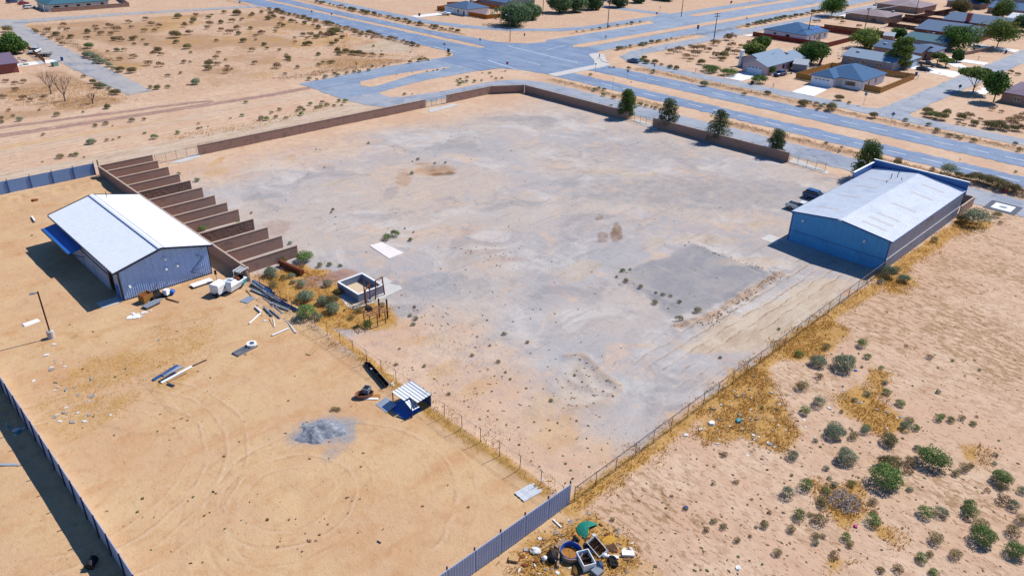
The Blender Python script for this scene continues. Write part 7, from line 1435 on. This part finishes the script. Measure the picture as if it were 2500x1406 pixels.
scraps('litter', 'white scraps strewn along the straw patch by the chain-link fence', rnd([(1640, 1060), (1760, 980), (1850, 890), (1900, 960), (1960, 1060), (1860, 1120), (1700, 1080)], 70, 5)+rnd([(1900, 930), (2200, 960), (2230, 1080), (2000, 1100)], 26, 6), [PAPER, PAPER, SC2, TIMB], .1, .36, 5)
scraps('litter', 'scraps and splinters around the rubbish heap at the bottom', rnd([(1245, 1370), (1330, 1290), (1440, 1250), (1560, 1320), (1540, 1400), (1260, 1406)], 110, 8), [PAPER, SC2, TIMB, RUST, PLYW], .08, .34, 9)
scraps('litter', 'torn white plastic on the sand in front of the gable wall', t8([(1250, 320), (1270, 300), (1300, 330), (1330, 325), (1370, 285), (1400, 285), (1440, 270), (1320, 300), (1290, 310), (1240, 335)]), [WHITE, PAPER], .2, .6, 12)
scraps('litter', 'pale scraps along the foot of the sagging fence', rnd([(880, 880), (990, 960), (1000, 970), (900, 905)], 22, 14)+rnd([(600, 720), (660, 730), (720, 800), (640, 790)], 40, 15), [PAPER, TIMB, SC2, PLYW], .1, .35, 16)
scraps('litter', 'blue and pale scraps in the shadow of the left fence', t8([(55, 1260), (60, 1345), (70, 1380), (225, 1390), (160, 1400)])+[(40, 1050), (45, 1056), (38, 1060), (50, 1049), (20, 1043), (30, 1048)], [TEAL, SC2, PAPER], .15, .45, 18)
scraps('clods', 'dark clods of churned earth on the gravel yard', rnd([(1380, 870), (1425, 865), (1520, 945), (1500, 990), (1395, 1000), (1370, 985)], 46, 21)+rnd([(1640, 800), (1720, 790), (1900, 665), (1910, 680), (1740, 800)], 120, 22)+rnd([(1690, 598), (1890, 660), (1890, 672), (1700, 606)], 36, 23)+rnd([(1100, 600), (1270, 600), (1260, 660), (1160, 640)], 34, 24)+rnd([(960, 740), (1060, 740), (1230, 850), (1100, 850)], 46, 25)+rnd([(560, 1330), (900, 1180), (900, 1220), (760, 1350)], 20, 26), [M('clod', '#9C7C66', .95, var=.2, scale=5), M('clod_dark', '#86695A', .95, var=.2, scale=5)], .06, .2, 27, cat='soil')
scraps('twigs', 'dark weeds and crumbs dotted over the sand and gravel', rnd([(60, 780), (600, 780), (900, 1000), (1250, 1250), (400, 1400), (330, 1400), (120, 1000)], 90, 31)+rnd([(560, 420), (1200, 270), (1500, 300), (1880, 420), (1800, 640), (1500, 900), (1200, 900), (760, 620)], 170, 32)+rnd([(1440, 1230), (2000, 850), (2490, 560), (2490, 1400), (1500, 1400)], 420, 33)+rnd([(900, 880), (1350, 900), (1560, 1080), (1390, 1190)], 120, 35), [M('weed_dark', '#6E5A3C', .95, var=.3, scale=5), M('weed_green', '#6A6E48', .95, var=.3, scale=5), M('weed_tan', '#9C7650', .95, var=.3, scale=5)], .06, .2, 34, cat='weeds')
# drain frame with ring
T = thing('drain_frame', 'dark steel grate frame with a white ring lying on the sand', 'frame', gz(600, 853), math.radians(12))
for y in (-.55, -.2, .2, .55): MB().box(-1.6, 1.4, y-.06, y+.06, .1, .2).build('bar', GREYP, T)
for x in (-1.6, -.2, 1.3): MB().box(x-.05, x+.05, -.6, .6, .0, .098).build('crossbar', TRIMD, T)
mb = MB(); n = 18
for i in range(n):
    a, b_ = 2*math.pi*i/n, 2*math.pi*(i+1)/n
    mb.hexa([(.95+.38*math.cos(a), .38*math.sin(a), .22), (.95+.62*math.cos(a), .62*math.sin(a), .22), (.95+.62*math.cos(b_), .62*math.sin(b_), .22), (.95+.38*math.cos(b_), .38*math.sin(b_), .22)], [(.95+.38*math.cos(a), .38*math.sin(a), .5), (.95+.62*math.cos(a), .62*math.sin(a), .5), (.95+.62*math.cos(b_), .62*math.sin(b_), .5), (.95+.38*math.cos(b_), .38*math.sin(b_), .5)])
mb.build('ring', WHITE, T)
MB2 = 'strips in the small heap on the left sand plot'
def z8(x, y): return (x/3.906, 690+y/3.906)
for lb, a, b_, m, w in [('grey-blue folded channel in the small heap', (1460, 935), (1700, 790), BEAMB, .4), ('shiny pale channel in the small heap', (1550, 890), (1740, 800), GALV, .6), ('dark-edged channel in the small heap', (1520, 950), (1680, 860), TRIMD, .34), ('white board at the right of the small heap', (1540, 960), (1830, 805), WHITE, .3), ('cream batten in the small heap', (1600, 950), (1780, 860), PLYW, .2), ('thin dark rod sticking out of the small heap', (1830, 800), (1970, 738), TRIMD, .08), ('short dark offcut below the small heap', (1600, 970), (1660, 992), TRIMD, .3)]:
    lying(lb, z8(*a), z8(*b_), 'channel' if 'channel' in lb else 'board', m, w, .14, group=MB2, name='metal_strip', cat='strip')
lying('tan plywood board lying alone on the sand', (752, 866), (778, 842), 'board', PLYW, .75, .08, 'plywood_board', 'board')
lying('thin dark batten lying on the sand near the bottom', (921, 1321), (930, 1326), 'board', TRIMD, .12, .08, 'timber_lath', 'plank'); lying('white plank lying by the left fence at the lower left', (0, 1134), (45, 1134), 'board', GALV, .3, .1, 'plank', 'plank'); lying('white pipe end lying behind the metal building', (78, 531), (86, 543), 'pipe', WHITE, .3, name='pipe_length', cat='pipe')
T = thing('white_sheet', 'white sheet lying on the sand near the lamp post', 'sheet', gz(76, 788), .1); MB().tbox(-1.0, 1.0, -.45, .45, 0, .12, .1, .06).build('sheet', WHITE, T)
lying('long black rail lying along the grassy fence', (898, 893), (944, 946), 'channel', BLKP, .55, .35, name='black_rail', cat='rail')
lying('short tail piece behind the long black rail', (893, 890), (902, 900), 'channel', TRIMD, .4, .3, name='black_rail', cat='rail')
# tub of junk
T = thing('junk_box', 'open oval tub heaped with boxes and boards on the sand', 'tub', gz(890, 968), -.5)
mb = MB(); n = 14
for i in range(n):
    a, b_ = 2*math.pi*i/n, 2*math.pi*(i+1)/n; f = lambda t, r, z: (1.05*r*math.cos(t), .6*r*math.sin(t), z)
    mb.hexa([f(a, .8, 0), f(b_, .8, 0), f(b_, .86, 0), f(a, .86, 0)], [f(a, 1, .55), f(b_, 1, .55), f(b_, 1.06, .55), f(a, 1.06, .55)])
mb.build('tub', RUSTL, T); mb = MB(); mb.prism([(.84*math.cos(2*math.pi*i/14), .48*math.sin(2*math.pi*i/14)) for i in range(14)], .1, .16); mb.build('bottom', DARK, T)
T = thing('carton', 'grey open carton standing in the junk tub', 'carton', gz(896, 962), .5); MB().tbox(-.4, .4, -.35, .35, .3, .95, -.06, -.06).build('box', GREYP, T); MB().box(-.36, .36, -.3, .3, .952, .97).build('opening', DARK, T)  # opening is a dark plate painted as the shade inside the carton
T = thing('orange_board', 'orange board leaning beside the junk tub', 'board', gz(908, 968), -.75); MB().box(-.95, .95, -.3, .3, .05, .12).build('board', CARD, T); MB().box(-.8, .8, -.62, -.31, .05, .1).build('white_strip', WHITE, T)
# corrugated lean-to
sx, sy = G(1002, 992); T = thing('lean_to_shelter', 'collapsed blue-white corrugated lean-to against the grassy fence', 'shelter', (sx, sy, hgt(sx, sy)), 0.0); T.scale = (.84, .84, .74)
MB().box(-2.3, 2.2, -1.7, 1.9, -.1, .06).build('floor', BLUEPL, T)
P0, P1, P2, P3 = Vector((-1.4, 2.1, 2.15)), Vector((-1.4, -2.2, 2.15)), Vector((1.9, -2.2, 2.5)), Vector((1.9, 2.1, 2.5))
for i in range(7):
    def Q(u, v): return P0+(P1-P0)*v+(P3-P0)*u
    u0, u1 = i/7+.006, (i+1)/7-.03; vv = .62 if i < 2 else 1.0
    b = [Q(u0, 0), Q(u1, 0), Q(u1, vv), Q(u0, vv)]; mb = MB(); mb.hexa([tuple(p) for p in b], [tuple(p+Vector((0, 0, .05))) for p in b]); 
    c = [Q(u1, 0), Q(u1+.035, 0), Q(u1+.035, vv), Q(u1, vv)]; mb.hexa([tuple(p+Vector((0, 0, -.06))) for p in c], [tuple(p+Vector((0, 0, -.01))) for p in c], 1); mb.build('roof_sheet', [WHITE, BEAMB], T)
for i in range(3): MB().hexa([(-1.35+i*.42, -.7, 2.0), (-1.0+i*.42, -.7, 2.0), (-1.0+i*.42, -2.2, 1.3), (-1.35+i*.42, -2.2, 1.3)], [(-1.35+i*.42, -.7, 2.04), (-1.0+i*.42, -.7, 2.04), (-1.0+i*.42, -2.2, 1.34), (-1.35+i*.42, -2.2, 1.34)]).build('fallen_sheet', GALV, T)
for p in ((-1.35, 2.0), (-1.35, -2.1), (1.8, -2.1), (1.8, 2.0)): MB().beam((p[0], p[1], -.1), (p[0], p[1], 2.12 if p[0] < 0 else 2.44), .1).build('post', TRIMD, T)
MB().box(1.82, 1.88, -2.1, 2.0, .1, 2.3).build('back_sheet', BEAMB, T); MB().hexa([(-3.2, 1.0, .0), (-1.5, 1.0, .5), (-1.5, 3.4, .5), (-3.2, 3.4, .0)], [(-3.2, 1.0, .05), (-1.5, 1.0, .55), (-1.5, 3.4, .55), (-3.2, 3.4, .05)]).build('ground_sheet', GALV, T)
# gravel heap
gx, gy = G(795, 1050); n1, n2 = 64, 46; u = np.linspace(-4.6, 4.6, n1); v = np.linspace(-3.6, 3.6, n2); U, V_ = np.meshgrid(u, v, indexing='ij')
rr = np.hypot(U/2.9, V_/(2.2-.22*U))+(fbm(U*.8, V_*.8, 5, 4)-.5)*.9; Zg = .95*np.clip(1-rr, 0, 1)**1.35*(.6+.8*fbm(U*.8, V_*.8, 8, 3))+(fbm(U*3, V_*3, 12, 2)-.5)*.07-.10*sstep(.8, 1.0, rr); ca, sa = math.cos(-.6), math.sin(-.6)
Xg = gx+U*ca-V_*sa; Yg = gy+U*sa+V_*ca; Zg = Zg+height(Xg, Yg)-.02
mb = MB(); mb.v = [tuple(p) for p in np.stack([Xg, Yg, Zg], -1).reshape(-1, 3)]; mb.f = [(i*n2+j, (i+1)*n2+j, (i+1)*n2+j+1, i*n2+j+1) for i in range(n1-1) for j in range(n2-1)]; mb.mi = [0]*len(mb.f)
GRAV = M('gravel_grey', '#8F97A6', .95, var=.3, scale=7, bump=.06, bscale=9, col2='#B9B8BC', thr=.5)
tag(mb.build('gravel_heap', GRAV, smooth=True), 'low heap of blue-grey gravel on the left sand plot', 'gravel', None, 'thing')
# brush heap
rng = random.Random(4); mb = MB()
cx, cy = G(2062, 1225)
for i in range(260):
    a = rng.uniform(0, 6.28); r_ = rng.random()**.6*1.7; zz = .15+(1.7-r_)*.35*rng.random()+.05; d = Vector((rng.gauss(0, 1), rng.gauss(0, 1), rng.gauss(0, .3))).normalized()*rng.uniform(.3, .8); p = Vector((cx+math.cos(a)*r_, cy+math.sin(a)*r_, zz)); mb.tube(p-d/2, p+d/2, .03, .015, 4, rng.randrange(2))
tag(mb.build('brush_pile', [M('stick_grey', '#A79EA6', .9, var=.2), M('stick_pale', '#D0C4B4', .9, var=.2)]), 'heap of bleached grey sticks among the right-hand shrubs', 'brush pile', None, 'thing')
for lb, px, py, m, s in [('teal cloth caught in the straw by the chain-link fence', 1803, 1028, TEAL, .55), ('pink scrap below the stick heap', 2089, 1285, M('pink_plastic', '#D0308A', .6, var=.05), .3), ('red scrap on the verge right of the long building', 2453, 470, M('red_plastic', '#D23A5E', .6, var=.05), .6), ('white box lying alone at the bottom right', 1802, 1387, WHITE, .35), ('small dark box with green top on the right-hand field', 1674, 1240, BEAMB, .35), ('white board lying in the straw by the fence', 1738, 1033, WHITE, .5), ('blue rag beside the large sage shrub', 2088, 905, BLUEPL, .3)]:
    x, y, z = gz(px, py); mb = MB(); rg = random.Random(px); pts = [(math.cos(a)*s*rg.uniform(.6, 1.1), math.sin(a)*s*rg.uniform(.5, 1.0)) for a in np.linspace(0, 6.28, 7)[:-1]]; mb.hexa([(p[0], p[1], 0) for p in pts], [(p[0]*.8, p[1]*.8, s*rg.uniform(.25, .6)) for p in pts]); tag(mb.build('scrap_piece', m, None, (x, y, z)), lb, 'scrap', None, 'thing')
# ------------------------------------------------------------------ concrete basin, slab and rusty frames
bx, by = 52.9, 82.7
slab('basin_slab', PX((828, 722), (842, 714), (897, 695), (940, 677), (958, 688), (950, 693), (976, 698), (983, 705), (937, 728), (868, 758), (846, 748)), CONC, .06)
T = thing('concrete_basin', 'open square concrete basin with pale sandy floor on the slab', 'basin', (bx, by, 0), 0); w, d, t, h = 2.15, 2.6, .22, 1.25
BAS = M('basin_concrete', '#97A4BC', .85, var=.08, scale=2)
for q in ((-w, w, -d, -d+t), (-w, w, d-t, d), (-w, -w+t, -d+t+.002, d-t-.002), (w-t, w, -d+t+.002, d-t-.002)):
    MB().box(*q, -.1, h).build('wall', BAS, T); MB().box(q[0]-.02, q[1]+.02, q[2]-.02, q[3]+.02, h+.002, h+.08).build('rim', WHITE, T)
MB().box(-w+t+.01, w-t-.01, -d+t+.01, d-t-.01, -.1, .25).build('floor', M('basin_sand', '#E3CDB0', .95, var=.05), T)
slab('concrete_pad', PX((902, 600), (932, 592), (986, 618), (950, 632)), M('pad_pale', '#EAE2E0', .85, var=.06, scale=.8, col2='#DCC6BC', thr=.56, k=.75), .07)
T = thing('rusty_gantry', 'rusty lattice frame standing beside the concrete basin', 'frame', (*G(928, 726), 0), .2)
for x in (-.8, .8): MB().beam((x*1.2, 0, -.1), (x*.8, 0, 3.0), .13).build('leg', RUST, T)
for i in range(4): MB().beam((-.94+.05*i, 0, .4+i*.65), (.86-.05*i, 0, .95+i*.65), .05).build('brace', RUSTL, T)
MB().beam((-.8, 0, 2.95), (.8, 0, 2.95), .1).build('top_bar', RUST, T); MB().beam((.7, 0, 2.9), (1.6, .9, 0), .07).build('stay', RUST, T)
T = thing('rusty_pump_stand', 'rusty bent pipes and posts in front of the basin', 'frame', (*G(902, 742), 0), .3)
for p, q in (((-.7, 0, 0), (-.7, 0, 2.6)), ((.5, .2, 0), (.5, .2, 3.0)), ((-.3, .5, 0), (-.3, .5, 3.8)), ((-.7, 0, 2.5), (.5, .2, 2.8)), ((-.3, .5, 3.4), (-.7, .2, 3.7))): MB().beam(p, q, .12).build('post', RUST, T)
MB().path([(-.7, -.1, 1.0), (-.5, -.3, .7), (.1, -.3, .65)], .14, 8).build('elbow_pipe', GREYP, T)
T = thing('rusty_rack', 'rusty open rack with pale slats and dark posts in the weeds', 'rack', (*G(918, 790), 0), -.1)
for x, y, hh in ((-1.3, -.8, 2.0), (1.0, -.8, 2.1), (-1.3, .8, 2.0), (1.0, .8, 2.1), (-.2, -.8, 1.9), (1.9, .2, 3.0), (1.3, 1.3, 2.8)): MB().beam((x, y, -.2), (x, y, hh), .16 if hh > 2.5 else .09).build('post', RUST if hh < 2.5 else M('post_dark', '#3A2A26', .9, var=.2), T)
for y in (-.8, -.25, .3, .8): MB().beam((-1.6, y, 1.95), (1.5, y-.15, 2.0), .09).build('slat', RUSTL, T)
for x in (-1.3, -.3, .7): MB().beam((x, -1.1, 2.05), (x, 1.1, 2.05), .07).build('slat', RUSTL, T)
MB().tbox(-1.0, -.2, .2, 1.0, 2.1, 2.5, .1, .1).build('motor', BLKP, T)
T = thing('rusty_tank', 'long rusty tank lying by the last bay divider', 'tank', (*G(712, 660), .15), math.atan2(G(742, 672)[1]-G(690, 648)[1], G(742, 672)[0]-G(690, 648)[0]))
MB().tube((-2.6, 0, .4), (2.6, 0, .4), .42, .42, 12).build('shell', RUST, T); MB().beam((-2.4, -.2, -.2), (-2.4, -.2, .1), .2).build('foot', RUST, T); MB().beam((2.3, 0, -.2), (2.3, 0, .1), .2).build('foot', RUST, T); MB().beam((2.5, .1, .5), (4.0, .5, .1), .1).build('pipe', RUST, T)
# ------------------------------------------------------------------ rubbish heap at the bottom
def z7(x, y): return (1240+x/7.8125, 1256+y/7.8125)
def appliance(label, p, w, d, h, rz, tilt, mat, inner, name):
    x, y, z = gz(*p); T = thing(name, label, 'appliance', (x, y, z+.05), rz); T.rotation_euler = (tilt[0], tilt[1], rz); t = .06
    MB().box(-w/2, w/2, -d/2, d/2, 0, .1).build('back', mat, T)
    for q in ((-w/2, w/2, -d/2, -d/2+t), (-w/2, w/2, d/2-t, d/2), (-w/2, -w/2+t, -d/2+t+.002, d/2-t-.002), (w/2-t, w/2, -d/2+t+.002, d/2-t-.002)): MB().box(*q, .101, h).build('side', mat, T)
    MB().box(-w/2+t, w/2-t, -.03, .03, .2, h*.8).build('divider', inner, T)
    for i in range(5): MB().beam((-w/2+t, -d/2+d*(i+.5)/5, h*.45), (w/2-t, -d/2+d*(i+.5)/5, h*.45), .05).build('rack_bar', inner, T)
    MB().box(-w/2+t+.01, w/2-t-.01, -d/2+t+.01, d/2-t-.01, .102, .13).build('lining', RUST, T); return T
appliance('gutted white freezer lying open at the front of the rubbish heap', z7(1480, 930), 1.15, 1.7, .75, -.45, (0, 0), WHITE, BLKP, 'gutted_freezer')
appliance('gutted white cooker standing on edge in the rubbish heap', z7(1720, 640), 1.0, 1.75, .6, -.25, (.25, -.5), WHITE, M('rack_brown', '#8A6E58', .8, var=.2), 'gutted_cooker')
T = thing('paddling_pool', 'round tub with blue liner in the rubbish heap', 'tub', gz(*z7(1200, 760)), 0); mb = MB(); mb2 = MB(); n = 20
for i in range(n):
    a, b_ = 2*math.pi*i/n, 2*math.pi*(i+1)/n; f = lambda t_, r_, z: (r_*math.cos(t_), r_*math.sin(t_), z)
    mb.hexa([f(a, .95, -.1), f(b_, .95, -.1), f(b_, 1.0, -.1), f(a, 1.0, -.1)], [f(a, 1.0, .55), f(b_, 1.0, .55), f(b_, 1.08, .55), f(a, 1.08, .55)]); mb2.hexa([f(a, .9, .05), f(b_, .9, .05), f(b_, .945, .05), f(a, .945, .05)], [f(a, .94, .6), f(b_, .94, .6), f(b_, .99, .6+.08*math.sin(i)), f(a, .99, .6+.08*math.sin(i-1))])
mb.build('wall', TIMB, T); mb2.build('liner', BLUEPL, T); MB().lathe((0, 0, 0), [(.9, .0), (.9, .1)], 16).build('bottom', CARD, T)
T = thing('beach_umbrella', 'torn green umbrella canopy lying on the rubbish heap', 'umbrella', gz(*z7(1540, 300)), .2); T.scale = (.8, .8, .5); mb = MB(); prev = None; n = 12
for k in range(n):
    a, b_ = math.pi*1.25*k/n-.4, math.pi*1.25*(k+1)/n-.4
    for r0, r1 in ((.0, .55), (.55, 1.05), (1.05, 1.4)):
        zf_ = lambda r_: .75-.32*r_*r_; p = [(r0*math.cos(a), r0*math.sin(a), zf_(r0)), (r1*math.cos(a), r1*math.sin(a), zf_(r1)), (r1*math.cos(b_), r1*math.sin(b_), zf_(r1)), (r0*math.cos(b_), r0*math.sin(b_), zf_(r0))]
        mb.hexa([(q[0], q[1], q[2]-.02) for q in p], p)
mb.build('canopy', GREENT, T); MB().tube((0, 0, -.1), (0, 0, .95), .03, .03, 6).build('pole', WHITE, T)
for i, (px, py, zz) in enumerate([(1985, 870, 0), (2015, 950, .0)]):
    x, y, z = gz(*z7(px, py)); T = thing('old_tyre', ['worn tyre at the right of the rubbish heap, the far one', 'worn tyre at the right of the rubbish heap, the near one'][i], 'tyre', (x, y, z+.02), i*.5, 'old tyres'); T.rotation_euler = (.18*(1-i), .1, 0); MB().lathe((0, 0, 0), [(.22, .04), (.36, 0), (.42, .06), (.42, .2), (.36, .26), (.22, .22), (.2, .13)], 16).build('tread', TYRE, T); MB().lathe((0, 0, 0), [(.19, .05), (.19, .1)], 12).build('hole_shade', DARK, T)
for lb, a, b_, m, w, h in [('grey pallet board across the left of the rubbish heap', (920, 640), (1110, 500), TIMB, .5, .2), ('second pallet board behind the blue tub', (990, 650), (1170, 520), TIMB, .3, .3), ('long white splinter of board left of the heap', (620, 670), (820, 540), PLYW, .25, .1), ('cream block at the far left of the rubbish heap', (20, 840), (200, 870), PLYW, .6, .25), ('white board on the right above the tyres', (1900, 800), (2110, 830), WHITE, .3, .15), ('pale plank leading to the white cushion', (1960, 775), (2170, 790), PLYW, .2, .1), ('white cushion board at the right end of the heap', (2170, 760), (2405, 770), WHITE, .55, .25), ('upright plank between the tub and the cooker', (1360, 470), (1400, 720), CARD, .3, .4), ('dark frame board beside the black bag', (850, 650), (840, 830), TIMB, .18, .4), ('grey box lid at the lower right of the heap', (1640, 1160), (1760, 1070), GREYP, .8, .35), ('thin plank near the white ball', (625, 760), (680, 940), TIMB, .12, .1), ('plank standing in the middle front of the heap', (955, 910), (950, 1010), TIMB, .2, .3), ('white bent pipe at the foot of the sheet fence', (860, 100), (1015, 250), WHITE, .12, .12), ('timber frame side right of the black bag', (1000, 650), (960, 900), TIMB, .14, .5)]:
    lying(lb, z7(*a), z7(*b_), 'board', m, w, h, name='scrap_board', cat='board')
for lb, p, s, m in [('black rubbish bag at the left of the heap', (850, 860), (.6, .5, .7), BLKP), ('dark bag between tub and planks', (880, 760), (.5, .6, .6), M('bag_brown', '#4A3B2C', .8, var=.2)), ('blue-black bag by the grey box lid', (1730, 1000), (.55, .45, .5), M('bag_navy', '#1C3A5E', .6, var=.1)), ('dark tarpaulin lump behind the tub', (1300, 520), (.3, .5, .6), BLKP), ('yellow cloth spread beside the cooker', (1910, 490), (.8, .5, .12), M('cloth_yellow', '#CF9E3E', .9, var=.1)), ('brown leaf-filled heap below the freezer', (1330, 1040), (.7, .5, .3), M('leaf_brown', '#7A5A30', .95, var=.3, scale=6)), ('white bucket at the corner of the cooker', (1840, 790), (.26, .26, .4), WHITE), ('white ball left of the black bag', (700, 855), (.26, .26, .45), WHITE), ('dark mat under the cooker', (1540, 660), (.7, .4, .3), M('mat_navy', '#1E2A44', .8, var=.1)), ('grey lump in front of the black bag', (860, 900), (.3, .3, .5), GREYP), ('teal jug by the tub', (1050, 875), (.3, .14, .22), TEAL), ('white crumpled bag at the left of the heap', (520, 700), (.5, .4, .35), PAPER), ('ring of burnt wire right of the cooker', (1985, 640), (.65, .5, .08), M('burnt', '#5A4030', .9, var=.3))]:
    x, y, z = gz(*z7(*p)); me = bpy.data.meshes.new('lump'); bm = bmesh.new(); bmesh.ops.create_icosphere(bm, subdivisions=2, radius=1); rg = random.Random(p[0])
    ball = 'ball' in lb or 'bucket' in lb
    for v_ in bm.verts:
        k = 1 if ball else rg.uniform(.72, 1.15); v_.co = Vector((v_.co.x*s[0]*k, v_.co.y*s[1]*k, max(-.02, v_.co.z*s[2]*k*.6+s[2]*.4)))
    bm.to_mesh(me); bm.free(); me.materials.append(m); tag(obj('rubbish_item', me, None, (x, y, z), rg.uniform(0, 3)), lb, 'rubbish', None, 'thing')
# dark drum in the shadow of the left fence
T = thing('black_drum', 'black drum lying in the shadow of the left fence', 'drum', gz(226, 1380), .8); MB().tube((-.5, 0, .35), (.5, 0, .35), .36, .36, 14).build('shell', BLKP, T); MB().tube((-.2, 0, .35), (-.12, 0, .35), .38, .38, 14).build('hoop', TRIMD, T); MB().tube((.5, 0, .5), (.54, 0, .5), .06, .06, 8).build('bung', TRIMD, T)
# manhole pad at the right frontage road
T = thing('manhole_pad', 'white square manhole pad set in dark asphalt right of the long building', 'manhole', (*G(2449, 507), 0), 0); MB().box(-2.9, 2.9, -2.7, 2.7, -.1, .03).build('asphalt_border', M('asphalt_dark', '#5E6678', .9, var=.1), T); MB().box(-1.8, 1.8, -1.7, 1.7, .031, .09).build('concrete_frame', WHITE, T); MB().lathe((0, 0, .091), [(.75, 0), (.75, .02)], 16).build('cover', GREYP, T)
slab('asphalt_patch', [(160.6, 30.4), (162.4, 22), (163, 40), (161, 44)], M('asphalt_dark'), .0)
for lb, px, py, s in [('rusty scrap on the sand behind the white-roofed building', 84, 490, .8), ('pale stone by the gap in the bay wall', 258, 428, .7)]:
    x, y, z = gz(px, py); mb = MB(); rg = random.Random(px); pts = [(math.cos(a)*s*rg.uniform(.6, 1.1), math.sin(a)*s*rg.uniform(.5, 1.0)) for a in np.linspace(0, 6.28, 7)[:-1]]; mb.hexa([(p[0], p[1], 0) for p in pts], [(p[0]*.7, p[1]*.7, s*.3) for p in pts]); tag(mb.build('scrap_piece', RUST if 'rusty' in lb else COPE, None, (x, y, z)), lb, 'scrap', None, 'thing')

scraps('yard_clutter', 'small garden clutter standing about in the back yards of the houses', rnd([(2035, 118), (2095, 125), (2090, 150), (2045, 148)], 40, 61)+rnd([(2180, 96), (2235, 104), (2230, 118), (2190, 116)], 26, 62)+rnd([(2150, 60), (2190, 66), (2180, 76), (2150, 72)], 14, 63)+rnd([(1915, 175), (1945, 168), (1950, 180), (1920, 186)], 14, 64)+rnd([(40, 138), (75, 150), (60, 165), (25, 160)], 20, 65)+rnd([(2240, 160), (2290, 168), (2280, 180), (2240, 176)], 14, 66)+rnd([(2320, 60), (2400, 66), (2390, 78), (2320, 70)], 20, 67), [PAPER, SC2, M('clutter_tan', '#B58A66', .9, var=.1), BLUEPL, BLKP, M('clutter_green', '#5E7A48', .9, var=.15)], .3, .8, 68, cat='clutter')
